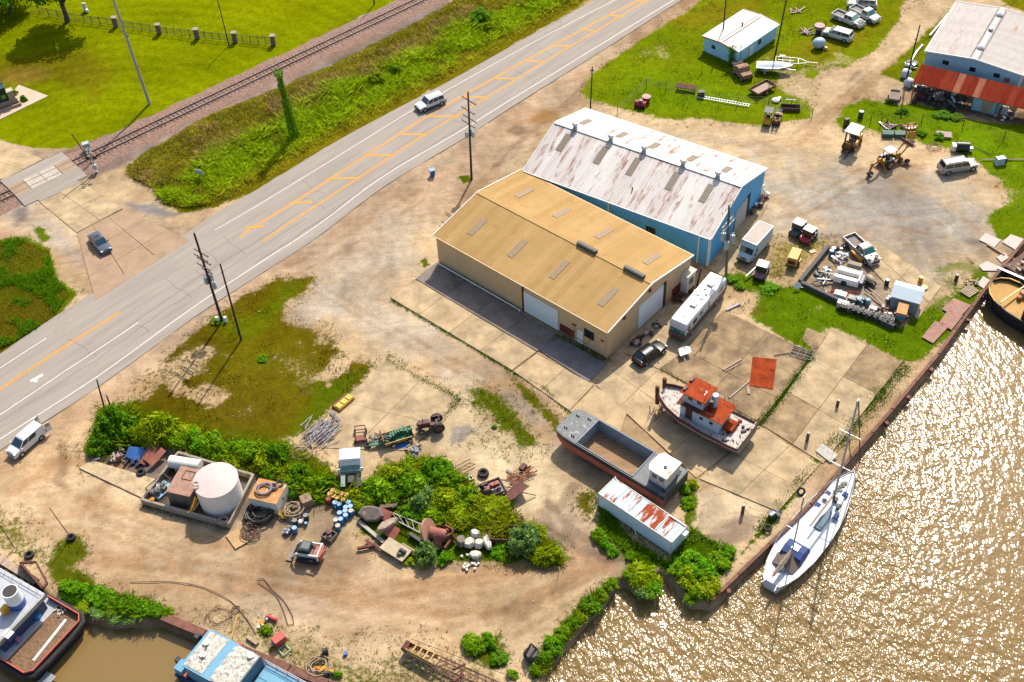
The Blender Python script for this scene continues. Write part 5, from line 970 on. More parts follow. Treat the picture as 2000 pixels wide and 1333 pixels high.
for s in (-1,1): m.loft([[(x,s*(wd+.06),zd-.14),(x,s*(wd-.02),zd-.14),(x,s*(wd-.02),zd),(x,s*(wd+.06),zd)] for x,wd,_,zd,*_ in st])
part('rub_rail', m, M('rub_rail_pink', C(206,176,160), .7, var=.2), tug)
def rect_of(root, pts, z):
    q = [loc_(root, p, z) for p in pts]; return min(p.x for p in q), max(p.x for p in q), sum(p.y for p in q)/len(q)
x0, x1 = -TL*.46, TL*.42; w_ = 1.45
m = MB(); m.box(x0,-w_,1.85,x1,w_,4.0); part('lower_house', m, tugg, tug)
m = MB(); m.box(x0-.5,-w_-.3,4.0,x0+2.6,w_+.3,4.1); part('aft_roof', m, rustor, tug); m = MB(); m.box(x0+2.6,-w_-.35,4.0,x1+.4,w_+.35,4.09); part('boat_deck', m, brst, tug)
u0, u1 = x1-2.7, x1-.2; m = MB(); m.box(u0,-1.15,4.09,u1,1.15,5.7); part('wheelhouse', m, tugg, tug)
m = MB(); m.box(u0-.35,-1.5,5.7,u1+.45,1.5,5.82); part('wheelhouse_roof', m, rustor, tug); m = MB(); m.box(u1+.05,-1.2,5.82,u1+.35,-.5,6.05); m.box(u1+.0,.4,5.82,u1+.3,1.1,6.05); part('roof_box', m, darks, tug)
for s in (-1,1):
    for x in (u0+.5, u1-.8): m = MB(); m.box(x-.3,s*1.15-.03,4.8,x+.3,s*1.15+.03,5.35); part('window', m, glassd, tug)
    for x in (x0+1.0, x0+2.3): m = MB(); m.box(x-.22,s*w_-.03,2.9,x+.22,s*w_+.03,3.3); part('window', m, glassd, tug)
    m = MB(); m.box(x1-1.6,s*w_-.03,1.95,x1-.7,s*w_+.03,3.6); part('door', m, brst, tug)
    m = MB(); m.box(x1-3.0,s*w_-.025,1.95,x1-2.2,s*w_+.025,3.6); part('door', m, tugg, tug)
    m = MB()
    for k in range(5): x = x0+.0+k*1.2; m.beam((x,s*(w_+.3),4.1),(x,s*(w_+.3),4.85),.04)
    m.beam((x0-.4,s*(w_+.3),4.85),(x0+5.2,s*(w_+.3),4.85),.04); part('railing', m, brst, tug)
for y in (-.45,.45): m = MB(); m.box(u1+.0,y-.35,4.85,u1+.03,y+.35,5.4); part('window', m, glassd, tug)
m = MB(); m.cyl((u0-.7,-.35,4.1),(u0-.7,-.35,5.9),.38,.36,14); part('funnel', m, tugg, tug); m = MB(); m.cyl((u0-.7,.5,4.1),(u0-.7,.5,5.6),.22); part('exhaust_pipe', m, darks, tug)
m = MB(); m.cyl((u0+.1,.6,5.8),(u0+.1,.6,6.9),.03); m.beam((u0+.1,.3,6.5),(u0+.1,.9,6.5),.05); part('antenna', m, galv, tug)
for s in (-1,1): m = MB(); m.beam((TL+.1,s*.8,1.0),(TL+.25,s*.8,3.9),.32,.4); part('push_knee', m, brst, tug)
m = MB(); m.box(x0-1.3,-1.0,1.9,x0-.15,.6,2.45); part('engine_hatch', m, rustor, tug)
for k in range(16): m = MB(); m.obox((-TL+.5+rnd.random()*2.2, rnd.uniform(-1.9,1.9), 2.0), (rnd.uniform(.1,.7), rnd.uniform(.08,.3), rnd.uniform(.06,.25)), rnd.random()*3); part('deck_junk', m, rnd.choice((brst, rdeck, darks, rustor)), tug)
m = MB(); m.beam((-TL+.2,-2.3,2.4),(-TL+.2,2.3,2.4),.08)
for y in (-2.3,-1,1,2.3): m.beam((-TL+.2,y,1.9),(-TL+.2,y,2.4),.06)
part('stern_rail', m, M('rail_pale', C(214,196,176), .7), tug)
for x in (-TL*.7,-TL*.1,TL*.5):
    for s in (-1,1): m = MB(); m.box(x-.3,s*1.2-.3,0,x+.3,s*1.2+.3,.62); part('timber_block', m, timb, tug)
wr_ = thing('scrap_ladder', 'tangle of rusty ladder frames leaning at the tugboat bow', 'scrap', tuple(G(1283,812,.05)), .6); m = MB()
for k in range(14): p = Vector((rnd.uniform(-.9,.9),rnd.uniform(-1.2,1.0),rnd.uniform(0,.3))); q = p+Vector((rnd.uniform(-.9,.9),rnd.uniform(-1,1),rnd.uniform(.3,1.6))); m.beam(p,q,.07)
part('frame', m, M('pale_rust', C(176,140,112), .85, var=.2), wr_, kind='stuff')
# landing barge
A, B = G(1321,946,2.6), G(1104,818,2.6); d = B-A; bg_ = thing('landing_barge', 'black and red landing barge with open hold propped above the ground', 'boat', tuple(((A+B)/2).xy)+(.0,), math.atan2(d.y, d.x)); BL = d.length/2
blkh = M('hull_black', C(52,52,58), .55, var=.15, scale=2, rust=.22, rc=C(190,186,180), rscale=3); redh = M('antifoul_red', C(170,84,62,.95), .75, var=.12, scale=.7); gryd = M('barge_grey', C(120,124,126), .7, var=.12, rust=.36, rc=C(190,186,174), rscale=2.2); gryi = M('hold_grey', C(150,164,174), .7, var=.1, rust=.24, rc=C(160,120,100), rscale=1.2); holdf = M('hold_planks', C(176,138,100), .9, var=.2, scale=1.5, streak=(.3,3,1), rust=.3, rc=C(110,90,76))
bw_ = 2.35; hx0, hx1 = -BL*.43, BL*.58
def bring(x, w_, zk): return [(x,-w_*.8,zk),(x,-w_,max(1.0,zk+.1)),(x,-w_,1.95),(x,-w_-.02,2.6),(x,w_+.02,2.6),(x,w_,1.95),(x,w_,max(1.0,zk+.1)),(x,w_*.8,zk)]
stb = [(-BL,bw_,.9),(-BL+1.2,bw_,.5),(hx0,bw_,.45),(hx1,bw_,.5),(BL*.8,bw_*.98,.9),(BL*.94,bw_*.9,1.5),(BL,bw_*.72,1.9)]
m = MB(); rings = [bring(*q) for q in stb]; n = 8
for j in range(len(rings)-1):
    for i in range(8):
        if i == 3 and stb[j][0] >= hx0-.01 and stb[j+1][0] <= hx1+.01: continue
        m.m = 0 if i in (2,3,4) else 1; k = (i+1) % 8; a, b_ = rings[j], rings[j+1]; m.add([a[i],a[k],b_[k],b_[i]], [(0,1,2,3)])
m.m = 0; m.add(rings[0], [tuple(range(7,-1,-1))]); m.add(rings[-1], [tuple(range(8))]); part('hull', m, [blkh, redh], bg_, smooth=30)
fl = .8; wi = bw_-.2; m = MB(); m.box(hx0,-wi,fl-.1,hx1,wi,fl); part('hold_floor', m, holdf, bg_)
for s in (-1,1): m = MB(); m.box(hx0,s*wi-.04,fl,hx1,s*wi+.04,2.75); part('hold_side', m, gryi, bg_); m = MB(); lo, hi = sorted((s*wi, s*(bw_+.02))); m.box(hx0,lo,2.6,hx1,hi,2.66); part('side_deck', m, blkh, bg_)
for x in (hx0, hx1): m = MB(); m.box(x-.05,-wi,fl,x+.05,wi,2.75); part('hold_end', m, gryi, bg_)
m = MB(); m.prism([(hx1+.05,-bw_+.05),(BL*.8,-bw_*.95),(BL*.94,-bw_*.86),(BL-.05,-bw_*.7),(BL-.05,bw_*.7),(BL*.94,bw_*.86),(BL*.8,bw_*.95),(hx1+.05,bw_-.05)], 2.6, 2.63); part('fore_deck', m, gryd, bg_)
m = MB(); m.box(-BL+.06,-bw_+.05,2.6,hx0-.05,bw_-.05,2.63); part('aft_deck', m, M('aft_dark_grey', C(92,100,104), .6, var=.15, rust=.2, rc=C(170,170,170), rscale=4), bg_)
whm = M('cabin_flaking_white', C(230,226,214,.6), .6, var=.06, rust=.4, rc=C(206,150,110), rscale=1.8); q = loc_(bg_, (1300,905), 4.4)
cx, cw = -BL+1.75, 1.35; m = MB(); m.loft([[(cx-1.2,-cw,2.6),(cx+.9,-cw,2.6),(cx+1.25,-cw*.6,2.6),(cx+1.25,cw*.6,2.6),(cx+.9,cw,2.6),(cx-1.2,cw,2.6)],[(cx-1.2,-cw,4.5),(cx+.9,-cw,4.5),(cx+1.25,-cw*.6,4.5),(cx+1.25,cw*.6,4.5),(cx+.9,cw,4.5),(cx-1.2,cw,4.5)]]); part('cabin', m, whm, bg_, smooth=10)
m = MB(); m.prism([(cx-1.35,-cw-.15),(cx+1.0,-cw-.15),(cx+1.4,-cw*.6),(cx+1.4,cw*.6),(cx+1.0,cw+.15),(cx-1.35,cw+.15)], 4.5, 4.6); part('cabin_roof', m, whm, bg_)
for s in (-1,1):
    for x in (cx-.6, cx+.3): m = MB(); m.box(x-.3,s*cw-.03,3.5,x+.3,s*cw+.03,4.1); part('window', m, M('dusty_glass', C(120,130,126), .2), bg_)
m = MB(); m.torus((cx-.3,.2,4.66),.14,.05); part('roof_vent', m, darks, bg_)
for k in range(26): m = MB(); m.obox((-BL+.35+rnd.random()*.9, rnd.uniform(-1.9,.4), 2.68), (.16,.12,.1), rnd.random()*3); part('deck_debris', m, rnd.choice((whm, darks, gryd)), bg_)
for x, y in ((BL*.7,-1.6),(BL*.7,1.6),(BL*.88,1.1),(BL*.88,-1.2),(hx0-.6,-1.9),(-BL+.4,1.7)): m = MB(); m.box(x-.25,y-.05,2.63,x+.25,y+.05,2.7); m.cyl((x-.15,y,2.6),(x-.15,y,2.86),.06); m.cyl((x+.15,y,2.6),(x+.15,y,2.86),.06); part('bitt', m, darks, bg_)
m = MB(); m.loft([[(x,-bw_-.03,z0),(x,-bw_-.09,z0),(x,-bw_-.09,z0+.12),(x,-bw_-.03,z0+.12)] for x,z0 in ((-BL+.2,2.3),(BL*.7,2.3))]); part('rub_strake', m, M('scuffed_white', C(196,196,200), .6, rust=.5, rc=C(50,50,54), rscale=2), bg_)
m = MB(); m.tube([(-BL,.2,1.6),(-BL-.5,.2,1.5),(-BL-.5,1.0,1.5),(-BL,1.0,1.6)],.05); part('stern_ladder', m, rustm, bg_)
for x in (-BL*.65,-BL*.1,BL*.45): m = MB(); m.box(x-.2,-1.9,0,x+.2,1.9,.5); part('keel_block', m, timb, bg_)
m = MB()
for x, y in ((BL*.25,-2.2),(BL*.28,-2.5),(-BL*.7,-2.0),(-BL*.6,-2.2)): m.beam((x,y,.0),(x+.1,y+.4,1.0),.12)
part('prop_pole', m, timb, bg_)
# container shed beside the barge
ctm = M('container_pale_blue', C(206,222,228,.85), .55, var=.05, scale=.8, rust=.16, rc=C(176,130,96), rscale=1.3); ctr = M('container_roof', C(216,228,232,.6), .7, spec=.15, var=.04, scale=.6, rust=.43, rc=C(196,88,30,.42), rscale=.7, streak=(1.5,.35,1,R(-45)))
cth = M('container_roof_rusted', C(216,228,232,.6), .7, spec=.15, var=.04, scale=.6, rust=.55, rc=C(196,84,26,.42), rscale=.8, streak=(1.6,.4,1,R(-45)))
A, B = G(1169,964,2.3), G(1312,1060,2.3); d = B-A; an_ = math.atan2(d.y, d.x); ct = thing('storage_container', 'long white container with streaks of orange rust on its roof', 'container', (A.x,A.y,0), an_); CL = d.length; CW = 2.75
m = MB(); ribwall(m,(0,0),(CL,0),.1,lambda t:2.28,.36,.035); part('side_wall', m, ctm, ct, smooth=0); m = MB(); ribwall(m,(CL,CW),(0,CW),.1,lambda t:2.28,.36,.035); part('side_wall', m, ctm, ct, smooth=0)
m = MB(); ribwall(m,(CL,0),(CL,CW),.1,lambda t:2.28,.9,.02); part('end_wall', m, ctm, ct, smooth=0); m = MB(); ribwall(m,(0,CW),(0,0),.1,lambda t:2.28,.9,.02); part('end_wall', m, ctm, ct, smooth=0)
n = 10
for i in range(n): m = MB(); x0, x1 = CL*i/n, CL*(i+1)/n-.015; m.box(x0,.02,2.25,x1,CW-.02,2.3+.012*(i%2)); m.box(x0+.02,.0,2.3,x0+.08,CW,2.335); part('roof_sheet', m, cth if i in (5,6,7,8) else ctr, ct)
m = MB()
for y in (0,CW): m.beam((-.02,y,2.3),(CL+.02,y,2.3),.09,.1)
for x in (0,CL): m.beam((x,-.02,2.3),(x,CW+.02,2.3),.09,.1)
for x in (0,CL):
    for y in (0,CW): m.beam((x,y,0),(x,y,2.3),.12)
part('frame', m, whm, ct)
m = MB(); m.box(CL-2.35,.1,2.32,CL-2.25,CW-.1,2.42); m.box(CL-2.3,CW-.2,2.32,CL-.1,CW-.08,2.44); part('roof_batten', m, M('batten_white', C(236,232,224,.6), .6), ct)
m = MB(); m.box(CL,1.7,1.5,CL+.5,2.4,2.1); part('air_conditioner', m, white, ct)
P_ = [loc_(ct,(1201,931),2.45), loc_(ct,(1243,1046),.05)]; m = MB(); m.tube([ct.matrix_basis@P_[0], ct.matrix_basis@P_[0].lerp(P_[1],.62)+Vector((0,0,.75)), ct.matrix_basis@P_[1]], .05, 8); solo('leaning_pipe', m, white, 'thin white pipe lying slantwise across the rusty container roof', 'pipe')
# sailing ketch
A, B = G(1506,1142,-.1), G(1667,925,-.1); d = B-A; kt = thing('sailboat', 'white two masted sailboat moored along the river bulkhead', 'sailboat', tuple(((A+B)/2).xy)+(-1.1,), math.atan2(d.y, d.x)); KL = d.length/2
left = [loc_(kt, p, -.1) for p in [(1620,940),(1569,972),(1521,1017),(1488,1078),(1479,1120)]]; right = [loc_(kt, p, -.1) for p in [(1569,1104),(1620,1049),(1653,991),(1666,946)]]
hb = max(1.9, (sum(sorted(p.y for p in left)[-3:])/3 - sum(sorted(p.y for p in right)[:2])/2)/2)
ktw = M('yacht_white', C(240,242,244,.62), .25, var=.03, coat=.3); kdk = M('yacht_deck', C(236,240,244,.62), .6, var=.03); teak = M('grey_teak', C(182,160,136), .8, var=.15, streak=(1,6,1)); navy = M('navy_canvas', C(44,74,136), .8, var=.1); tau = M('taupe_canvas', C(120,104,92), .85, var=.1); mastm = M('mast_alloy', C(190,204,214), .35, metal=.3, var=.04); wash = M('varnish_red', C(156,84,66), .5)
prof = [(-1,.42),(-.93,.56),(-.75,.78),(-.45,.96),(-.1,1.0),(.25,.92),(.55,.70),(.8,.40),(.94,.15),(1,.03)]
sh = lambda t: .95+.35*t*t+.12*(t > 0)*t
st = [(t*KL,k*hb,k*hb*.72,sh(t),-.05,-.6) for t,k in prof]
hull(kt, 'hull', st, [ktw, ktw], None, smooth=50)
m = MB(); m.add([p for x,wd,_,zd,*_ in st for p in ((x,-wd+.1,zd+.02),(x,wd-.1,zd+.02))], [(2*i,2*i+2,2*i+3,2*i+1) for i in range(len(st)-1)]); part('deck', m, kdk, kt)
for s in (-1,1): m = MB(); m.loft([[(x,s*wd,zd),(x,s*(wd-.07),zd),(x,s*(wd-.07),zd+.12),(x,s*wd,zd+.12)] for x,wd,_,zd,*_ in st]); part('toe_rail', m, M('rail_mix', C(214,206,200), .5, rust=.2, rc=C(120,70,60)), kt)
m = MB(); m.loft([[(-KL*.98,-.75*hb*.5,.05),(-KL*.98,.75*hb*.5,.05),(-KL*1.0,.42*hb,1.0),(-KL*1.0,-.42*hb,1.0)],[(-KL*1.015,-.3*hb,.1),(-KL*1.015,.3*hb,.1),(-KL*1.02,.4*hb,1.0),(-KL*1.02,-.4*hb,1.0)]]); part('transom', m, ktw, kt)
mx_ = loc_(kt,(1611,967),.2).x; mz = loc_(kt,(1532,1075),.6).x; 
m = MB(); cw = .52*hb
m.loft([[(x,-w_,1.0),(x,-w_*.85,1.0+h),(x,w_*.85,1.0+h),(x,w_,1.0)] for x,w_,h in ((mz+1.4,cw,.5),(mx_-2,cw,.48),(mx_+.6,cw*.85,.4),(mx_+2.4,cw*.5,.3))]); part('coachroof', m, kdk, kt, smooth=20)
m = MB(); m.loft([[(x,-cw*1.05,1.0),(x,-cw*.9,1.0+h),(x,cw*.9,1.0+h),(x,cw*1.05,1.0)] for x,h in ((mz-.3,.95),(mz+.5,1.15),(mz+1.5,.9),(mz+1.9,.5))]); part('dodger', m, navy, kt, smooth=20)
m = MB(); m.box(mz+.35,-.45,2.16,mz+1.15,.35,2.2); part('solar_panel', m, M('panel_white', C(220,226,230), .3), kt)
m = MB(); m.box(mz-3.0,-cw*.75,1.02,mz-.35,cw*.75,1.08); m.box(mz-2.2,-.3,1.08,mz-1.7,.3,1.6); part('cockpit', m, M('cockpit_pale', C(190,206,206), .6, var=.1), kt)
for s in (-1,1): m = MB(); m.slabq([(mz-.1,s*.1,2.0),(mz-2.0,s*.15,1.9),(mz-1.9,s*cw*1.0,1.15),(mz-.3,s*cw*1.1,1.2)][::s], .05); part('side_curtain', m, tau, kt)
for x, y, h in ((mx_,0,17.0),(mz,0,11.0)):
    m = MB(); m.cyl((x,y,1.0),(x-.15,y,1+h),.13 if h > 12 else .095,.1 if h > 12 else .07,10); mo = part('mast', m, mastm, kt)
    for fr in ((.36,.68) if h > 12 else (.45,)):
        m = MB(); m.beam((x,-1.2,1+h*fr),(x,1.2,1+h*fr),.09,.05); part('spreader', m, white, mo)
    m = MB(); m.cyl((x-.15,0,1+h),(x-.15,0,1.25+h),.03); m.box(x-.35,-.06,1+h,x+.1,.06,1.08+h); part('masthead', m, white, mo)
m = MB(); m.cyl((mx_-.1,0,2.5),(mx_-5.6,0,2.6),.13,.11,10); part('boom', m, teak, kt); m = MB(); m.cyl((mz-.1,0,2.5),(mz-4.3,0,2.7),.11,.1,10); part('boom', m, teak, kt)
m = MB(); m.loft([[(x,-w_,2.55),(x,0,2.85),(x,w_,2.55),(x,0,2.42)] for x,w_ in ((mz-.2,.2),(mz-2,.28),(mz-4.1,.16))]); part('furled_sail', m, teak, kt)
m = MB(); m.loft([[(x,-w_,1.5),(x,-w_*.6,1.75),(x,w_*.6,1.75),(x,w_,1.5)] for x,w_ in ((mx_-4.8,.5),(mx_-3.2,.55),(mx_-1.9,.25))]); o = part('dinghy_cover', m, M('slate_canvas', C(120,140,150), .8, var=.1), kt); o.location = (0,-.55,0)
for x, y in ((mx_+1.3,-.75),(mx_+.3,.85),(mx_-1.8,.95),(mx_-2.0,-1.35)): m = MB(); m.box(x-.3,y-.28,1.3,x+.3,y+.28,1.5); part('hatch', m, navy, kt)
for x, y in ((mx_-.9,-1.0),(mx_-.2,-.3),(mx_-.6,.75)): m = MB(); m.lathe([(.2,1.3),(.26,1.7),(.34,1.9),(.1,1.95)],10,(x,y,0)); part('deck_vent', m, darks if y < 0 else galv, kt)
m = MB(); 
for k in range(9): m.obox((KL*.55+k*.26,rnd.uniform(-.3,.3)+.1,1.35),(.34,.4,.25),rnd.random()*3)
part('anchor_chain', m, M('weathered_rope', C(150,146,130), .9, var=.25), kt, kind='stuff')
m = MB(); m.cyl((KL*.97,0,1.38),(KL*1.16,0,1.6),.1,.07); m.cyl((KL*.98,-.3,1.4),(KL*.98,.3,1.4),.12); part('bowsprit', m, wash, kt)
m = MB(); m.cyl((KL*1.15,0,1.6),(mx_+.1,0,17.6),.075,.075,6); part('furled_jib', m, plastic, kt); m = MB(); m.cyl((KL*.93,0,1.4),(mx_,0,12.0),.05,.05,6); part('inner_forestay', m, plastic, kt)
m = MB()
for x, h in ((mx_,17.5),(mz,11.5)):
    for s in (-1,1): m.cyl((x-.3,s*hb*.9,1.1),(x,0,h),.012,n=4,caps=False); m.cyl((x+.4,s*hb*.9,1.1),(x,0,h*.65),.012,n=4,caps=False)
m.cyl((-KL*.98,0,1.3),(mz-.1,0,12),.012,n=4); part('rigging', m, galv, kt)
for s in (-1,1):
    m = MB(); pts = [(t*KL,s*(k*hb-.06),sh(t)+.6) for t,k in prof[1:-1]]
    m.tube(pts,.018,5)
    for p in pts[::1]: m.cyl((p[0],p[1],p[2]-.6),p,.02,n=5)
    part('guard_rail', m, mastm, kt)
m = MB(); m.beam((-KL*.98,.6,1.3),(-KL*1.08,.9,1.5),.08); m.beam((-KL*.98,.6,1.3),(-KL*.98,-.6,1.3),.08); m.beam((-KL*.98,-.6,1.3),(-KL*1.09,-.8,1.5),.08); m.box(-KL*.99,-.3,1.15,-KL*.85,.3,1.35); part('stern_davit', m, ktw, kt)
m = MB(); m.beam((-KL*.86,.3,1.25),(-KL*.72,.3,1.25),.5,.12); part('helm_seat', m, teak, kt)
# black workboat at the right edge
A = G(1946,566,.6); D = G(2060,636,.6)-A; bk = thing('workboat', 'black hulled workboat with ochre deck moored at the right edge', 'boat', (A.x,A.y,-1.1), math.atan2(-D.y,-D.x)); och = M('ochre_deck', C(206,154,60), .7, var=.12, scale=.8, rust=.25, rc=C(150,110,60)); yel = M('yellow_rail', C(236,176,30), .5, var=.05); bkh = M('workboat_black', C(36,40,50), .6, var=.2, scale=2)
BW = 2.9; st = [(-16,BW,BW*.9,1.6,.1,-.6),(-3.5,BW,BW*.9,1.7,.1,-.6),(-1.5,BW*.93,BW*.75,1.9,.1,-.6),(-.3,BW*.75,BW*.5,2.1,.2,-.5),(.5,BW*.45,BW*.3,2.2,.3,-.2),(.8,BW*.15,BW*.1,2.25,.4,.1)]
hull(bk, 'hull', st, [bkh, bkh], None); m = MB(); m.add([p for x,wd,_,zd,*_ in st for p in ((x,-wd+.1,zd-.12+.14),(x,wd-.1,zd+.02))], [(2*i,2*i+2,2*i+3,2*i+1) for i in range(len(st)-1)]); part('deck', m, och, bk)
bulwark(bk, st, lambda x: .45, .14, bkh); 
for s in (-1,1): m = MB(); m.loft([[(x,s*(wd+.02),zd+.45),(x,s*(wd-.16),zd+.45),(x,s*(wd-.16),zd+.52),(x,s*(wd+.02),zd+.52)] for x,wd,_,zd,*_ in st[2:]]); part('rail_cap', m, yel, bk)
for x, y, r_ in ((.3,1.6,.45),(-1.0,2.7,.42),(-1.4,-2.85,.5),(-4.5,-3.05,.5),(-8,-3.05,.5),(.75,0,.45)):
    m = MB(); m.torus((0,0,0),r_*.72,r_*.3,'y' if abs(y) > 2 else 'x'); o = part('tyre_fender', m, blackr, bk); o.location = (x,y,1.5)
m = MB(); m.beam((-2.3,-2.6,2.5),(-2.3,2.7,2.7),.16); part('boom', m, M('lime_pole', C(214,214,120), .5), bk); m = MB(); m.box(-.9,-.4,1.92,-.2,.4,1.99); part('hatch', m, M('hatch_green', C(66,86,76), .6), bk)
m = MB(); m.lathe([(.5,1.75),(.62,2.1),(.5,2.5),(.1,2.7)],12,(-3.0,-1.5,0)); part('capstan', m, M('cream_drum', C(196,166,130), .7, var=.15), bk); m = MB(); m.lathe([(.3,1.75),(.3,2.3),(.1,2.4)],10,(-3.0,-.5,0)); part('bollard', m, M('orange_bollard', C(206,110,40), .6), bk)
m = MB(); m.box(-6.5,-1.6,1.7,-5.2,2.2,3.4); part('winch_house', m, plastic, bk); m = MB(); m.cyl((-4.2,-2.2,1.7),(-4.2,-2.2,2.2),.4); part('deck_tank', m, M('tank_pale_blue', C(150,196,220), .5), bk)
mm = M('hull_lettering', C(230,230,230), .6)
for k in range(9): m = MB(); x = -2.6-k*.42-(.3 if k > 3 else 0); wd = BW+.02; m.obox((x,-wd-.02,1.25),(.26,.03,.2)); part('hull_letter', m, mm, bk)
# rusty barge behind it
A = G(1962,520,.6); D = G(2080,590,.6)-A; rb = thing('deck_barge', 'rusty deck barge cluttered with scrap above the black workboat', 'barge', (A.x,A.y,-1.1), math.atan2(-D.y,-D.x)); m = MB(); m.box(-14,-5.2,-.8,0,0,1.7); part('hull', m, rustm, rb); m = MB(); m.box(-13.9,-5.1,1.7,-.1,-.1,1.74); part('deck', m, M('rust_deck_brown', C(112,86,72), .85, var=.25, rust=.4, rc=C(176,136,100)), rb)
for k in range(34):
    m = MB(); x, y = rnd.uniform(-9,-.4), -rnd.uniform(.4,4.8)
    if k % 3: m.obox((x,y,1.95),(rnd.uniform(.3,1.4),rnd.uniform(.2,.7),rnd.uniform(.2,.7)),rnd.random()*3)
    else: m.cyl((x,y,1.9),(x+rnd.uniform(.5,2),y+rnd.uniform(-1,1),2.0+rnd.random()*.4),.09)
    part('deck_scrap', m, rnd.choice((rustm, brst, darks, M('pale_scrap', C(206,176,140), .8), timb)), rb)
m = MB(); m.beam((-1.5,-4.2,1.7),(-1.8,-4.4,5.5),.18); m.ball((-1.8,-4.4,5.6),.2); part('spud_post', m, M('spud_orange', C(190,110,60), .7), rb)
m = MB(); m.beam((.6,.5,1.3),(-4,.3,1.9),.35,.16); part('gangplank', m, galv, rb)
# left workboat
A = G(110,1265,.4); D = G(18,1210,.4)-A; wb_ = thing('tow_boat', 'grey decked tow boat with red rail and black fenders at the lower left', 'boat', (A.x,A.y,-1.1), math.atan2(D.y,D.x)); gd = M('pale_grey_deck', C(196,200,206), .6, var=.08, scale=1.2); wdk = M('stained_plank_deck', C(150,112,76), .85, var=.3, scale=1.6, streak=(1.4,5,1,R(-30)), c2=C(80,62,50)); redr = M('coral_rail', C(222,104,84), .5, var=.06)
hwid = (G(169,1209,.4)-G(51,1321,.4)).length/2
st = [(-.35,hwid*.9,hwid*.8,1.5,.2,-.5),(.3,hwid,hwid*.9,1.5,.1,-.7),(14,hwid,hwid*.9,1.6,.1,-.7)]; hull(wb_, 'hull', st, [bkh, bkh], None)
m = MB(); m.box(-.1,-hwid+.15,1.5,3.4,hwid-.15,1.54); part('work_deck', m, wdk, wb_); m = MB(); m.box(3.4,-hwid+.1,1.5,14,hwid-.1,1.56); part('side_deck', m, gd, wb_)
m = MB(); m.tube([(5,hwid-.1,2.15),(.4,hwid-.1,2.1),(-.2,hwid*.82,2.1),(-.2,-hwid*.82,2.1),(.4,-hwid+.1,2.1),(5,-hwid+.1,2.15)], .09, 6); m2 = MB()
part('rail', m, redr, wb_)
for p, q in (((5,hwid-.1),(.4,hwid-.1)),((.4,hwid-.1),(-.2,hwid*.82)),((-.2,hwid*.82),(-.2,-hwid*.82)),((-.2,-hwid*.82),(.4,-hwid+.1)),((.4,-hwid+.1),(5,-hwid+.1))): m = MB(); m.beam((*p,1.8),(*q,1.8),.08,.6); part('bulwark', m, M('bulwark_maroon', C(92,52,46), .7), wb_)
m = MB(); m.tube([(4,hwid+.12,1.5),(.5,hwid+.15,1.5),(-.3,hwid*.9,1.5),(-.55,hwid*.4,1.5),(-.55,-hwid*.4,1.5),(-.3,-hwid*.9,1.5),(.5,-hwid-.15,1.5),(4,-hwid-.12,1.5)], .3, 8); part('stern_fender', m, blackr, wb_)
for k in range(9):
    for s in (-1,1): m = MB(); m.torus((0,0,0),.33,.16,'y',14,7); o = part('tyre_fender', m, blackr, wb_); o.location = (2.4+k*1.15,s*(hwid+.12),1.35)
H0 = 4.2; m = MB(); m.box(H0,-hwid+1.0,1.55,14,hwid-1.0,3.6); part('deckhouse', m, M('house_navy', C(52,72,112), .6, var=.1), wb_); m = MB(); m.box(H0-.5,-hwid+.7,3.6,14,hwid-.7,3.72); part('house_roof', m, gd, wb_)
for y in (-hwid+.75, hwid-.75): m = MB(); m.beam((H0-.5,y,3.95),(14,y,3.95),.05); m.beam((H0-.5,y,4.3),(14,y,4.3),.05); [m.beam((H0-.4+k*1.2,y,3.7),(H0-.4+k*1.2,y,4.3),.05) for k in range(8)]; part('railing', m, white, wb_)
m = MB(); m.beam((H0-.45,-hwid+.75,4.0),(H0-.45,hwid-.75,4.0),.25,.5); part('roof_locker', m, M('locker_grey', C(186,186,176), .6, var=.15), wb_)
f = loc_(wb_,(22,1160),4.6); fx, fy = f.x, f.y
m = MB(); m.cyl((fx,fy,3.7),(fx,fy,4.6),.9,.88,20); part('funnel_base', m, M('funnel_blue', C(56,110,196), .45), wb_); m = MB(); m.cyl((fx,fy,4.6),(fx,fy,6.2),.88,.84,20); m.m = 1; m.cyl((fx,fy,6.2),(fx,fy,6.22),.74,.74,20); part('funnel', m, [white, darks], wb_)
m = MB(); q = loc_(wb_,(4,1182),4.0); m.box(q.x-.3,q.y-.4,3.72,q.x+.3,q.y+.4,4.6); part('yellow_locker', m, yel, wb_); q = loc_(wb_,(10,1228),4.0); m = MB(); m.box(q.x-.5,q.y-.4,3.72,q.x+.4,q.y+.5,4.2); m.m = 1; m.box(q.x-.5,q.y-.4,4.2,q.x+.4,q.y+.5,4.24); part('cool_box', m, [M('box_blue', C(56,86,160), .5), white], wb_)
m = MB(); q = loc_(wb_,(74,1206),.6); m.lathe([(.34,1.56),(.42,2.3),(.44,2.35),(.1,2.36)],14,(q.x,q.y,0)); part('blue_tub', m, M('tub_blue', C(44,150,220), .45), wb_); q = loc_(wb_,(36,1250),.6); m = MB(); m.obox((q.x,q.y,1.8),(.7,.5,.45)); m.m = 1; m.obox((q.x+.5,q.y+.2,1.85),(.3,.3,.25)); part('deck_bag', m, [M('bag_mauve', C(196,140,170), .7), M('bag_lime', C(120,220,40), .6)], wb_)
m = MB(); q = loc_(wb_,(118,1190),.6)
for k in range(16): m.obox((q.x+rnd.uniform(-.5,.5),q.y+rnd.uniform(-.6,.6),1.65),(.5,.16,.14),rnd.random()*3)
part('rope_heap', m, M('rope_cream', C(226,216,196), .9, var=.15), wb_, kind='stuff')
m = MB(); m.obox((1.2,-.3,1.58),(.28,hwid*1.3,.06),R(6)); part('white_plank', m, white, wb_)
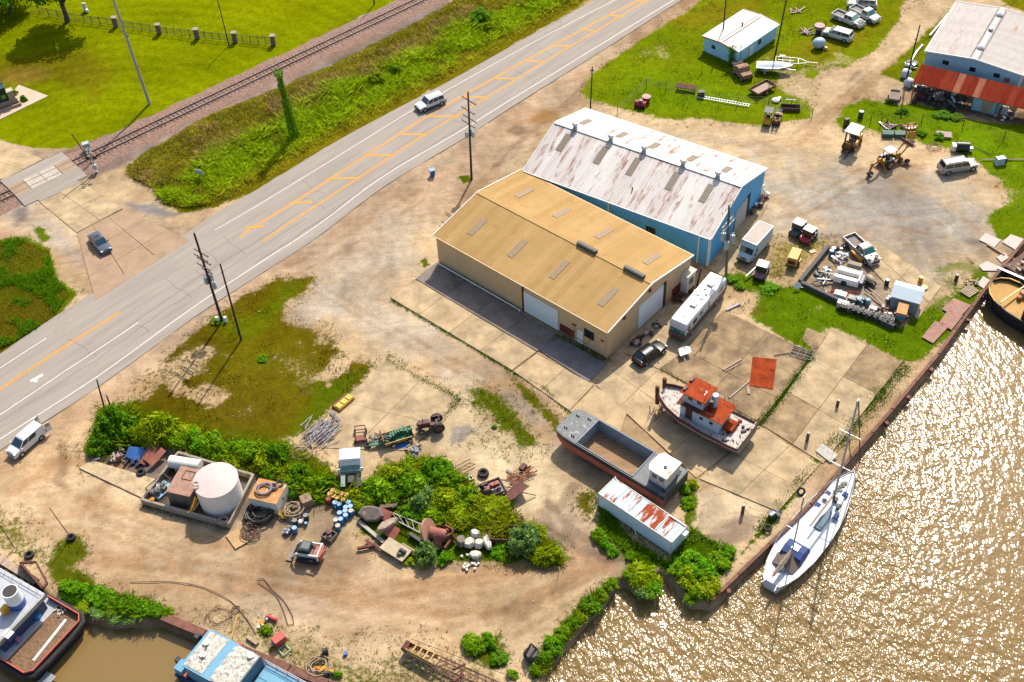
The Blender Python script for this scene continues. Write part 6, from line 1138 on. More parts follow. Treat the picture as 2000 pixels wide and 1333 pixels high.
for k in range(11): m = MB(); m.obox((-.72-.02*k*0,-1.6+k*.3,1.5),(.04,.2,.22)); part('stern_letter', m, mm, wb_)
m = MB(); m.box(-1.7,hwid-1.8,.4,-.5,hwid-.3,.46); [m.beam((-1.7+k*.17,hwid-1.8,.48),(-1.7+k*.17,hwid-.3,.48),.05) for k in range(8)]; part('swim_grate', m, galv, wb_)
# blue push boat
A, B = G(378,1278,.5), G(600,1400,.5); d = B-A; pb = thing('push_boat', 'sky blue push boat with peeling white roofs beside the basin wall', 'boat', (A.x,A.y,-1.1), math.atan2(d.y,d.x)); skb = M('sky_blue_paint', C(112,176,206), .5, var=.06, scale=1.5); nvb = M('navy_paint', C(34,70,110), .5, var=.12); peel = M('peeling_roof', C(228,222,208,.62), .8, var=.1, scale=3, rust=.46, rc=C(170,158,136), rscale=3.2, bump=.8)
PW = 2.9; m = MB(); m.loft([[(x,-w_*.9,-.6),(x,-w_,1.5),(x,w_,1.5),(x,w_*.9,-.6)] for x,w_ in ((-.3,PW*.92),(.6,PW),(16,PW))]); part('hull', m, bkh, pb); m = MB(); m.box(-.25,-PW+.1,1.5,16,PW-.1,1.55); part('deck', m, nvb, pb)
for s in (-1,1):
    m = MB(); m.beam((-.5,s*1.5,.2),(-.5,s*1.5,2.6),.55,.5); kn = part('push_knee', m, plastic, pb)
    for k in range(4): m = MB(); m.box(-.8,s*1.5-.25,.9+k*.42,-.74,s*1.5+.25,1.08+k*.42); part('knee_step', m, skb, kn)
m = MB(); m.box(1.1,-PW+.7,1.55,4.6,PW-.7,3.7); part('deckhouse', m, skb, pb); m = MB(); m.prism([(.9,-PW+.9),(1.1,-PW+.6),(4.7,-PW+.6),(4.7,PW-.6),(1.1,PW-.6),(.9,PW-.9)],3.7,3.84); part('roof_rim', m, skb, pb)
def lumpy(name, x0, x1, y0, y1, z, mt, root, h=.12):
    n1, n2 = 14, 18; vs = []; m = MB()
    for i in range(n1+1):
        for j in range(n2+1):
            e = min(i, n1-i, j, n2-j); vs.append((x0+(x1-x0)*i/n1, y0+(y1-y0)*j/n2, z+(.03 if e == 0 else h*rnd.random())))
    m.add(vs, [(i*(n2+1)+j,(i+1)*(n2+1)+j,(i+1)*(n2+1)+j+1,i*(n2+1)+j+1) for i in range(n1) for j in range(n2)]); return part(name, m, mt, root, smooth=20)
lumpy('peeling_roof', 1.2, 3.5, -PW+.8, PW-.8, 3.85, peel, pb); m = MB(); m.box(3.6,-PW+.7,3.2,4.3,PW-.7,3.4); part('roof_step', m, M('grey_step', C(130,130,122), .7, var=.2), pb); m = MB(); m.box(4.3,-PW+.6,1.55,7.4,PW-.6,3.75); part('aft_house', m, M('house_dull_blue', C(86,120,140), .6), pb); lumpy('peeling_roof', 4.3, 7.3, -PW+.7, PW-.7, 3.78, peel, pb, .16)  # aft house in a duller, darker blue than the deckhouse
for x, y in ((2.3,-.4),(6.6,1.8),(1.7,.8)): m = MB(); m.cyl((x,y,3.9),(x,y,4.15),.35); part('roof_dome', m, white, pb)
m = MB(); m.beam((1.9,.9,4.1),(2.6,-1.0,4.15),.07); part('roof_pole', m, darks, pb)
m = MB(); m.box(7.6,-1.4,1.56,12,PW-.5,2.0); [m.beam((7.6,y,2.03),(12,y,2.03),.05) for y in (-1,0,1,2)]; part('blue_platform', m, skb, pb); m = MB(); m.beam((7.4,PW-.3,2.5),(13,PW-.3,2.5),.07); m.beam((7.4,PW-.3,2.1),(13,PW-.3,2.1),.07); [m.beam((7.5+k*1.3,PW-.3,1.55),(7.5+k*1.3,PW-.3,2.5),.06) for k in range(5)]; part('railing', m, galv, pb)
m = MB(); m.obox((.3,-1.9,2.1),(1.0,1.2,1.0)); part('winch_box', m, skb, pb); m = MB(); m.tube([(.2,1.9,1.55),(.2,1.9,2.3),(.2,2.6,2.3),(.2,2.6,1.55)],.06); part('bow_rail', m, galv, pb); m = MB(); m.obox((.9,-2.3,1.8),(.7,.4,.4)); part('red_box', m, redr, pb)
m = MB(); m.beam((3.5,PW+.0,2.2),(4.1,PW+.05,2.2),.3,.2); part('orange_float', m, M('float_orange', C(236,96,40), .5), pb)
# ---------------------------------------------------------------- yard: tanks, drums, scrap
def at(px, z=0.): return tuple(G(px[0], px[1], z)) if z else tuple(G(*px))
cwall = M('grey_wall_concrete', C(178,164,144), .9, var=.16, scale=1.2, rust=.3, rc=C(120,108,92), rscale=1)
tw = thing('containment_wall', 'low concrete wall enclosing the big white tank', 'wall', at((276,979)), 0); o0 = G(276,979)
cq = [G(*p, .9)-Vector((o0.x,o0.y,.9)) for p in ((277,975),(348,883),(494,927),(446,1022))]
for a, b_ in ((0,1),(1,2),(2,3),(3,0)):
    p, q = cq[a].copy(), cq[b_].copy(); d = (q-p).normalized(); k = 3
    for i in range(k): s0 = p.lerp(q, i/k)-d*(.1 if i == 0 else -.01); s1 = p.lerp(q, (i+1)/k)-d*.01; m = MB(); m.beam((s0.x,s0.y,.45), (s1.x,s1.y,.45+.004*(a % 2)), .28, .9); part('wall_section', m, cwall, tw)
m = MB(); m.prism([(v.x,v.y) for v in cq], 0, .06); part('oily_floor', m, M('oily_floor', C(90,74,56), .35, var=.25, rust=.4, rc=C(150,96,40)), tw)
pinkt = M('pink_tank_top', C(234,204,196,.6), .6, var=.05, rust=.17, rc=C(190,96,60), rscale=1.1); tankw = M('tank_cream', C(230,222,210,.88), .5, var=.06, rust=.2, rc=C(196,200,200), rscale=.5, streak=(1,1,.3))
tp = G(421,938,3.85); tk_ = thing('storage_tank', 'big round white tank with faded pink rusting top', 'tank', (tp.x,tp.y,.05)); m = MB(); m.cyl((0,0,0),(0,0,3.8),2.45,2.45,40); part('shell', m, tankw, tk_)
m = MB(); m.lathe([(2.52,3.78),(2.52,3.84),(1.2,4.0),(.05,4.06)],40); part('top', m, pinkt, tk_); m = MB(); m.torus((-2.1,-.5,3.95),.28,.06); m.torus((-1.9,-.95,3.95),.2,.06); m.box(-2.3,-1.3,3.85,-1.9,-1.0,4.1); part('hatch_fittings', m, M('fitting_mix', C(190,180,170), .6, rust=.4), tk_)
m = MB(); m.tube([(-2.55,-.3,0),(-2.6,-.3,2.8),(-2.2,-.3,3.2)],.05); part('fill_pipe', m, galv, tk_)
sqr = M('burnt_rust_steel', C(186,140,116), .75, var=.16, rust=.4, rc=C(150,104,84)); sqs = M('sooty_steel', C(124,116,108), .7, var=.25, rust=.3, rc=C(60,52,48), streak=(1,1,.25))
q = G(362,940,2.3); m = MB(); m.box(-1.5,-1.9,0,1.5,1.9,2.2); m.m = 1; m.box(-1.5,-1.9,2.2,1.5,1.9,2.25); sq = thing('square_tank', 'scorched square steel tank with rusty top beside the round tank', 'tank', (q.x,q.y,.06), R(-18)); part('box', m, [sqs, sqr], sq); m = MB(); [m.beam(a, b_, .07) for a, b_ in (((-.6,.2,2.27),(.6,.2,2.27)),((.6,.2,2.27),(.6,1.4,2.27)),((.6,1.4,2.27),(-.6,1.4,2.27)),((-.6,1.4,2.27),(-.6,.2,2.27)))]; part('hatch_frame', m, darks, sq)
q = G(362,906,1.2); m = MB(); m.cyl((-1.9,0,1.1),(1.9,0,1.1),.75,.75,18); m.box(-1.3,-.5,0,-1.0,.5,.6); m.box(1.0,-.5,0,1.3,.5,.6); solo('horizontal_tank', m, tankw, 'white horizontal cylinder tank at the back of the concrete wall', 'tank', (q.x,q.y,.06), R(-15))
q = G(312,952,.9); mc = thing('pump_unit', 'pump machinery in a dark open frame at the wall corner', 'pump', (q.x,q.y,.06), R(50)); m = MB(); [m.beam((x,y,0),(x,y,1.5),.08) for x in (-1.3,1.3) for y in (-.7,.7)]; [m.beam((-1.3,y,1.5),(1.3,y,1.5),.08) for y in (-.7,.7)]; [m.beam((x,-.7,1.5),(x,.7,1.5),.08) for x in (-1.3,0,1.3)]; part('frame', m, darks, mc)
for k in range(7): m = MB(); m.obox((rnd.uniform(-1,1),rnd.uniform(-.4,.4),.6),(.5,.4,rnd.uniform(.4,1.1)),rnd.random()); part('machine_block', m, rnd.choice((galv,sqs,M('dusty_parts', C(190,184,176), .7))), mc)
m = MB(); m.box(-1.1,-.8,.0,1.2,.8,.35); part('skid_tank', m, M('tank_pale_blue', C(150,196,220), .5), mc)
for (a, b_) in (((372,1000),(384,972)),((294,980),(300,972))): A, B = G(*a,.5), G(*b_,1.3 if a[0] > 350 else .6); m = MB(); m.beam(A, B, .5, .12); solo('yellow_plank', m, M('plank_yellow', C(236,160,20), .6, var=.08), 'yellow plank leaning against the round tank' if a[0] > 350 else 'short yellow plank in the corner of the concrete wall', 'plank')
wbx = M('rusty_white_box', C(226,220,208,.8), .6, var=.06, rust=.22, rc=C(150,84,50), rscale=2); wbt = M('orange_rust_top', C(214,150,84), .8, var=.14, rust=.4, rc=C(226,206,176), rscale=1.4)
q = [G(*p, 2.0) for p in ((483,972),(499,938),(568,943),(540,985))]; cc = sum(q, Vector())/4; rb_ = thing('steel_box', 'rusty white steel box with hoses piled on its orange top', 'container', (cc.x,cc.y,0), math.atan2((q[3]-q[0]).y,(q[3]-q[0]).x)); m = MB(); m.box(-1.75,-1.45,0,1.75,1.45,1.95); m.m = 1; m.box(-1.75,-1.45,1.95,1.75,1.45,2.0); part('box', m, [wbx, wbt], rb_)
for x, y in ((1.77,0),(.9,-1.47)): m = MB(); m.cyl((x-.02,y,1.2),(x+.02,y-.0,1.2),.16) if x > 1.5 else m.cyl((x,y-.02,.6),(x,y+.02,.6),.16); part('port', m, plastic, rb_)
hosep = M('hose_mauve', C(176,150,146), .7, var=.12); hoseb = M('hose_black', C(52,48,46), .6); hoseg = M('hose_green', C(60,90,60), .7); ropem = M('rope_tan', C(196,170,136), .95, var=.2); ropey = M('rope_yellow', C(220,170,50), .8); cablem = M('brown_cable', C(130,92,72), .8)
def coil(name, label, px, R_, r_, n, mt, z=0., rz=0, loose=.25, cat='hose', parent=None):
    pts = []; ph = rnd.random()*6
    for i in range(n*14+1): a = 2*math.pi*i/14+ph; k = 1+loose*math.sin(a*.37+ph)*.6; pts.append((R_*k*math.cos(a)+rnd.uniform(-1,1)*R_*loose*.2, R_*k*.85*math.sin(a)+rnd.uniform(-1,1)*R_*loose*.2, r_+i/14*r_*1.1))
    m = MB(); m.tube(pts, r_, 5)
    if parent is not None: o = part(name, m, mt, parent); o.location = px; return o
    return solo(name, m, mt, label, cat, at(px, z), rz)
coil('hose_coil', 'thick pale mauve hose coiled on the rusty white box', (516,958), .85, .09, 3, hosep, 2.0); coil('hose_coil', 'small mauve hose ring in the middle of the rusty box top', (535,953), .45, .07, 4, hosep, 2.0); coil('hose_coil', 'dark green hose loop at the right end of the rusty box top', (546,946), .45, .07, 2, hoseg, 2.0)
coil('hose_coil', 'heap of black hoses spilling down beside the rusty white box', (508,1008), 1.25, .09, 9, hoseb, 0, 0, .6); coil('hose_coil', 'tangle of thin dark cables in front of the rusty white box', (490,1042), .8, .05, 7, cablem, .06, 0, .8)
coil('rope_coil', 'heap of tan rope between the rusty box and the concrete cube', (574,1002), .85, .07, 10, ropem, 0, 0, .7, 'rope'); coil('rope_coil', 'yellow rope coil at the foot of the rusty white box', (555,1008), .45, .06, 7, ropey, 0, 0, .6, 'rope'); coil('hose_coil', 'pink hose ring hung on the corner of the concrete wall', (436,1018), .5, .06, 3, hosep, .9)
m = MB(); m.obox((0,0,.06),(1.6,2.3,.04),0,.02); solo('plywood_sheet', m, M('ply_sheet', C(206,166,112), .8, var=.1), 'sheet of plywood lying below the concrete wall corner', 'plywood', at((463,1053)), R(35))
m = MB(); m.box(-.6,-.6,0,.6,.6,1.1); cb = thing('concrete_cube', 'tan concrete cube with a dark hole on top', 'block', at((600,984)), R(25)); part('cube', m, M('cube_tan', C(176,146,120), .9, var=.15), cb); m = MB(); m.cyl((0,0,1.1),(0,0,1.11),.14); part('hole', m, plastic, cb)
# drums
blu = M('drum_blue', C(64,136,196), .45, var=.1); blut = M('drum_blue_lid', C(150,196,224), .45, var=.1); org = M('drum_orange', C(214,130,40), .6, var=.15); orgt = M('drum_orange_lid', C(244,176,90), .55, var=.14, rust=.2, rc=C(250,236,210)); redd_ = M('drum_red', C(186,56,54), .5, var=.1); blkd = M('drum_black', C(40,40,44), .5); beit = M('drum_beige_lid', C(226,196,166), .7, var=.1); gryt = M('drum_grey_lid', C(130,140,146), .45)
def drum_mesh(n, side, lid, r=.3, h=.88):
    m = MB(); m.lathe([(r*.97,0),(r,.03),(r,.28),(r*1.03,.3),(r,.32),(r,.57),(r*1.03,.59),(r,.61),(r,h-.02),(r*.99,h)],16); me = m.mesh('drum', side); m2 = MB(); m2.lathe([(r*.93,h-.03),(r*.93,h+.002)],16); m2.m = 0; return me, m2.mesh('lid', lid)
DM = {'o': drum_mesh(0,org,orgt), 'b': drum_mesh(0,blu,blut), 'r': drum_mesh(0,redd_,redd_), 'k': drum_mesh(0,blkd,gryt), 'e': drum_mesh(0,blu,beit), 'y': drum_mesh(0,M('drum_yellow',C(220,160,30),.5),M('drum_yellow_lid',C(240,206,90),.5)), 'g': drum_mesh(0,M('drum_green',C(50,84,70),.6),gryt), 's': drum_mesh(0,blkd,blut)}
def drum(k, px, label, group=None, zt=.9, z0=0., sc_=1.):
    p = G(*px, zt); o = link('drum', DM[k][0]); o.location = (p.x, p.y, z0); o.rotation_euler = (0,0,rnd.random()*6); o.scale = (sc_,)*3; l = link('lid', DM[k][1], o); return tag(o, label, 'drum', group)
for i_, p in enumerate(sorted(((650,957),(644,964),(659,960.5),(651.5,968),(666.5,964),(676,965.5),(658.5,971),(669.3,975.5)))): drum('o', p, rank('orange topped drum in the cluster by the bushes', i_), 'orange drums in the cluster')
drum('r', (641.6,974), 'the only red drum, at the front of the orange cluster')
for i_, p in enumerate(sorted(((654,981),(662,984),(680,980),(684,988),(675,990),(673.8,997),(663,1001),(674.6,1005.5),(665,1013)))): drum('b', p, rank('blue drum in the row below the orange drums', i_), 'blue drums in a row')
drum('e', (659.4,1026), 'open blue drum with beige lid nearest the dark crate'); drum('e', (685,997), 'blue drum with beige lid at the right of the blue row'); drum('k', (575,1016), 'black drum standing behind the lone blue barrel'); drum('b', (574.5,1030.5), 'lone blue barrel beside the grey engine'); drum('k', (596.5,1006), 'black drum near the concrete cube'); drum('b', (597,1021), 'small blue can in front of the black drum', None, .5, 0, .55); drum('e', (655,1015), 'drum with a beige lid peeping out left of the blue row'); drum('b', (692,997), 'bright blue pail at the right edge of the drums', None, .4, 0, .5)
m = MB(); m.lathe([(.2,0),(.24,.4),(.1,.42)],10); solo('bucket', m, white, 'small white bucket between the black drum and the blue barrel', 'bucket', at((588,1022)))
def lump(name, label, cat, px, mts, n, ext, sz, z=0., rz=0., group=None, cyl=.3):
    t = thing(name, label, cat, at(px, z)[:2]+(z,), rz, group)
    for k in range(n):
        m = MB(); x, y, zz = rnd.uniform(-1,1)*ext[0], rnd.uniform(-1,1)*ext[1], rnd.random()*ext[2]; s = [rnd.uniform(.5,1.2)*v for v in sz]
        if rnd.random() < cyl: d = Vector((rnd.uniform(-1,1),rnd.uniform(-1,1),rnd.uniform(-.2,.5))).normalized()*s[0]*.6; m.cyl(Vector((x,y,zz+s[2]/2))-d, Vector((x,y,zz+s[2]/2))+d, s[1]*.3, n=8)
        else: m.obox((x,y,zz+s[2]/2), s, rnd.random()*3, rnd.uniform(-.2,.2), rnd.uniform(-.2,.2))
        part('scrap_piece', m, rnd.choice(mts), t)
    return t
lump('engine_block', 'grey engine block beside the lone blue barrel', 'engine', (559,1040), [galv, darks, sqs], 8, (.5,.35,.3), (.5,.35,.4))
cr = thing('crate', 'open dark crate with rusty pots inside', 'crate', at((644,1050)), R(-35)); m = MB(); m.box(-.7,-.6,0,.7,.6,.1); [m.box(*b_) for b_ in ((-.7,-.6,.1,.7,-.52,.6),(-.7,.52,.1,.7,.6,.6),(-.7,-.52,.1,-.62,.52,.6),(.62,-.52,.1,.7,.52,.6))]; part('crate_box', m, M('crate_grey', C(140,124,112), .8), cr); m = MB(); m.lathe([(.3,.1),(.35,.9),(.28,.95)],12,(-.1,.1,0)); part('pot', m, rustm, cr); m = MB(); m.lathe([(.25,.1),(.3,.7),(.2,.75)],12,(.25,-.25,0)); part('pot', m, darks, cr)
# rubble and scrap in the bushes
rockm = M('pale_concrete_chunk', C(206,178,150), .95, var=.18, scale=1.5, bump=.8); rockg = M('grey_concrete_chunk', C(140,126,114), .95, var=.2, scale=1.2, rust=.35, rc=C(200,170,140)); rockw = M('white_concrete_chunk', C(230,222,206,.6), .95, var=.14, scale=2, rust=.2, rc=C(160,130,100))
def chunk(label, px, s, mt, rz=0, rx=0, ry=0, z=0., group=None):
    m = MB(); n = 7; base = [(math.cos(2*math.pi*i/n)*rnd.uniform(.8,1.1), math.sin(2*math.pi*i/n)*rnd.uniform(.8,1.1)) for i in range(n)]
    m.loft([[(x*s[0]/2*k, y*s[1]/2*k, zz*s[2]) for x, y in base] for k, zz in ((.9,0),(1,.3),(.97,.8),(.8,1))]); m.xf(Matrix.Rotation(rx,4,'X') @ Matrix.Rotation(ry,4,'Y')); return solo('concrete_chunk', m, mt, label, 'rubble', at(px, z)[:2]+(z+.1,), rz, group, smooth=15)
chunk('big dark grey concrete slab tilted at the top of the scrap heap', (727,1005), (3.0,2.0,.9), rockg, R(-20), .5, .1, .3); chunk('tan concrete lump above the dark tilted slab', (722,985), (2.0,.9,.7), rockm, R(-15)); chunk('long tan concrete block in the middle of the scrap heap', (757,1032), (2.9,1.1,.9), rockm, R(28), .1, -.15, .5)
m = MB(); m.slabq([(-.9,-.6,.6),(.9,-.6,.4),(.9,.6,1.1),(-.9,.6,1.2)], .1); solo('red_plate', m, M('red_plate_paint', C(196,110,90), .7, var=.12), 'faded red steel plate under the long tan block', 'plate', at((765,1046)), R(-40)); m = MB(); m.slabq([(-.8,-.5,.7),(.8,-.5,.5),(.8,.5,1.1),(-.8,.5,1.2)], .3); solo('red_plate', m, bpy.data.materials['red_plate_paint'], 'faded red steel block between the two concrete pieces', 'plate', at((752,1014)), R(-30))
def bar(name, label, cat, a, b_, w_, h_, mt, za=.15, zb=.15, group=None):
    A, B = G(*a, za), G(*b_, zb); m = MB(); m.beam(A, B, w_, h_); return solo(name, m, mt, label, cat, group=group)
galb = M('pale_beam', C(190,180,166), .7, var=.15)
bar('steel_beam', 'pale grey beam half buried in grass left of the scrap heap', 'beam', (701,1019), (749,1060), .4, .25, galb); bar('steel_beam', 'long rusty brown beam in front of the scrap heap', 'beam', (715,1055), (768,1086), .25, .3, rustm, .3, .3); bar('steel_beam', 'dark short beam sticking out over the sand', 'beam', (698,1072), (731,1066), .25, .3, brst, .3, .3); bar('steel_pipe', 'grey pipe lying among the bushes right of the heap', 'pipe', (800,1043), (822,1058), .4, .4, darks, .4, .4); bar('timber_plank', 'yellow timber plank behind the stone table', 'plank', (786,1062), (816,1080), .18, .1, wood, .5, .5); bar('steel_pipe', 'fat brown pipe behind the tilted grey slab', 'pipe', (742,992), (776,988), .45, .45, M('pipe_brown', C(120,96,80), .8), .8, .8)
fr = thing('lattice_boom', 'grey lattice boom lying from the heap into the bushes', 'boom', at((764,1005)), 0); o0 = G(764,1005); P1, P2, P3, P4 = [G(*p, .8)-o0 for p in ((764,1001),(832,1028),(776,1018),(824,1043))]; m = MB(); m.beam(P1,P2,.1); m.beam(P3,P4,.12); part('chord', m, galb, fr)
for k in range(6): m = MB(); m.beam(P1.lerp(P2,k/5), P3.lerp(P4,min(1,k/5+.1)), .06); part('brace', m, galb, fr)
tb_ = thing('stone_table', 'tan stone topped bench with a black motor on it', 'bench', at((774,1080)), R(-38)); m = MB(); m.box(-1.6,-.85,.55,1.6,.85,.7); part('top', m, M('stone_top', C(206,186,150), .85, var=.12, rust=.3, rc=C(170,140,110)), tb_); m = MB(); [m.box(x-.1,y-.1,0,x+.1,y+.1,.55) for x in (-1.4,1.4) for y in (-.7,.7)]; part('legs', m, timb, tb_); m = MB(); m.cyl((.6,.1,.95),(1.3,.1,.95),.25); m.obox((.8,-.3,.85),(.5,.4,.3),.4); part('motor', m, plastic, tb_)
rm_ = thing('rusted_winch', 'rosy rusted winch drum with broken plates in the bushes', 'winch', at((862,1056)), R(-15)); rosy = M('rosy_rust', C(168,96,84), .8, var=.2, rust=.3, rc=C(206,150,120)); rost = M('tan_rust', C(206,150,116), .8, var=.12)
m = MB(); m.cyl((-1.5,0,1.2),(-1.25,0,1.3),1.5,1.5,24); part('flange', m, rost, rm_); m = MB(); m.cyl((-1.25,0,1.2),(.6,0,1.0),.7,.7,16); part('drum', m, rosy, rm_); m = MB(); m.slabq([(-.3,-1.6,.3),(.5,-1.2,.4),(.1,-.3,1.6),(-.6,-.7,1.7)],.1); part('plate', m, rosy, rm_)
for k in range(12): m = MB(); m.obox((rnd.uniform(-.4,1.5),rnd.uniform(-1.2,1.2),rnd.uniform(.4,1.5)),(rnd.uniform(.3,1.2),.15,rnd.uniform(.3,.9)),rnd.random()*3,rnd.uniform(-.5,.5)); part('plate', m, rosy if k % 3 else brst, rm_)
for (px, s, lb) in (((900,1063),(1.2,1.3,.9),'square grey topped block at the left of the white rubble'),((928,1050),(1.4,.9,.9),'upright white slab at the top of the white rubble'),((918,1065),(1.3,1.2,.8),'pale lump in the middle of the white rubble'),((935,1068),(1.2,1.0,.8),'brownish lump beside the ridged slab'),((951,1062),(1.0,3.0,.6),'long ridged white slab at the right of the rubble'),((930,1087),(1.5,1.1,.5),'white block at the bottom of the rubble')): chunk(lb, px, s, rockg if 'grey' in lb else rockw, R(rnd.uniform(-30,30)), rnd.uniform(-.2,.2), rnd.uniform(-.2,.2), .1)
t = thing('rubble', 'scatter of small white rubble below the white slabs', 'rubble', at((915,1100)))
for k in range(16): m = MB(); m.obox((rnd.uniform(-1,1.2),rnd.uniform(-1.2,1),.1),(.35,.25,.2),rnd.random()*3,rnd.random()*.4); part('stone', m, rockw, t)
ob = thing('open_bin', 'open rusty brown bin half hidden between bushes', 'bin', at((985,1050)), R(-8)); m = MB(); [m.box(*b_) for b_ in ((-1.5,-1,0,1.5,1,.1),(-1.5,-1,.1,1.5,-.92,1),(-1.5,.92,.1,1.5,1,1),(-1.5,-.92,.1,-1.42,.92,1),(1.42,-.92,.1,1.5,.92,1))]; part('bin_box', m, M('bin_brown', C(120,70,50), .8, var=.2), ob)
rp = thing('rebar_pile', 'pile of orange rusty bars and plates on pale sand', 'scrap', at((1018,930)), R(30)); orr = M('bar_orange_rust', C(170,90,56), .8, var=.2)
for k in range(14): m = MB(); y = -.8+k*.12; m.cyl((-1.5+rnd.uniform(-.3,.3),y,.1),(1.4+rnd.uniform(-.4,.5),y+rnd.uniform(-.3,.3),.15+.3*rnd.random()),.05,n=6); part('bar', m, orr, rp)
m = MB(); m.obox((.7,.7,.35),(.9,.6,.5),.4); m2 = part('rusty_box', m, boxm, rp); m = MB(); m.torus((0,0,.35),.35,.03); part('wire_ring', m, M('wire_pale', C(220,196,170), .6), rp); bar('steel_pipe', 'short grey pipe beside the orange bar pile', 'pipe', (989,916), (1003,925), .16, .16, galb)
def tyre(label, px, r=.5, w_=.28, flat=True, z=0., rz=0, group=None, tilt=0):
    m = MB(); m.lathe([(r*.55,.02),(r*.9,0),(r,w_*.25),(r,w_*.75),(r*.9,w_),(r*.55,w_*.98)],20); m.f = m.f[:-2]; m.mi = m.mi[:-2]; t = thing('tyre', label, 'tyre', at(px, z)[:2]+(z,), rz, group); o = part('tread', m, blackr, t); m = MB(); m.lathe([(r*.56,.02),(r*.56,w_*.98)],20); m.f = [f[::-1] for f in m.f[:-2]]; m.mi = m.mi[:-2]; part('inner_wall', m, plastic, t); t.rotation_euler = (tilt,0,rz); return t
tyre('big worn tyre lying flat on pale sand', (944,927), .66, .45); tyre('tyre lying at the edge of the grey bunker rubbish', (276,925), .55, .35); tyre('tyre on the grass by the rusty gate frame', (58,1086), .55, .35); tyre('tyre lying on the bulkhead below the pile with a rope', (1499,1033), .5, .3, z=.15); tyre('tyre hanging on the bulkhead beside the sailboat', (1564,960), .5, .3, z=.2, tilt=.8)
bar('wooden_beam', 'brown plank lying near the shrubs on sand', 'plank', (836,893), (880,903), .22, .18, brst, .1, .1); bar('wooden_beam', 'dark plank crossed over another on the sand', 'plank', (838,902), (872,891), .16, .15, darks, .25, .25); lump('scrap_heap', 'small grey and tan scrap heap by the green trailer', 'scrap', (812,878), [galb, darks, wood, M('blue_grey_bin', C(110,120,130), .6)], 9, (1.0,1.3,.1), (1.1,.45,.25))
lt_ = thing('lattice_section', 'rusty lattice mast section leaning by the shrubs', 'mast', at((900,918)), 0); o0 = G(900,918); A, B = G(876,926,.3)-o0, G(920,903,.9)-o0; off = Vector((.25,-.4,0))
for a in (0,1):
    for z in (0,.6): m = MB(); m.beam(A+off*2*a+Vector((0,0,z)), B+off*2*a+Vector((0,0,z)), .07); part('chord', m, M('lattice_brown', C(130,92,70), .8), lt_)
m = MB(); [m.beam(A.lerp(B,k/9)+off*2*(k % 2)+Vector((0,0,.6*(k % 2))), A.lerp(B,(k+1)/9)+off*2*((k+1) % 2)+Vector((0,0,.6*((k+1) % 2))), .05) for k in range(9)]; part('lacing', m, bpy.data.materials['lattice_brown'], lt_, kind='stuff')
m = MB(); [m.box(*b_) for b_ in ((-.4,-.3,0,.4,-.2,.4),(-.4,.2,0,.4,.3,.4),(-.4,-.2,0,-.3,.2,.4),(.3,-.2,0,.4,.2,.4),(-.05,-.2,0,.05,.2,.4))]; solo('cinder_block', m, rockw, 'white hollow block near the big worn tyre', 'block', at((917,938)), R(20)); lump('scrap_heap', 'little heap of rusty fittings beside the hollow block', 'scrap', (925,945), [rustm, darks], 6, (.4,.4,.1), (.4,.3,.2)); lump('scrap_heap', 'dark red engine lump near the lattice mast section', 'scrap', (852,915), [boxm, darks], 5, (.4,.3,.1), (.7,.5,.4))
pp = thing('pipe_pile', 'fanned pile of grey sticks and pipes at the concrete edge', 'pile', at((628,845)), R(48)); stk = [M('stick_grey_%d' % i, c, .8, var=.12) for i, c in enumerate((C(200,190,190), C(176,166,164), C(140,130,126), C(110,98,92)))]
for k in range(120): a = rnd.gauss(0,.22); l = rnd.uniform(1.2,3.2); x, y, z = rnd.gauss(0,.7), rnd.gauss(0,.75), abs(rnd.gauss(.2,.18)); dx, dy = math.cos(a)*l/2, math.sin(a)*l/2; m = MB(); m.beam((x-dx,y-dy,z+.05),(x+dx,y+dy,z+.05+rnd.uniform(0,.3)),.07,.06); part('stick', m, rnd.choice(stk[:3] if k % 4 else stk), pp)
bar('pallet_board', 'grey weathered board pair above the stick pile', 'board', (646,806), (662,822), .4, .1, stk[2]); bar('pallet_board', 'brown plank pinned under the stick pile edge', 'board', (594,852), (609,874), .12, .1, brst); coil('wire_loop', 'loose tan wire loops near the stick pile', (590,884), 1.0, .03, 3, ropem, .06, 0, .7, 'wire')
yp = thing('tool_box', 'long yellow box with rusty rails at the edge of the concrete', 'box', at((673,789)), R(50)); m = MB(); m.box(-1.3,-.5,0,1.3,.5,.4); part('case', m, M('case_yellow', C(206,150,30), .6, var=.1), yp); 
for x in (-.85,0,.85): m = MB(); m.box(x-.32,-.38,.4,x+.32,.38,.5); part('lid_panel', m, M('lid_bright', C(240,196,20), .5), yp)
m = MB(); m.box(-1.3,.5,0,1.3,.85,.3); part('side_rail', m, rustm, yp)
kf = thing('go_cart', 'rusty red cart frame behind the derelict truck', 'cart', at((705,855)), R(95)); m = MB(); [m.beam(a, b_, .09) for a, b_ in (((-1,-.6,.3),(1,-.6,.3)),((-1,.6,.3),(1,.6,.3)),((1,-.6,.3),(1,.6,.3)),((-.2,-.6,.3),(-.2,-.6,1.2)),((-.2,.6,.3),(-.2,.6,1.2)),((1,-.6,.3),(1,-.6,1.0)),((1,.6,.3),(1,.6,1.0)),((1,-.6,1),(1,.6,1)))]; part('frame', m, brst, kf); m = MB(); m.box(-1,-.55,.3,-.2,.55,.7); part('hood', m, M('cart_red', C(140,70,56), .7), kf); [wheel(kf,x,y,.25,.15) for x in (-.8,.8) for y in (-.7,.7)]
lump('scrap_heap', 'grey machine parts heap between the truck and the green trailer', 'scrap', (738,856), [M('parts_grey', C(150,140,132), .7, var=.2), darks, M('parts_green_grey', C(110,114,100), .7)], 22, (1.1,.7,.2), (.45,.25,.2)); tyre('wheel lying behind the derelict truck cab', (719,872), .42, .3)
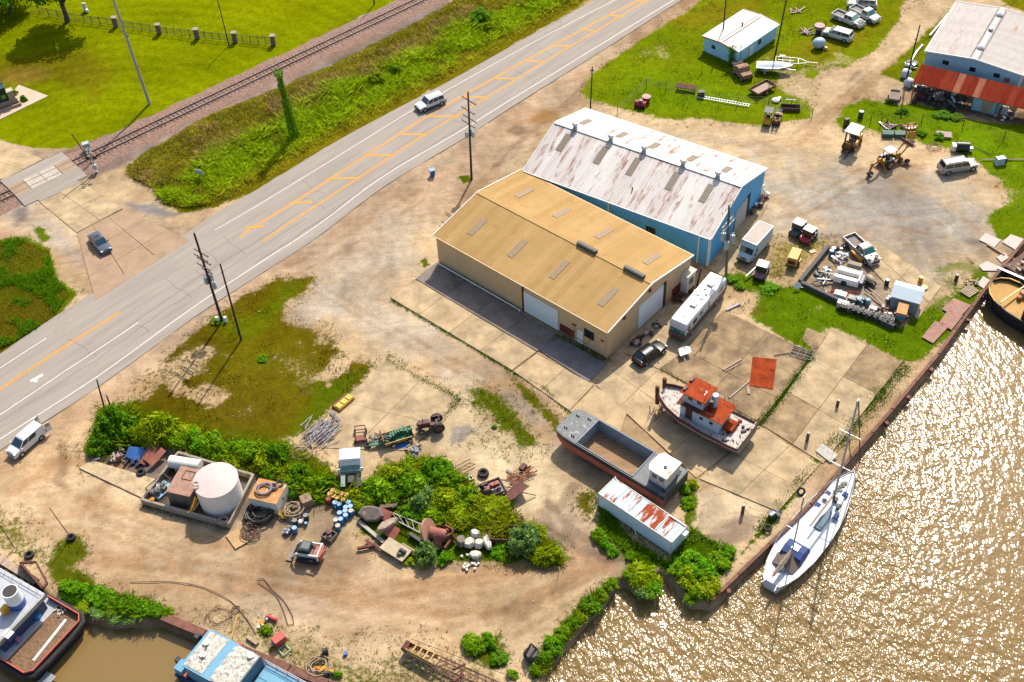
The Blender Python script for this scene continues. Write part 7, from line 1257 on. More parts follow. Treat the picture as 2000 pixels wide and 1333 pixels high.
lump('rubbish_heap', 'long heap of rubbish and pipes in front of the bushes', 'rubbish', (215,893), [stk[0], stk[2], darks, brst, M('tan_rag', C(206,180,140), .9)], 26, (2.4,1.0,.2), (.8,.25,.2), cyl=.5); lump('rubbish_heap', 'dark rubbish pile under the blue tarpaulin', 'rubbish', (262,900), [darks, plastic, M('navy_scrap', C(40,56,90), .6)], 12, (1.0,.6,.2), (.8,.4,.3))
m = MB(); m.slabq([(-1.2,-.5,.5),(.1,-.9,.35),(1.3,-.2,.6),(.9,.6,1.0),(-.9,.6,1.1)], .08); solo('blue_tarp', m, bpy.data.materials['tarp_blue'], 'bright blue tarpaulin over the rubbish by the bushes', 'tarp', at((268,892)), R(-10)); m = MB(); m.lathe([(.35,0),(.35,.8),(.3,.85)],12); m.m = 0; solo('steel_pot', m, M('pot_burnt', C(150,110,90), .6, rust=.4, rc=C(230,230,230)), 'burnt steel pot standing in the rubbish heap', 'pot', at((234,898)), 0)
for k, (px, rz) in enumerate((((290,895),65),((300,892),60),((310,902),55))): m = MB(); m.slabq([(-1.2,-.35,.2+.2*k),(1.2,-.35,.9),(1.2,.35,1.2),(-1.2,.35,.5+.2*k)],.12); solo('red_sheet', m, M('red_panel_paint', C(176,104,80), .8, var=.15), ('leftmost faded red steel panel stacked by the concrete wall','middle faded red steel panel stacked by the concrete wall','faded red steel panel nearest the concrete wall')[k], 'panel', at(px), R(rz), 'red panels stacked by the wall')
def hose(name, label, pts, r, mt, z=.05, cat='hose'):
    q = spline(GA(pts), .6); m = MB(); m.tube([(x, y, z) for x, y in q], r, 5); return solo(name, m, mt, label, cat)
hose('ground_cable', 'long brown cable curving over the bare ground towards the basin', [(255,1138),(330,1137),(390,1146),(440,1168),(466,1190),(490,1222),(500,1240)], .045, cablem, .06, 'cable'); hose('ground_cable', 'closed loop of dark cable lying on the sand', [(503,1132),(515,1131),(530,1150),(555,1175),(572,1205),(574,1220),(563,1222),(556,1200),(540,1165),(515,1145),(503,1137)], .045, cablem, .06, 'cable'); coil('wire_loop', 'thin wire loops on the sand above the basin wall', (428,1206), 1.1, .025, 4, cablem, .06, 0, .6, 'wire'); coil('wire_loop', 'small ring of wire at the bend of the brown cable', (461,1191), .42, .03, 3, cablem, .06, 0, .2, 'wire'); bar('yellow_strap', 'thin yellow strap stretched from the shore to the blue boat', 'strap', (464,1200), (453,1246), .08, .08, ropey, .1, .9)
rg = thing('red_machine', 'red engine box with pale green frame in the grass', 'machine', at((547,1256)), R(40)); m = MB(); m.box(-.65,-.45,.2,.65,.45,1.1); part('casing', m, M('casing_red', C(206,84,70), .5, var=.08), rg); m = MB(); [m.beam(a, b_, .09) for a, b_ in (((.3,-.6,.15),(.3,-1.5,.15)),((-.6,-.6,.15),(-.6,-1.5,.15)),((.3,-1.5,.15),(-.6,-1.5,.15)),((.3,-.6,.15),(-.6,-.6,.15)))]; part('frame', m, M('mint_frame', C(176,216,176), .5), rg); m = MB(); m.cyl((-.9,.2,.4),(-.65,.2,.4),.25); part('flywheel', m, galv, rg)
m = MB(); m.cyl((-.5,0,.2),(.5,0,.2),.2); m.ball((.55,0,.25),.25); solo('red_float', m, M('float_red', C(226,70,64), .5), 'red float lying on the sand above the red machine', 'float', at((530,1209)), R(-30)); lump('pump', 'small yellow and white pump on the grass edge', 'pump', (514,1218), [ylw, white, darks], 8, (.5,.45,.1), (.5,.25,.3)); m = MB(); m.cyl((-.3,0,.45),(-.25,0,.45),.45,n=14); m.cyl((.25,0,.45),(.3,0,.45),.45,n=14); m.m = 1; m.cyl((-.25,0,.45),(.25,0,.45),.35,n=14); solo('cable_reel', m, [darks, hoseb], 'black cable reel standing on the sandy grass', 'reel', at((636,1277)), R(15)); m = MB(); m.cyl((0,0,0),(0,0,.35),.22); solo('paint_can', m, M('can_blue', C(70,110,180), .5), 'little blue can right of the black cable reel', 'can', at((675,1279)))
coil('hose_coil', 'tan hose coils thrown by the end of the basin wall', (624,1302), 1.1, .07, 4, ropem, .06, 0, .5); lump('winch', 'dark winch with a yellow cover at the basin edge', 'winch', (640,1312), [darks, plastic, ylw], 8, (.7,.4,.2), (.7,.4,.4)); m = MB(); m.ball((0,0,.28),.3); solo('orange_buoy', m, M('buoy_orange', C(240,130,30), .5), 'orange buoy beside the dark winch', 'buoy', at((622,1310))); bar('timber_log', 'bleached log lying on the grass by the blue boat', 'log', (483,1244), (503,1258), .4, .3, ropem, .2, .2)
# crane boom on the ground
cbm = thing('crane_boom', 'yellow tipped lattice crane boom lying on the ground', 'boom', at((790,1262)), 0); o0 = G(790,1262); A, B = G(797,1265,.9)-o0, G(985,1362,.9)-o0; d = (B-A).normalized(); sd_ = Vector((-d.y,d.x,0)); yl2 = M('boom_yellow', C(226,180,90), .6, var=.12, rust=.3, rc=C(150,90,60)); ru2 = M('boom_rust', C(130,86,66), .8, var=.2)
for s in (-1,1):
    for z in (-.5,.5): m = MB(); m.beam(A+sd_*.75*s*.5+Vector((0,0,z*.6)), B+sd_*.95*s+Vector((0,0,z)), .11); part('chord', m, ru2, cbm)
m = MB()
for k in range(13):
    t0, t1 = k/13, (k+1)/13; w0, w1 = .38+.57*t0, .38+.57*t1; p0, p1 = A.lerp(B,t0), A.lerp(B,t1); sg = 1 if k % 2 else -1; z0, z1 = .3+.2*t0, .3+.2*t1
    for z in (-1,1): m.beam(p0+sd_*w0*sg+Vector((0,0,z*z0)), p1-sd_*w1*sg+Vector((0,0,z*z1)), .06); m.beam(p0+sd_*w0+Vector((0,0,z*z0)), p0-sd_*w0+Vector((0,0,z*z0)), .06)
    for s in (-1,1): m.beam(p0+sd_*w0*s+Vector((0,0,-z0)), p0+sd_*w0*s+Vector((0,0,z0)), .06)
part('lacing', m, ru2, cbm, kind='stuff')
for s in (-1,1): m = MB(); m.slabq([A+sd_*.45*s+Vector((0,0,.45)), A+d*3.2+sd_*.55*s+Vector((0,0,.5)), A+d*3.2+sd_*.55*s+Vector((0,0,-.4)), A+sd_*.45*s+Vector((0,0,-.4))][::s], .05); part('side_plate', m, yl2, cbm)
for k in range(5): m = MB(); m.beam(A+d*(.8+k*.7)+sd_*.5+Vector((0,0,.46)), A+d*(.8+k*.7)-sd_*.5+Vector((0,0,.46)), .14, .06); part('cross_plate', m, yl2, cbm)
m = MB(); m.cyl(A-sd_*.5-d*.2, A+sd_*.5-d*.2, .38, n=14); part('sheave', m, brst, cbm)
for s in (-1,1): m = MB(); m.beam(A+sd_*.7*s+Vector((0,0,.6)), B+sd_*1.6*s+Vector((0,0,1.4)), .04); part('pendant', m, darks, cbm)
for q0, q1 in (((905,1318),(885,1332)),((908,1298),(885,1308))): m = MB(); m.beam(G(*q0,.3)-o0, G(*q1,2.2)-o0, .2); part('mast_leg', m, brst, cbm)
gb_ = thing('grab_bucket', 'black clamshell grab bucket hanging over the river bank', 'bucket', at((1038,1285)), R(20)); m = MB(); m.lathe([(.1,0),(.7,.2),(.85,.7),(.6,1.0)],12); part('bowl', m, M('grab_black', C(62,52,46), .6), gb_); m = MB(); m.beam((-.7,0,.9),(.1,.2,2.3),.16); m.beam((.7,.2,.9),(.1,.2,2.3),.16); part('bail', m, M('grab_brown', C(80,62,52), .7), gb_)
# riverside bits
def pile(label, px, h, mt=None, r=.2):
    m = MB(); m.cyl((0,0,0),(0,0,h),r,r*.92,10); m.m = 1; m.cyl((0,0,h),(0,0,h+.03),r*.9,r*.7,10); return solo('mooring_pile', m, [mt or timb, M('pile_top', C(226,216,196), .8)], label, 'post', at(px))
pile('mooring post with a rope on the wide pale concrete', (1450,1003), 1.5); pile('mooring post left of the sailboat mast with white top', (1576,862), 1.5); pile('short mooring post with yellow top near the bulkhead grass', (1635,794), 1.1)
hose('mooring_rope', 'thin rope from the post to the black outboard on the bulkhead', [(1453,985),(1475,1003),(1505,1003)], .025, ropem, .5, 'rope'); lump('outboard_motor', 'black outboard motor resting on the bulkhead cap', 'motor', (1514,1008), [plastic, M('motor_blue_grey', C(80,96,110), .4)], 6, (.5,.4,.1), (.7,.5,.4), .2)
m = MB(); m.slabq([(-1.1,-.6,.2),(1.1,-.7,.15),(1.1,.6,.45),(-1.1,.6,.5)],.08); solo('white_board', m, rockw, 'white board propped on the bulkhead next to the mast', 'board', at((1614,888)), R(-50))
rs = [G(*p,.12) for p in ((1470,697),(1517,702),(1510,761),(1464,753))]; rsh = thing('rusted_sheet', 'bright orange red rusted steel sheet lying on the concrete', 'sheet', tuple(rs[0])); m = MB(); m.slabq([v-rs[0] for v in rs[::-1]], .06); part('plate', m, M('sheet_orange_red', C(196,84,44,.42), .9, spec=.05, var=.22, scale=.9, rust=.34, rc=C(140,60,40,.42), rscale=1.2), rsh)
m = MB(); m.slabq([(-.8,-.6,.7),(.7,-.5,.75),(.9,.4,.8),(.1,.8,.8),(-.6,.5,.75)],.04); m.beam((-.5,-.4,.06),(-.4,-.3,.7),.05); m.beam((.5,.3,.06),(.5,.3,.7),.05); m.beam((-.3,-1.2,.1),(-.3,.4,.8),.06); solo('broken_table', m, white, 'broken white table top lying near the black car', 'table', at((1336,694)), R(15))
bar('wooden_beam', 'bleached plank on the concrete right of the black car', 'plank', (1412,723), (1448,702), .22, .14, wood, .12, .12); bar('wooden_beam', 'second bleached plank just below the first', 'plank', (1416,726), (1450,708), .12, .1, wood, .12, .12); bar('wooden_beam', 'tan plank leading from the tugboat to the orange sheet', 'plank', (1424,778), (1464,744), .2, .14, wood, .12, .12); bar('wooden_beam', 'short tan block of timber beside the orange sheet', 'plank', (1460,756), (1463,770), .3, .14, wood, .12, .12); bar('wooden_beam', 'thick grey board lying under the motorhome nose', 'plank', (1418,606), (1446,593), .3, .16, stk[0], .12, .12)
lr = thing('ladder_rack', 'dark metal ladder rack lying at the corner of the concrete', 'rack', at((1566,692)), R(-28)); m = MB(); [m.beam((-1.3,y,.15+.1*abs(y)),(1.3,y,.15+.1*abs(y)),.1) for y in (-.8,-.3,.3,.8)]; [m.beam((x,-.8,.2),(x,.8,.2),.08) for x in (-1.3,-.4,.4,1.3)]; part('frame', m, darks, lr); bar('steel_pipe', 'thin dark pipe pointing at the ladder rack', 'pipe', (1512,694), (1550,688), .08, .08, darks)
for k, q in enumerate([[(1800,660),(1822,672),(1852,640),(1826,628)],[(1834,632),(1858,646),(1880,618),(1852,606)],[(1840,606),(1872,624),(1896,598),(1862,584)]]): m = MB(); m.prism([tuple(p) for p in GA(q)], .05, .12+.02*k); solo('steel_plate', m, rustp, ('darkest of the three bulkhead plates, nearest the grass','middle plate of the three on the bulkhead','steel plate with a small frame on it by the bulkhead')[k], 'plate')
for q, lb in (([(1912,470),(1924,456),(1955,470),(1942,484)],'long pale steel plate lying at the gravel edge'),([(1957,474),(1974,459),(1999,468),(1984,490)],'square pale steel plate by the rusty barge'),([(1911,520),(1928,511),(1950,522),(1950,530),(1920,530)],'torn pinkish plate beside the gangplank'),([(1946,504),(1962,494),(1970,504),(1956,514)],'small pale plate touching the rusty barge'),([(1908,556),(1920,541),(1934,549),(1924,567)],'grey plate at the black boat bow')): m = MB(); m.prism([tuple(p) for p in GA(q)], .02, .1); solo('steel_plate', m, M('plate_pink', C(212,190,178), .7, var=.08, rust=.2), lb, 'plate')
bar('wooden_beam', 'pale timber between the two steel plates', 'plank', (1928,477), (1962,498), .25, .15, wood); pl = thing('pallet', 'slatted wooden pallet dumped at the bulkhead by the black boat', 'pallet', at((1893,571)), R(35)); 
for k in range(6): m = MB(); m.box(-1,-.75+k*.27,.2,1,-.57+k*.27,.24); part('slat', m, wood, pl)
for x in (-.9,0,.9): m = MB(); m.box(x-.05,-.75,.05,x+.05,.8,.2); part('runner', m, wood, pl)
lump('timber_scraps', 'tan timber scraps above the slatted pallet', 'timber', (1898,551), [ropem, wood, M('fresh_wood', C(224,176,110), .8)], 14, (.8,.6,.2), (.9,.2,.15), cyl=0); pile('leaning dark stump in grass by the mooring lines', (1867,548), 1.0, brst, .25)
# right scrap yard
kerb = M('dark_kerb', C(92,88,84), .8, var=.15); A, B, Cc = G(1561,556), G(1617,487), G(1745,643)
kb = thing('scrapyard_wall', 'low dark wall framing the scrap yard on two sides', 'wall', tuple(A)); m = MB(); m.beam(Vector((0,0,.4)), B-A+Vector((0,0,.4)), .5, .8); part('wall_section', m, kerb, kb); m = MB(); m.beam(Vector((.2,-.2,.35)), Cc-A+Vector((0,0,.35)), .45, .7); part('wall_section', m, kerb, kb)
ub = thing('utility_bed', 'white steel truck utility bed sitting on the ground', 'truck bed', at((1655,550)), R(-28)); m = MB()
for s in (-1,1): m.box(-1.7,s*.75-.28,.3,1.5,s*.75+.28,1.25)
m.box(-1.7,-.5,.3,1.5,.5,.55); m.box(1.4,-1,.3,1.55,1,1.5); part('side_boxes', m, white, ub); m = MB(); [m.beam((x,y,1.25),(x,y,1.5),.06) for x in (-1.5,1.4) for y in (-.9,.9)]; [m.beam((-1.5,y,1.5),(1.4,y,1.5),.06) for y in (-.9,.9)]; part('rack', m, white, ub); m = MB(); m.box(-1.5,-.4,.56,1.2,.4,.62); part('bed_floor', m, M('bed_rusty_floor', C(150,110,90), .8, rust=.4), ub); m = MB(); m.cyl((-.3,-1.05,.45),(-.3,-1.0,.45),.42); part('wheel_arch', m, plastic, ub); m = MB(); m.box(1.6,-.9,.5,2.0,.9,1.1); part('head_box', m, M('navy_case', C(50,66,110), .5), ub)
es = lump('engine_assembly', 'silver engine assembly at the top of the scrap yard', 'engine', (1640,507), [M('engine_silver', C(206,210,212), .4, metal=.3), galv, white], 16, (.9,.7,.5), (.9,.3,.3), 0, R(50), cyl=.6); cr_ = lump('folding_crane', 'folded silver crane arm with black joints by the dark wall', 'crane', (1606,545), [white, bpy.data.materials['engine_silver'], darks, plastic], 20, (.9,1.3,.7), (1.7,.25,.25), 0, R(-20), cyl=.5)
lump('engine_assembly', 'dark engine with maroon manifold above the silver engine', 'engine', (1645,488), [boxm, darks, galv], 9, (.7,.4,.2), (.5,.3,.3)); m = MB(); m.box(-.9,-.35,.1,.9,.35,.75); solo('concrete_trough', m, cwall, 'tan concrete trough between truck bed and pickup', 'trough', at((1668,523)), R(-28))
sm = thing('small_mixer', 'tan drum mixer with dark chassis left of the white shed', 'mixer', at((1697,555)), R(-80)); m = MB(); m.ball((0,0,.9),(.75,.5,.5)); part('drum', m, M('mixer_tan', C(206,184,146), .6), sm); m = MB(); m.box(-.7,-.5,.2,.7,.5,.45); part('chassis', m, darks, sm); [wheel(sm,.4,y,.3,.2) for y in (-.6,.6)]
drum('b', (1625,489), 'blue drum with orange lid at the top corner of the scrap yard', zt=.9); drum('b', (1629,484), 'second blue drum just behind the orange lidded one'); drum('s', (1734,546), 'black drum with pale lid left of the small white shed'); drum('y', (1800,541), 'yellow drum standing on the slab right of the white shed', zt=.9); m = MB(); m.lathe([(.42,0),(.45,.1),(.42,.3),(.05,.32)],16); solo('yellow_basin', m, bpy.data.materials['drum_yellow_lid'], 'low yellow tank lid beside the white shed corner', 'basin', at((1805,564)))
r0 = thing('engine_row', 'row of black engine blocks lined up on the dark wall', 'engine', at((1694,618)), R(-31))
for k in range(22): m = MB(); x = -3.6+k*.34; y = rnd.uniform(-.15,.15); h = rnd.uniform(.6,1.0); m.box(x,-.55+y,.1,x+.28,.45+y,h); m.box(x+.05,-.3+y,h,x+.22,.2+y,h+.12); part('block', m, rnd.choice((plastic, darks, M('block_grey', C(120,114,112), .6), darks)), r0)
for px, lb, mt, s in (((1640,582),'white chest freezer on the dark wall',white,(1.5,.8,.8)),((1645,600),'white chest on the grass below the dark wall',whm,(1.4,.8,.8)),((1664,588),'grey flat cabinet beside the teal machine',galb,(1.1,.8,.6)),((1704,607),'pale small cabinet near the engine row',white,(.9,.5,.5))): m = MB(); m.box(-s[0]/2,-s[1]/2,0,s[0]/2,s[1]/2,s[2]); m.box(-s[0]/2-.02,-s[1]/2-.02,s[2]+.01,s[0]/2+.02,s[1]/2+.02,s[2]+.07); solo('cabinet', m, mt, lb, 'cabinet', at(px), R(-30))
lump('teal_machine', 'teal green machine tool in the lower scrap row', 'machine', (1685,593), [M('machine_teal', C(130,170,176), .5), M('machine_dark_teal', C(90,116,120), .5)], 7, (.7,.4,.2), (.6,.5,.8), cyl=.1)
for k, (a, b_) in enumerate((((1690,566),(1730,598)),((1696,562),(1733,592)),((1700,574),(1722,594)))): bar('timber_plank', ('uppermost long pale plank left of the white shed','middle long pale plank left of the white shed','lowest and shortest pale plank left of the white shed')[k], 'plank', a, b_, .16, .12, wood, .3, .3, 'timber planks by the white shed')
lump('scrap_heap', 'brown and white junk heap at the lower end of the scrap yard', 'scrap', (1725,612), [brst, rustp, white, galb, rustm], 22, (1.3,.9,.3), (.5,.35,.35)); lump('scrap_heap', 'orange brown junk pile in the middle of the scrap row', 'scrap', (1626,575), [rustor, rustm, white, brst], 12, (1.2,.5,.2), (.6,.4,.25)); lump('scrap_heap', 'grey tools heap against the white shed wall', 'scrap', (1738,590), [galv, darks, sqs], 12, (.5,.7,.4), (.5,.4,.6))
bar('steel_beam', 'orange red channel beside the teal machine', 'beam', (1650,570), (1678,572), .14, .12, rustor, .3, .3); dsh = thing('satellite_dish', 'white satellite dish on the grass by the dark wall', 'dish', at((1556,564))); m = MB(); m.lathe([(.05,0),(.3,.05),(.5,.15)],16); m.xf(Matrix.Rotation(R(70),4,'X')); o = part('reflector', m, white, dsh); o.location = (0,0,.6); m = MB(); m.beam((0,.05,0),(0,.05,.6),.06); m.beam((0,0,.5),(.7,-.3,.4),.04); part('arm', m, galv, dsh)
m = MB(); m.obox((0,0,.05),(.9,.6,.06)); solo('plywood_scrap', m, M('ply_light', C(236,206,160), .8), 'small plywood scrap on the ground by the red buggy', 'plywood', at((1587,492)), R(20)); m = MB(); m.beam((-1.4,.9,.5),(1.4,-.9,.9),.18); m.torus((-.6,-.6,.25),.5,.07); solo('white_pole', m, white, 'white pole over a pale oval ring beside the golf cart', 'pole', at((1471,534)), R(75)); drum('s', (1488,508), 'blue and black drum in front of the step van', zt=.7, sc_=.75)
# ---------------------------------------------------------------- upper yards
crim = M('crimson_paint', C(176,40,66), .5, var=.12)
rv = thing('red_pot', 'crimson round pot with spoked lid on the grass', 'pot', at((1262,200))); m = MB(); m.lathe([(.5,0),(.62,.3),(.62,1.0),(.7,1.05)],18); part('body', m, crim, rv); m = MB(); m.lathe([(.68,1.05),(.68,1.1)],18); [m.beam((-.4+i*.27,-.4,1.13),(-.4+i*.27,.4,1.13),.08) for i in range(4)]; part('lid', m, M('pink_lid', C(220,120,130), .5), rv)
rv = thing('red_valve', 'crimson ribbed valve body lying beside the round pot', 'valve', at((1251,209)), R(-25)); m = MB(); m.cyl((-.8,0,.5),(.8,0,.5),.45); [m.cyl((x,0,.5),(x+.12,0,.5),.62) for x in (-.9,-.5,-.1,.3,.7)]; part('body', m, crim, rv); m = MB(); m.cyl((0,0,.9),(0,0,1.3),.3); part('bonnet', m, M('bonnet_mauve', C(140,90,110), .5), rv)
rk = thing('rusty_rack', 'rusty brown rack of pipes at the fence line', 'rack', at((1340,176)), R(-18)); 
for k in range(8): m = MB(); m.cyl((-1.6,-.5+k*.14,.6+.02*k),(1.6,-.5+k*.14,.5+.02*k),.08,n=6); part('pipe', m, rustm, rk)
m = MB(); [m.beam((x,y,0),(x,y,.6),.08) for x in (-1.3,1.3) for y in (-.5,.5)]; [m.beam((x,-.6,.5),(x,.6,.5),.08) for x in (-1.3,1.3)]; part('stand', m, brst, rk)
ld = thing('long_ladder', 'long pale ladder lying in the grass along the fence', 'ladder', at((1413,199)), math.atan2((G(1462,209)-G(1366,192)).y,(G(1462,209)-G(1366,192)).x)); 
for y in (-.3,.3): m = MB(); m.beam((-4.2,y,.15),(4.2,y,.15),.09); part('rail', m, white, ld)
for k in range(20): m = MB(); m.beam((-4+k*.42,-.3,.15),(-4+k*.42,.3,.15),.05); part('rung', m, galv, ld)
m = MB(); m.box(-.5,-.4,.0,.5,.4,.9); solo('black_box', m, plastic, 'black box standing at the left end of the long ladder', 'box', at((1369,188)))
cr2 = thing('cable_drum', 'pink topped cable drum on a navy stand in the grass', 'reel', at((1598,68))); m = MB(); m.cyl((0,0,0),(0,0,1.3),.5); part('stand', m, M('stand_navy', C(40,50,90), .5), cr2); m = MB(); m.cyl((0,0,1.3),(0,0,1.4),.85,n=20); m.cyl((0,0,1.7),(0,0,1.8),.85,n=20); m.cyl((0,0,1.4),(0,0,1.7),.45); part('reel', m, M('reel_pink', C(206,160,150), .7), cr2)
gt2 = thing('gas_tank', 'pale blue bulbous gas tank on the grass beside the minivan', 'tank', at((1598,94)), R(20)); m = MB(); m.ball((0,0,.95),(1.15,.95,.9),16,10); part('vessel', m, M('vessel_blue', C(190,214,226,.6), .4, var=.05), gt2); m = MB(); m.cyl((.3,-.6,0),(.3,-.6,.9),.28); part('leg', m, plastic, gt2); m = MB(); m.box(.6,-1.2,.05,1.0,-.8,.5); part('valve_box', m, M('valve_cream', C(240,226,190), .6), gt2)
lump('timber_stack', 'stack of old boards lying beside the pink cable drum', 'timber', (1573,63), [stk[2], wood, brst], 9, (.4,.8,.1), (2.4,.2,.15), 0, R(50), cyl=0); lump('timber_stack', 'scattered planks in the grass at the top fence', 'timber', (1556,22), [stk[1], wood, rustp], 9, (1.0,.5,.05), (1.8,.25,.1), cyl=0)
m = MB(); m.lathe([(.5,0),(.6,.3),(.3,.5),(.1,.6)],12); m.obox((.5,.2,.25),(.9,.5,.3),.4); solo('white_engine', m, white, 'small white engine cover lying on the grass', 'engine', at((1515,198)), R(10))
sk2 = thing('skip', 'brown steel skip with a white frame in tall grass', 'skip', at((1543,214)), R(-10)); m = MB(); [m.box(*b_) for b_ in ((-1.5,-.6,0,1.5,.6,.1),(-1.5,-.6,.1,1.5,-.54,.6),(-1.5,.54,.1,1.5,.6,.6),(-1.5,-.54,.1,-1.44,.54,.6),(1.44,-.54,.1,1.5,.54,.6))]; part('box', m, M('skip_brown', C(110,80,70), .8), sk2); m = MB(); m.beam((-.8,.7,.0),(-.8,.7,1.3),.08); m.beam((.8,.7,0),(.8,.7,1.3),.08); m.beam((-.8,.7,1.3),(.8,.7,1.3),.08); part('frame', m, white, sk2)
drum('g', (1683,217), 'dark green bin with grey lid in the grass strip', zt=1.2, sc_=1.3); m = MB(); m.box(-.35,-.25,0,.35,.25,1.4); solo('rusty_locker', m, darks, 'dark rusty locker standing beside the large forklift', 'locker', at((1652,247)), R(15)); lump('debris_stack', 'long stack of roofing and pipes in the grass', 'debris', (1757,249), [rustp, rosy, white, brst, darks], 16, (2.6,.35,.2), (2.0,.35,.15), 0, R(-12), cyl=.3)
gcr = thing('green_crates', 'green slatted crates in front of the roofing stack', 'crate', at((1745,266)), R(-8)); grn = M('crate_green', C(60,116,96), .6)
for x in (-.9,.9):
    for k in range(5): m = MB(); m.box(x-.8,-.5+k*.22,.6,x+.8,-.36+k*.22,.66); part('slat', m, grn, gcr)
    m = MB(); m.box(x-.8,-.5,0,x+.8,.5,.55); part('crate_box', m, grn, gcr)
yf = thing('yellow_gantry', 'yellow rusted machine frame at the raised bucket', 'frame', at((1777,268)), R(10)); m = MB(); [m.beam((x,y,0),(x,y,2.2),.14) for x in (-.5,.5) for y in (-.4,.4)]; [m.beam((-.5,y,z),(.5,y,z),.12) for y in (-.4,.4) for z in (.6,1.2,1.8,2.2)]; part('frame', m, dyl, yf); m = MB(); m.slabq([(-.6,-.9,.2),(.6,-.9,.2),(.6,-.5,1.2),(-.6,-.5,1.2)],.06); part('panel', m, ylw, yf)
m = MB(); [m.box(-1.1,-.55+k*.28,.3,1.1,-.32+k*.28,.36) for k in range(5)]; m.box(-1.1,-.55,.05,1.1,.8,.28); solo('slatted_board', m, M('panel_mauve', C(196,160,156), .7, var=.1), 'mauve slatted panel lying on the grass', 'panel', at((1843,267)), R(-15)); coil('hose_coil', 'loop of brown hose at the gravel edge', (1825,288), .9, .05, 2, M('hose_brown', C(120,104,70), .8), .05, 0, .5)
wt_ = thing('water_tank', 'black water tank with white end boxes in the grass', 'tank', at((1878,295)), R(-10)); m = MB(); m.cyl((-.9,0,.75),(.9,0,.75),.75,n=18); part('vessel', m, M('tank_black_green', C(24,34,34), .4), wt_); m = MB(); m.box(-1.5,-.5,.2,-.95,.5,1.1); part('end_box', m, white, wt_); m = MB(); m.box(1.0,-.3,.1,1.5,.3,.7); part('end_box', m, white, wt_)
wc = thing('white_chest', 'white chest with black lid on the far right grass', 'chest', at((1951,320)), R(10)); m = MB(); m.loft([[(-.7,-.5,0),(.6,-.5,0),(.6,.5,0),(-.7,.5,0)],[(-.6,-.4,1.1),(.6,-.4,1.1),(.6,.4,1.1),(-.6,.4,1.1)]]); part('chest', m, M('chest_pale', C(206,222,226,.6), .5), wc); m = MB(); m.box(.62,-.45,.1,.95,.45,1.0); part('lid', m, plastic, wc); bar('wooden_pole', 'long pale pole lying across the grass behind the white chest', 'pole', (1918,312), (2030,312), .12, .12, wood, .15, .15); hose('ground_cable', 'black hose snaking over grass right of the water tank', [(1893,284),(1920,296),(1935,305),(1928,300)], .05, hoseb, .1, 'hose')
bar('steel_pole', 'dark thin post fallen on the gravel by the backhoe', 'post', (1760,322), (1776,325), .14, .14, brst); m = MB(); m.ball((0,0,.3),(.45,.35,.3)); solo('scrap_bucket', m, brst, 'rusty bucket tooth lump right of the backhoe', 'scrap', at((1771,318)))
for px, lb in (((1768,150),'white bulk bag leaning on the shed post'),((1774,168),'white bulk bag under the leaning pole')): m = MB(); m.loft([[(x*k,y*k,z) for x, y in ((-.6,-.6),(.6,-.6),(.7,0),(.6,.6),(-.6,.6),(-.7,0))] for k, z in ((.85,0),(1.05,.4),(1.0,1.0),(.5,1.3))]); solo('bulk_bag', m, M('bag_white', C(226,230,236,.6), .8, var=.08), lb, 'bag', at(px), rnd.random(), smooth=60)
flat_trailer('flatbed_trailer', 'small flatbed trailer with slatted deck near the bulk bags', (1746,193), R(70), 2.6, 1.5, wood, M('deck_brown', C(140,120,110), .8), .25); lump('car_parts', 'grey car parts heap left of the grey warehouse', 'parts', (1780,130), [galv, darks, white, sqs], 14, (.8,.9,.3), (.8,.5,.4))
for a, b_, lb in (((1816,70),(1852,28),'longest white pipe lying along the warehouse side'),((1778,122),(1790,102),'white pipe by the bulk bags along the warehouse'),((1790,102),(1802,88),'short white pipe in the middle of the warehouse side')): bar('white_pipe', lb, 'pipe', a, b_, .25, .25, white, .15, .15, 'white pipes along the warehouse')
for k in range(9):
    px = (1786+k*9.5+rnd.uniform(-3,3), 196+k*3.0+rnd.uniform(-5,6)); tyre(rank('old tyre dumped in front of the lean-to shed', k), px, rnd.uniform(.35,.5), .25, group='old tyres by the lean-to')
lump('shed_junk', 'jumble of dark machine parts under the lean-to roof', 'junk', (1840,190), [darks, plastic, M('junk_blue_grey', C(90,110,126), .6), sqs, brst, white], 46, (2.2,3.6,.8), (1.3,.6,.7), 0, R(59), cyl=.3); lump('shed_junk', 'light timber and boxes stacked at the right of the blue store room', 'junk', (1960,225), [wood, galb, white, brst], 18, (1.5,1.4,.6), (1.1,.6,.4), cyl=.1); lump('shed_junk', 'grey car body parts beside the first lean-to post', 'junk', (1795,172), [galv, sqs, darks], 12, (.8,.8,.3), (.9,.5,.4))
lump('shed_debris', 'rusty debris along the end wall of the blue shed', 'debris', (1483,400), [brst, darks, rustm, white], 14, (.5,2.6,.3), (.6,.4,.5), 0, R(-35)); lump('warehouse_debris', 'maroon and grey debris along the warehouse gable wall', 'debris', (1262,655), [boxm, darks, brst, galb], 22, (.6,2.6,.2), (.7,.4,.35), .06, R(-43)); lump('warehouse_debris', 'rusty debris beside the warehouse red hatch', 'debris', (1335,578), [boxm, brst, rustm], 12, (.5,1.8,.1), (.7,.4,.35), 0, R(-43))
tc = thing('trash_can', 'blue wheeled trash can on the dirt by the highway', 'bin', at((845,343)), R(20)); m = MB(); m.loft([[(-.25,-.28,0),(.25,-.28,0),(.25,.28,0),(-.25,.28,0)],[(-.34,-.36,1.0),(.34,-.36,1.0),(.34,.36,1.0),(-.34,.36,1.0)]]); part('body', m, M('can_bright_blue', C(40,110,190), .5), tc); m = MB(); m.box(-.38,-.4,1.0,.38,.4,1.1); part('lid', m, M('can_lid', C(130,180,220), .5), tc); [wheel(tc,-.25,y,.12,.06) for y in (-.28,.28)]
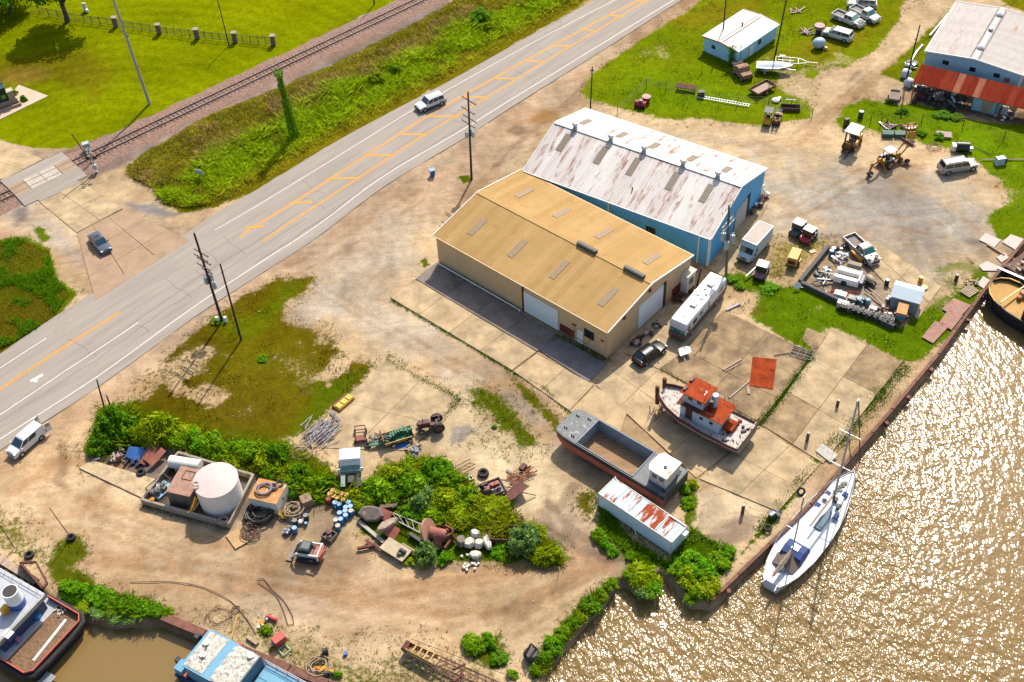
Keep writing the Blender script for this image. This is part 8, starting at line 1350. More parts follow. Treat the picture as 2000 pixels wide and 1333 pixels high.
# ---------------------------------------------------------------- poles
polem = M('creosote_pole', C(72,54,46), .9, var=.2); polew = M('grey_pole', C(120,108,90), .9, var=.15); poleg = M('green_grey_pole', C(116,112,80), .9, var=.15); cerm = M('transformer_grey', C(196,206,206,.6), .4, var=.05)
def top_of(base, top):
    B = G(*base); h = min(np.arange(.5,24,.05), key=lambda z: (G(*top, float(z))-B).xy.length); return B, G(*top, float(h))-B
def pole(label, base, top, r=.16, mt=None, arms=(), cans=(), name='utility_pole', cat='pole', ang=0., group=None, side=None):
    B, T = top_of(base, top); t = thing(name, label, cat, tuple(B), 0, group); m = MB(); m.cyl((0,0,-.2), T, r, r*.65, 10); part('post', m, mt or polem, t)
    u = Vector((math.cos(ang), math.sin(ang), 0)); v = Vector((-u.y, u.x, 0))
    for f, l, o in arms:
        c = T*f+v*.14*o; m = MB(); m.beam(c-u*l/2, c+u*l/2, .1, .12); ar = part('crossarm', m, M('crossarm_wood', C(120,92,76), .9, var=.15) if mt is not poleg else M('crossarm_pale', C(226,216,186), .8), t)
        for k in (-.46,-.2,.2,.46): m = MB(); m.cyl(c+u*l*k, c+u*l*k+Vector((0,0,.28)), .05, .03, 6); part('insulator', m, M('insulator_glass', C(160,150,140), .3), ar)
    for f, a, s in cans:
        c = T*f+Vector((math.cos(a), math.sin(a), 0))*(.48*s); m = MB(); m.lathe([(.24*s,-.5*s),(.27*s,-.45*s),(.27*s,.4*s),(.2*s,.5*s),(.05*s,.52*s)],12,tuple(c)); cn = part('transformer', m, cerm, t); m = MB(); [m.cyl(c+Vector((dx*s,0,.5*s)), c+Vector((dx*s,0,.8*s)), .05*s, n=6) for dx in (-.1,.1)]; part('bushing', m, M('bushing_brown', C(120,100,90), .4), cn)
    return t
pole('tall utility pole with crossarms and three grey transformers by the road', (434,628), (379,456), .19, None, ((.78,2.6,1),(.74,2.6,-1),(.69,2.6,1),(.64,2.4,-1),(.58,2.0,1)), ((.49,1.2,1.1),(.47,2.6,1.1),(.44,-.4,1.1)), ang=R(-40))
for s in (-1,1): m = MB(); m.cyl((0,0,0),(0,0,.9),.2); solo('pole_guard', m, white, 'white marker tube at the left foot of the transformer pole' if s < 0 else 'white marker tube at the right foot of the transformer pole', 'marker', at((434+s*8,629)))
pole('plain dark pole without arms next to the transformer pole', (471,664), (430,516), .15); pole('utility pole with four crossarms and transformers beside the highway', (921,350), (914,180), .18, None, ((.9,3.0,1),(.8,2.8,-1),(.7,2.8,1),(.65,3.0,-1)), ((.53,1.3,1.05),(.53,3.4,.95),(.53,-.1,.95)), ang=R(-50))
pole('green grey pole with white crossarms and three transformers near the step van', (1417,562), (1424,402), .2, poleg, ((.97,3.0,1),(.80,3.0,1),(.78,3.0,-1)), ((.62,-.3,1.25),(.62,2.6,1.25),(.57,-1.9,1.25)), ang=R(52))
pole('dark stub pole at the foot of the blue wall', (1235,437), (1235,366), .14); pole('short dark post in front of the warehouse annex', (1358,570), (1370,524), .14); pole('street light pole behind the blue shed', (1153,214), (1157,131), .12, None, ((.9,.6,1),), name='light_pole'); 
for b_, t_, lb in (((1410,86),(1420,-22),'dark pole rising behind the pale blue long shed'),((1514,108),(1544,-40),'dark shaded pole in front of the white pickups'),((1768,165),(1797,49),'leaning double pole left of the grey warehouse'),((447,88),(424,-4),'thin dark lamp pole beside the iron fence'),((731,8),(722,-60),'dark pole base at the top of the rail embankment')): pole(lb, b_, t_, .14 if 'lamp' not in lb else .1)
pole('tall pale steel pole rising from the lawn by the railway', (292,203), (216,-16), .26, M('weathered_steel_pole', C(190,186,182), .5, var=.06), ((.62,.9,1),(.35,.7,1)), name='steel_pole', ang=R(-30))
for b_, t_, lb in (((203,795),(189,742),'taller of two dark posts in the roadside bush'),((217,797),(208,773),'shorter of two dark posts in the roadside bush')): pole(lb, b_, t_, .12, name='wooden_post', cat='post')
p1_ = pole('thin mooring pole standing in a tyre near the basin', (140,1052), (96,992), .06, brst, name='mooring_pole', cat='post'); tyre('tyre stacked around the thin mooring pole', (140,1052), .5, .4); pole('thin mooring pole at the left edge near the tow boat', (28,1070), (-4,1020), .06, brst, name='mooring_pole', cat='post')
gf = thing('rusty_gate', 'rusty brown steel gate frame standing above the tow boat', 'gate', at((62,1128))); o0 = G(62,1128); rg_ = M('gate_brown', C(110,56,40), .8, var=.2); q = [G(*p, z)-o0 for p, z in (((40,1100),1.2),((84,1150),1.2),((40,1100),.1),((84,1150),.1),((70,1098),1.2),((92,1140),1.2))]
for a, b_ in ((0,1),(2,3),(0,2),(1,3),(4,5),(0,4),(1,5)): m = MB(); m.beam(q[a], q[b_], .22); part('bar', m, rg_, gf)
m = MB(); m.slabq([q[0],q[1],q[3],q[2]],.08); part('plate', m, rg_, gf)
bar('stone_coping', 'pale stone coping along the shore above the tow boat', 'coping', (-30,1076), (72,1138), .8, .35, rockm, .05, .05)
# railway crossing signal
cs = thing('crossing_signal', 'railroad crossing signal with raised gate arm and twin lights', 'signal', at((189,338))); o0 = G(189,338); m = MB(); m.cyl((0,0,0),(0,0,4.6),.09); m.cyl((0,0,0),(0,0,.3),.25); part('mast', m, galv, cs)
B, T = top_of((186,326),(150,262)); m = MB(); m.beam((-.2,.2,1.2), (T.x-.8,T.y+.4,T.z+.9), .1, .14); part('gate_arm', m, M('arm_rusty', C(120,70,56), .7), cs); m = MB(); m.box(-.35,-.2,.9,.35,.3,1.5); m.box(-.5,.2,.8,-.2,.5,1.9); part('gate_motor', m, cerm, cs)
for s in (-1,1): m = MB(); m.cyl((s*.55,-.15,3.0),(s*.55,-.3,3.0),.32,n=16); m.box(min(0,s*.55),-.1,2.97,max(0,s*.55),-.04,3.03); part('light', m, plastic, cs)
for a in (-45,45): m = MB(); m.obox((0,-.12,4.1),(1.2,.03,.24),0,R(a)); part('crossbuck', m, white, cs)
m = MB(); m.box(-.5,-.4,0,.5,.4,1.6); solo('signal_cabinet', m, cerm, 'silver signal cabinet beside the railroad track', 'cabinet', at((172,296)), R(25))
sgn = thing('small_sign', 'small pale blue roadside sign on a green post in the weeds', 'sign', at((392,350)), R(-25)); m = MB(); m.beam((0,0,0),(0,0,1.1),.08); part('post', m, grn, sgn); m = MB(); m.box(-.65,-.03,.9,.65,.03,1.7); part('board', m, M('sign_pale', C(200,216,226,.6), .5), sgn)
# monument sign
ms = thing('monument_sign', 'stone monument sign with a dark digital panel at the left edge', 'sign', at((12,208)), R(32)); stm = M('stone_block', C(196,168,140), .9, var=.14, scale=2)
for k in range(3): m = MB(); m.box(-4.5,-.6+.02*k,.0+.35*k,1.9,.6-.02*k,.34+.35*k); part('stone_course', m, stm, ms)
for x in (-3.6,1.3):
    for k in range(4): m = MB(); m.box(x-.5,-.5,1.05+.35*k,x+.5,.5,1.39+.35*k); part('pillar_stone', m, stm, ms)
    m = MB(); m.box(x-.58,-.58,2.46,x+.58,.58,2.6); part('pillar_cap', m, M('cap_stone', C(216,196,170), .9), ms)
m = MB(); m.box(-3.1,-.25,1.05,.8,.25,4.2); m.m = 1; m.box(-3.1,-.3,3.4,.8,-.26,4.1); m.m = 2; m.box(-.2,-.3,1.6,.5,-.26,2.2); part('panel', m, [M('panel_navy', C(20,40,60), .3), M('panel_sky', C(180,216,236), .4), M('panel_green', C(90,200,30), .4)], ms)
for k in range(4): m = MB(); m.box(-4.8,-1.4,.0+.0,2.2,-1.2,.5) if k == 0 else m.box(2.0,-1.2,0,2.2,.8,.5) if k == 1 else m.box(-4.8,-1.2,0,-4.6,.8,.5) if k == 2 else m.box(-4.6,-1.2,.0,2.0,.6,.1); part('planter_wall' if k < 3 else 'planter_soil', m, stm if k < 3 else M('mulch', C(110,80,60), .95), ms)
# iron fence with pillars
fe = thing('iron_fence', 'black iron fence between square brick pillars across the lawn', 'fence', at((60,26))); o0 = G(60,26); fp = [G(*p)-o0 for p in ((60,24),(150,42),(227,52),(312,66),(386,75),(460,82),(535,88))]; brk = M('pillar_brick', C(140,116,96), .9, var=.2, scale=5)
for k, p in enumerate(fp[1:] if True else fp):
    if k == 0: continue
    m = MB(); m.box(p.x-.38,p.y-.38,0,p.x+.38,p.y+.38,1.75); pl_ = part('brick_pillar', m, brk, fe); m = MB(); m.box(p.x-.46,p.y-.46,1.75,p.x+.46,p.y+.46,1.88); part('cap', m, M('pillar_cap_stone', C(176,160,140), .9), pl_)
for a, b_ in zip(fp[:-1], fp[1:]):
    for z in (.2,1.3): m = MB(); m.beam(a+Vector((0,0,z)), b_+Vector((0,0,z)), .05); part('rail', m, plastic, fe)
    n = int((b_-a).length/.22); m = MB()
    for i in range(n): p = a.lerp(b_, i/n); m.box(p.x-.014,p.y-.014,.1,p.x+.014,p.y+.014,1.45)
    part('pickets', m, plastic, fe, kind='stuff')
    for i in range(1,5): p = a.lerp(b_, i/5); m = MB(); m.box(p.x-.04,p.y-.04,0,p.x+.04,p.y+.04,1.55); part('post', m, plastic, fe)
m = MB(); m.box(-.4,-.1,0,.4,.1,1.6); m.ball((.5,-.4,.4),.35); solo('white_marker', m, white, 'white stone marker in the lawn behind the iron fence', 'marker', at((168,22)), R(-20))
wf_ = thing('wire_fence', 'sagging wire fence on thin posts through the upper grass', 'fence', at((1206,222))); o0 = G(1206,222); pts = [G(*p)-o0 for p in ((1206,222),(1262,170),(1300,178),(1370,196),(1440,206),(1500,206),(1545,208),(1586,228))]
for p in pts: m = MB(); m.cyl(p, p+Vector((0,0,1.6)), .05, n=6); part('post', m, darks, wf_)
for a, b_ in zip(pts[:-1], pts[1:]): m = MB(); [m.beam(a+Vector((0,0,z)), b_+Vector((0,0,z)), .022) for z in (.5,1.0,1.55)]; part('wires', m, darks, wf_)
w2 = thing('wire_fence', 'thin wire fence along the grass below the lean-to shed', 'fence', at((1640,212))); o0 = G(1640,212); pts = [G(*p)-o0 for p in ((1700,240),(1720,244),(1800,238),(1880,250),(1960,272),(2040,292))]
for p in pts: m = MB(); m.cyl(p, p+Vector((0,0,1.5)), .06, n=6); part('post', m, darks, w2)
for a, b_ in zip(pts[:-1], pts[1:]): m = MB(); [m.beam(a+Vector((0,0,z)), b_+Vector((0,0,z)), .014) for z in (.5,1.4)]; part('wires', m, darks, w2)
# ---------------------------------------------------------------- vegetation
def leafmat(name, c, tr=.45):
    m = bpy.data.materials.new(name); m.use_nodes = True; N = m.node_tree.nodes; L = m.node_tree.links; b = N['Principled BSDF']; b.inputs['Roughness'].default_value = .6; b.inputs['Specular IOR Level'].default_value = .08
    g = N.new('ShaderNodeNewGeometry'); h = N.new('ShaderNodeHueSaturation'); h.inputs['Color'].default_value = (*c, 1); mr = N.new('ShaderNodeMapRange'); mr.inputs[3].default_value = .55; mr.inputs[4].default_value = 1.45; L.new(g.outputs['Random Per Island'], mr.inputs[0]); L.new(mr.outputs[0], h.inputs['Value'])
    m2 = N.new('ShaderNodeMapRange'); m2.inputs[3].default_value = .495; m2.inputs[4].default_value = .53; n = N.new('ShaderNodeTexNoise'); n.inputs['Scale'].default_value = .7; L.new(g.outputs['Position'], n.inputs['Vector']); L.new(n.outputs['Fac'], m2.inputs[0]); L.new(m2.outputs[0], h.inputs['Hue'])
    L.new(h.outputs[0], b.inputs['Base Color']); t = N.new('ShaderNodeBsdfTranslucent'); L.new(h.outputs[0], t.inputs[0]); mx = N.new('ShaderNodeMixShader'); mx.inputs[0].default_value = tr; L.new(b.outputs[0], mx.inputs[1]); L.new(t.outputs[0], mx.inputs[2]); L.new(mx.outputs[0], N['Material Output'].inputs[0]); return m
LV = {'g': leafmat('leaf_green', C(150,186,14)), 'y': leafmat('leaf_yellow_green', C(182,196,14)), 'd': leafmat('leaf_deep_green', C(124,170,16)), 's': leafmat('leaf_sage', C(146,178,88)), 'b': leafmat('leaf_bright', C(138,192,16))}
def leaf_mesh(name, cen, nrm, size, rs, long=1.5, mats=None):
    n = len(cen); nrm = nrm+rs.normal(0, .55, (n,3)); nrm /= np.linalg.norm(nrm, axis=1)[:,None]+1e-9; t = np.cross(nrm, rs.normal(0,1,(n,3))); t /= np.linalg.norm(t, axis=1)[:,None]+1e-9; bb = np.cross(nrm, t)
    s = (size*rs.uniform(.6,1.3,n))[:,None]; v = np.stack([cen-t*s*long*.5, cen+bb*s*.42, cen+t*s*long*.5, cen-bb*s*.42], 1).reshape(-1,3)
    me = bpy.data.meshes.new(name); me.vertices.add(4*n); me.vertices.foreach_set('co', v.ravel().astype(np.float32)); me.loops.add(4*n); me.loops.foreach_set('vertex_index', np.arange(4*n, dtype=np.int32)); me.polygons.add(n); me.polygons.foreach_set('loop_start', np.arange(0,4*n,4,dtype=np.int32)); me.update(calc_edges=True)
    me.materials.append(mats or LV['g']); return me
def crown(name, n, seed, blobs=16, size=.2, flat=.8, long=1.5, br=(.22,.42)):
    rs = np.random.RandomState(seed); bc = rs.normal(0,1,(blobs,3)); bc /= np.linalg.norm(bc, axis=1)[:,None]; bc[:,2] = np.abs(bc[:,2])*flat; bc *= rs.uniform(.35,.8,(blobs,1)); r = rs.uniform(*br, blobs)
    k = rs.randint(0, blobs, n); d = rs.normal(0,1,(n,3)); d[:,2] += .35; d /= np.linalg.norm(d, axis=1)[:,None]; c = bc[k]+d*(r[k]*rs.uniform(.5,1.08,n)*np.where(rs.random_sample(n) < .12, 1.55, 1))[:,None]; c[:,2] = np.maximum(c[:,2]+.12, .02)
    return leaf_mesh(name, c, d+np.array([0,0,.4]), np.full(n, size), rs, long)
CR = [crown('crown', 4200, s, 26+4*s, .105, .95, 1.9, (.1,.34)) for s in range(4)]+[crown('crown', 2200, 9, 34, .17, .95, 4.0, (.12,.3))]
sm_ = MB(); [sm_.cyl((0,0,0), (.35*math.cos(a),.35*math.sin(a),.6), .035, .015, 5) for a in (0,1.3,2.6,3.9,5.2)]; STEM = sm_.mesh('stem', M('bush_stem', C(96,74,52), .9))
def bush(px, r, h, k='g', label='leafy green bush', group=None, v=None, z=0., cat='bush', name='bush'):
    p = G(*px); t = thing(name, label, cat, (p.x,p.y,z), rnd.random()*6.3, group); t.scale = (r*rnd.uniform(.75,1.25), r*rnd.uniform(.75,1.15), h*rnd.uniform(.8,1.2)); t.rotation_euler = (rnd.uniform(-.22,.22), rnd.uniform(-.22,.22), rnd.random()*6.3); k = k if rnd.random() < .72 or cat != 'bush' or not group else rnd.choice('gydb')
    o = link('crown', CR[rnd.randrange(4) if v is None else v], t); o.material_slots[0].link = 'OBJECT'; o.material_slots[0].material = LV[k]; link('stem', STEM, t); return t
def row(lst, label, group): [bush((x,y), r*.95, h*.82, k, rank(label, i), group, v) for i, (x,y,r,h,k,v) in enumerate(sorted(lst, key=lambda q: q[0]))]
bush((232,838),3.0,3.6,'d','tall dark green bush at the left end of the hedge'); bush((205,862),2.2,2.2,'d','low dark bush at the roadside corner of the hedge'); bush((272,862),1.9,2.6,'y','yellowish feathery bush right of the tall dark bush'); bush((318,856),2.4,2.8,'y','spiky yellow green palm-like bush in the hedge',None,4)
row([(190,885,1.4,1.2,'d',None),(250,850,2.2,2.8,'g',None),(300,838,2.0,2.2,'g',None),(350,864,2.1,2.2,'g',None),(385,872,2.0,2.0,'b',None),(420,878,2.1,2.3,'g',None),(455,884,2.0,2.0,'b',None),(365,850,1.6,1.5,'y',4),(490,892,2.2,2.6,'g',None),(520,902,2.1,2.5,'y',None),(545,895,2.2,3.0,'d',None),(470,905,1.6,1.6,'y',None),(530,925,1.7,1.8,'g',None)], 'leafy green bush in the hedge behind the concrete tank wall', 'bushes behind the tank wall')
row([(585,940,1.9,2.0,'g',None),(612,956,1.9,2.0,'g',None),(640,950,1.6,1.6,'d',None),(575,962,1.4,1.4,'d',None),(622,975,1.2,1.2,'g',None),(690,975,1.5,1.2,'y',None),(700,992,1.2,1.0,'g',None),(560,930,1.5,1.8,'y',None)], 'bush between the rusty box and the orange drums', 'bushes around the drums')
row([(740,968,2.1,2.0,'y',4),(768,938,2.2,2.2,'y',None),(795,922,2.0,2.0,'g',None),(760,985,1.8,2.0,'d',None),(790,960,2.3,2.6,'d',None),(838,935,2.2,2.6,'d',None),(862,922,1.8,2.2,'g',None),(885,948,2.2,2.6,'g',None),(815,955,1.9,2.2,'y',4),(870,985,2.1,2.0,'y',4),(905,978,2.0,2.2,'g',None),(930,985,1.9,1.7,'y',None),(955,1002,2.0,1.5,'y',4),(900,1012,1.9,1.4,'y',4),(935,1020,1.8,1.4,'g',None),(800,1005,1.7,1.4,'d',None),(845,1010,1.6,1.4,'g',4),(720,955,1.4,1.2,'y',None),(965,1040,1.3,1.2,'g',None),(990,985,1.4,1.0,'y',None)], 'lush yellow green bush in the thicket around the rusted winch', 'bushes in the scrap thicket')
bush((825,988),2.0,2.5,'s','pale sage green round bush in the middle of the thicket'); bush((1025,1066),2.1,2.4,'s','sage green bush at the right end of the white rubble'); bush((1078,1096),1.7,2.0,'y','last yellow green bush at the muddy end of the thicket'); bush((835,1088),1.7,1.9,'s','sage bush below the rusted winch'); bush((1045,1046),1.4,1.2,'y','low bush behind the sage bush near the mud')
row([(870,1092,1.2,1.0,'b',None),(800,1098,1.0,.7,'g',None),(975,1078,1.2,.8,'b',None),(1055,1090,1.3,1.2,'y',4)], 'low green bush along the sandy lower edge of the thicket', 'low bushes below the thicket')
row([(1345,1108,2.0,1.5,'b',None),(1375,1120,2.1,1.7,'b',None),(1405,1098,1.7,1.2,'b',None),(1348,1138,2.0,1.6,'y',None),(1380,1148,1.8,1.5,'y',None),(1362,1160,1.6,1.4,'g',None),(1325,1118,1.5,1.2,'g',None),(1420,1082,1.2,.9,'b',None)], 'bright green bush on the bank between container and bulkhead', 'bushes by the container')
row([(1258,1132,1.9,1.6,'g',4),(1238,1126,1.4,1.2,'g',None),(1276,1152,1.5,1.2,'b',None),(1256,1160,1.3,.9,'s',None)], 'leafy bush overhanging the little cove', 'bushes over the cove')
row([(1170,1050,1.0,1.0,'g',None),(1182,1064,1.1,1.1,'y',None),(1196,1078,.9,.9,'b',None),(1228,1088,.8,.6,'b',None)], 'small bush in the line left of the container', 'small bushes left of the container')
row([(1338,958,.9,.9,'b',None),(1352,948,.9,.7,'g',None),(1342,985,1.0,.8,'g',None)], 'small weed bush between barge and container', 'weed bushes by the barge')
row([(1196,1146,1.1,1.1,'d',None),(1174,1168,1.2,1.2,'g',None),(1150,1190,1.3,1.2,'g',None),(1122,1218,1.3,1.1,'d',None),(1098,1244,1.2,1.1,'g',None),(1080,1262,1.4,1.2,'b',None),(1060,1288,1.2,1.0,'d',None),(1044,1312,1.1,.9,'g',None),(1134,1206,1.0,.9,'y',None)], 'bush on the crumbling river bank', 'bushes along the river bank')
row([(136,1148,1.3,1.0,'b',None),(160,1160,1.5,1.1,'b',None),(190,1168,1.5,1.2,'b',None),(218,1176,1.6,1.2,'b',None),(248,1184,1.6,1.2,'b',None),(278,1192,1.5,1.1,'b',None),(306,1196,1.3,.9,'b',None),(325,1198,.9,.7,'b',None)], 'bright green bush on the bank of the calm basin', 'bushes on the basin bank')
row([(160,1188,1.4,.6,'s',None),(190,1198,1.4,.6,'s',None),(222,1204,1.3,.6,'s',None),(254,1206,1.2,.5,'s',None)], 'grey green water weed clump at the basin edge', 'water weeds at the basin edge')
row([(925,1262,1.4,1.2,'g',4),(955,1256,1.3,1.0,'y',None),(975,1290,1.0,.8,'g',None),(1000,1318,.8,.6,'g',None),(520,1232,1.0,.6,'g',None),(660,1318,.6,.5,'b',None)], 'isolated green bush on bare sand near the crane boom', 'bushes near the crane boom')
row([(940,40,2.2,2.4,'d',None),(955,58,1.6,1.8,'d',None),(735,158,1.6,2.0,'y',None),(770,142,1.3,1.5,'g',None)], 'small tree-like bush in the roadside weeds', 'bushes in the roadside weeds')
row([(30,184,.7,.8,'d',None),(48,196,.8,.9,'d',None),(12,205,.7,.7,'d',None)], 'clipped round shrub beside the monument sign', 'shrubs at the monument sign'); row([(1762,220,1.2,.8,'d',None),(1838,226,1.5,1.0,'d',None),(1868,232,1.3,.8,'g',None),(1735,200,1.0,.8,'d',None),(1836,268,1.0,.7,'b',None),(1800,262,1.2,.8,'b',None)], 'weedy bush in the grass below the lean-to', 'weeds below the lean-to')
row([(512,702,.9,.5,'b',None),(428,628,1.2,.5,'b',None),(1425,548,1.2,.8,'b',None),(1445,560,1.2,.7,'b',None),(966,835,.4,.4,'b',None),(1500,565,1.4,.6,'b',None)], 'low bright green weed clump in the grass', 'low weed clumps')
# vine pole
B, T = top_of((576,268),(543,142)); vp = thing('vine_pole', 'pole wrapped in dense dark green vines in the weed strip', 'pole', tuple(B)); m = MB(); m.cyl((0,0,0), T, .14); part('post', m, polem, vp); rs = np.random.RandomState(3); n = 2600; f = rs.uniform(0,1.01,n)**1.1; a = rs.uniform(0,6.28,n); rr = (.35+.35*fbm(f*9, f*0, 3)+.5*(1-f)**3+.25*(f > .93))*rs.uniform(.6,1,n); d = np.stack([np.cos(a), np.sin(a), .3+0*a], 1); cen = np.array(T)[None]*f[:,None]+d*rr[:,None]; me = leaf_mesh('vine', cen, d, np.full(n,.2), rs, 1.5, LV['d']); link('vine', me, vp)
p = G(1426,127); vt = thing('ivy', 'green ivy tuft climbing the corner of the pale blue shed', 'ivy', (p.x,p.y-.1,0)); n = 500; f = rs.uniform(0,3.6,n); cen = np.stack([rs.normal(0,.22,n)*(1+(f > 2.7)), rs.normal(0,.15,n), f], 1); link('foliage', leaf_mesh('foliage', cen, rs.normal(0,1,(n,3)), np.full(n,.2), rs, 1.4, LV['d']), vt)
# trees at the top left
tc_ = [crown('crown', 6500, 31+i, 34, .075, 1.0, 1.5, (.18,.34)) for i in range(2)]
def tree(px, h, r, label, i, zc): 
    p = G(*px); t = thing('oak_tree', label, 'tree', tuple(p)); m = MB(); m.tube([(0,0,-.2),(.1,0,1.5),(-.1,.2,3.5),(.2,.1,zc)], [.55,.42,.36,.25], 9)
    for k in range(7): a = k*.9; m.tube([(.0,.1,3+.3*k),(math.cos(a)*r*.4,math.sin(a)*r*.4,zc+.5),(math.cos(a)*r*.75,math.sin(a)*r*.75,zc+1.2+h*.1)], [.2,.13,.04], 6)
    part('trunk', m, M('oak_bark', C(110,92,76), .95, var=.25), t); o = link('crown', tc_[i], t); o.location = (0,0,zc-.6); o.scale = (r,r,h-zc+.6); o.material_slots[0].link = 'OBJECT'; o.material_slots[0].material = LV['d']; return t
tree((132,42), 13, 7.0, 'oak tree with leaning trunk behind the iron fence', 0, 6.5); tree((22,22), 7.5, 6.0, 'dark spreading oak at the top left corner', 1, 2.6); tree((-70,60), 9, 6.5, 'oak crown shading the lawn at the left edge', 0, 4.0)
# ---------------------------------------------------------------- grasses
gmt = bpy.data.materials.new('grass_blades'); gmt.use_nodes = True; N = gmt.node_tree.nodes; L = gmt.node_tree.links; b = N['Principled BSDF']; b.inputs['Roughness'].default_value = .7; b.inputs['Specular IOR Level'].default_value = .05; a_ = N.new('ShaderNodeAttribute'); a_.attribute_name = 'col'; L.new(a_.outputs['Color'], b.inputs['Base Color']); tr_ = N.new('ShaderNodeBsdfTranslucent'); L.new(a_.outputs['Color'], tr_.inputs[0]); mx = N.new('ShaderNodeMixShader'); mx.inputs[0].default_value = .5; L.new(b.outputs[0], mx.inputs[1]); L.new(tr_.outputs[0], mx.inputs[2]); L.new(mx.outputs[0], N['Material Output'].inputs[0])
GR = np.random.RandomState(12)
def sample(poly, n):
    q = GA(poly); P = GR.uniform(q.min(0), q.max(0), (int(n*2.5),2)); d = sdist(P, q); P = P[d > .1]; return P[:n]
def zat(P): # ground height under the blades
    i = np.clip(np.searchsorted(XS, P[:,0])-1, 0, nx-2); j = np.clip(np.searchsorted(YS, P[:,1])-1, 0, ny-2); Z = gz.reshape(ny, nx); return Z[j,i]
def blades(name, P, h, w_, col, lean=.4, label=None, kind='stuff'):
    n = len(P); a = GR.uniform(0,6.28,n); l = GR.uniform(0,6.28,n); hh = h*GR.uniform(.5,1.3,n); ww = w_*GR.uniform(.6,1.4,n)/2; z = zat(P)-.03
    dx, dy = np.cos(a)*ww, np.sin(a)*ww; lx, ly = np.cos(l)*hh*lean*GR.uniform(.2,1.2,n), np.sin(l)*hh*lean*GR.uniform(.2,1.2,n)
    v = np.stack([np.stack([P[:,0]-dx,P[:,1]-dy,z],1), np.stack([P[:,0]+dx,P[:,1]+dy,z],1), np.stack([P[:,0]+lx+dx*.7,P[:,1]+ly+dy*.7,z+hh*.75],1), np.stack([P[:,0]+lx*1.6,P[:,1]+ly*1.6,z+hh],1)],1).reshape(-1,3)
    me = bpy.data.meshes.new(name); me.vertices.add(4*n); me.vertices.foreach_set('co', v.ravel().astype(np.float32)); me.loops.add(4*n); me.loops.foreach_set('vertex_index', np.arange(4*n,dtype=np.int32)); me.polygons.add(n); me.polygons.foreach_set('loop_start', np.arange(0,4*n,4,dtype=np.int32)); me.update(calc_edges=True)
    c = np.clip(col*GR.uniform(.7,1.3,(n,1)),0,1); cc = np.concatenate([c, np.ones((n,1))],1); at = me.attributes.new('col','FLOAT_COLOR','POINT'); at.data.foreach_set('color', np.repeat(cc,4,0).ravel().astype(np.float32)); me.materials.append(gmt); return link(name, me, kind=kind)
strip_px = [(246,334),(300,292),(420,222),(520,186),(660,124),(730,90),(860,22),(930,-30),(1190,-30),(1000,86),(870,159),(748,222),(648,278),(500,366),(420,398),(352,408),(318,394),(300,368),(250,346)]
P = sample(strip_px, 150000); rail = GA([(-100,425),(138,318),(808,0),(1000,-90)]); dr = ldist(P, rail); edge = GA(up[4:]); de = ldist(P, edge); f1 = fbm(P[:,0]*.12,P[:,1]*.12,5); f2 = fbm(P[:,0]*.4,P[:,1]*.4,6); tt = dr/(dr+de)
cO, cB, cY, cG = [np.array(c) for c in (C(146,138,40), C(150,122,78), C(168,160,34), C(138,160,20))]
wg = smooth(.46,.62,tt+(f1-.5)*.35)*smooth(.97,.86,tt)*smooth(.35,.5,f2+.1); wb2 = smooth(.28,.45,tt+(f2-.5)*.4)*smooth(.75,.5,tt+(f1-.5)*.3)*smooth(.42,.55,f1); wy2 = smooth(.8,.95,tt)
col = cO[None]*(.75+.5*f2)[:,None]; col = col*(1-wb2[:,None]*.85)+cB*wb2[:,None]*.85; col = col*(1-wg[:,None])+cG*wg[:,None]; col = col*(1-wy2[:,None]*.8)+cY*wy2[:,None]*.8
hh = .35+.55*wb2+.75*wg*f2*1.4-.3*wy2*.6+.25*f1; hh = np.maximum(hh,.15)*smooth(.2,2.0,de+.1); blades('tall_weeds', P, np.maximum(hh,.1), .1, col*1.9*(.5+1.0*fbm(P[:,0]*.8,P[:,1]*.8,27))[:,None], .65)
lp = [(-60,480),(40,466),(98,490),(108,540),(140,572),(100,625),(20,675),(-60,700)]; P = sample(lp, 26000); f = fbm(P[:,0]*.3,P[:,1]*.3,8); blades('tall_weeds', P, .25+.7*f*smooth(.45,.6,f), .09, np.where((f > .52)[:,None], np.array(C(124,170,26)), np.array(C(170,156,44))))
P = sample([(118,1140),(160,1140),(330,1192),(330,1206),(230,1208),(160,1192),(118,1170)], 9000); blades('bank_grass', P, np.full(len(P),.5), .09, np.tile(np.array(C(100,168,18)),(len(P),1)))
for th, n_, hm, c_ in (([(700,985),(750,912),(800,898),(870,905),(930,960),(1000,985),(1090,1075),(1100,1110),(1040,1095),(960,1060),(900,1035),(830,1010),(760,1000)],17000,.85,C(176,186,30)),([(175,890),(190,800),(260,792),(330,838),(560,872),(660,930),(700,975),(640,990),(560,950),(460,915),(360,880),(280,868)],13000,1.0,C(160,180,26)),([(1180,975),(1230,1050),(1310,1100),(1350,1030),(1430,1075),(1380,1160),(1350,1170),(1310,1115),(1240,1095),(1170,1040)],9000,.5,C(136,180,22)),([(1030,1338),(1100,1218),(1190,1128),(1226,1124),(1140,1212),(1058,1322)],8000,.7,C(150,170,34)),([(118,1140),(180,1150),(336,1190),(330,1208),(230,1206),(150,1190)],5000,.7,C(146,186,30))):
    P = sample(th, n_); f = fbm(P[:,0]*.6,P[:,1]*.6,23); blades('thicket_weeds', P, hm*(.25+1.3*smooth(.35,.75,f)), .11, np.array(c_)[None]*(.6+.8*f)[:,None], .7)
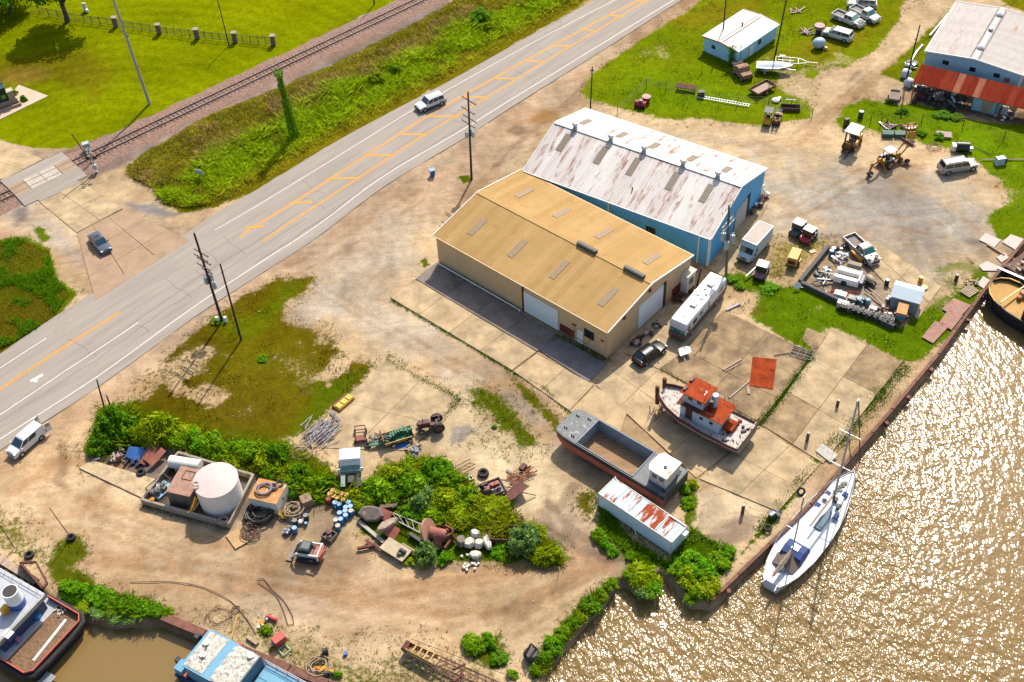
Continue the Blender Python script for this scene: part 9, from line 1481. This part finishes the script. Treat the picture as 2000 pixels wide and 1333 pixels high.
# short rough grass everywhere the ground carries it, sparse on the bare edges
P = np.concatenate([GR.uniform((-60,52),(62,132),(150000,2)), GR.uniform((-10,125),(100,205),(130000,2))]); _, vc, vv = ground_fields(P, False); lawn = sdist(P, GA(strip_px)) > 0
keep = (vv > GR.uniform(.18,1.0,len(P))) & ~lawn & (zat(P) > -.25); P = P[keep]; vc = vc[keep]; vv = vv[keep]; fq_ = fbm(P[:,0]*.5,P[:,1]*.5,14); blades('rough_grass', P, .07+.3*smooth(.45,.75,fq_), .09, vc*np.where(P[:,1] > 118, 1.15, .85)[:,None]*(.7+.6*fq_)[:,None], .7)
P = np.concatenate([GR.uniform((-60,52),(62,132),(26000,2)), GR.uniform((-10,125),(100,205),(15000,2))]); _, vc, vv = ground_fields(P, False); near_ = (vv > .02) & (vv < .5) & (zat(P) > -.2); P = np.repeat(P[near_],5,0)+GR.normal(0,.13,(near_.sum()*5,2)); blades('weed_tufts', P, np.full(len(P),.18), .08, np.tile(np.array(C(124,132,30)),(len(P),1)), .8)
P = []
for ln, w_, n in (([(1588,694),(1540,756),(1482,830)],.35,5200),([(764,586),(880,654),(1000,726)],.12,1500),([(1003,728),(1060,758),(1112,805),(1206,866)],.15,1600),([(1290,720),(1380,772),(1482,830)],.12,900),([(1050,684),(1090,657)],.2,500),([(1090,657),(1186,708)],.5,2200),([(1640,870),(1730,755),(1770,712)],.6,4000),([(1480,1040),(1590,905),(1640,850)],.4,2200),([(898,779),(820,860)],.3,700),([(755,704),(898,781)],.15,900),([(860,522),(1020,604)],.25,900),([(276,985),(446,1030)],.35,900),([(1170,970),(1312,1062)],.8,4200),([(1312,1064),(1344,1030)],.5,1200),([(1384,520),(1420,470),(1450,420)],.3,800)):
    q = spline(GA(ln), .5); i = GR.randint(0,len(q)-1,n); P.append(q[i]+(q[i+1]-q[i])*GR.random_sample((n,1))+GR.normal(0,w_,(n,2)))
P = np.concatenate(P); blades('joint_weeds', P, .1+.25*fbm(P[:,0]*.6,P[:,1]*.6,4), .08, np.tile(np.array(C(104,142,24)),(len(P),1)), .6)
# litter and pebbles on the bare ground
m = MB(); n = 0
while n < 900:
    x, y = rnd.uniform(-55,60), rnd.uniform(56,150); p_ = np.array([[x,y]])
    z = float(zat(p_)[0]); n += 1
    if z < -.3: continue
    s = rnd.uniform(.05,.14); m.obox((x,y,z+.03),(s,s*rnd.uniform(.5,1),s*.6),rnd.random()*3,rnd.random())
link('pebbles', m.mesh('pebbles', M('pale_pebble', C(226,216,200), .9, var=.2), 0), kind='stuff')
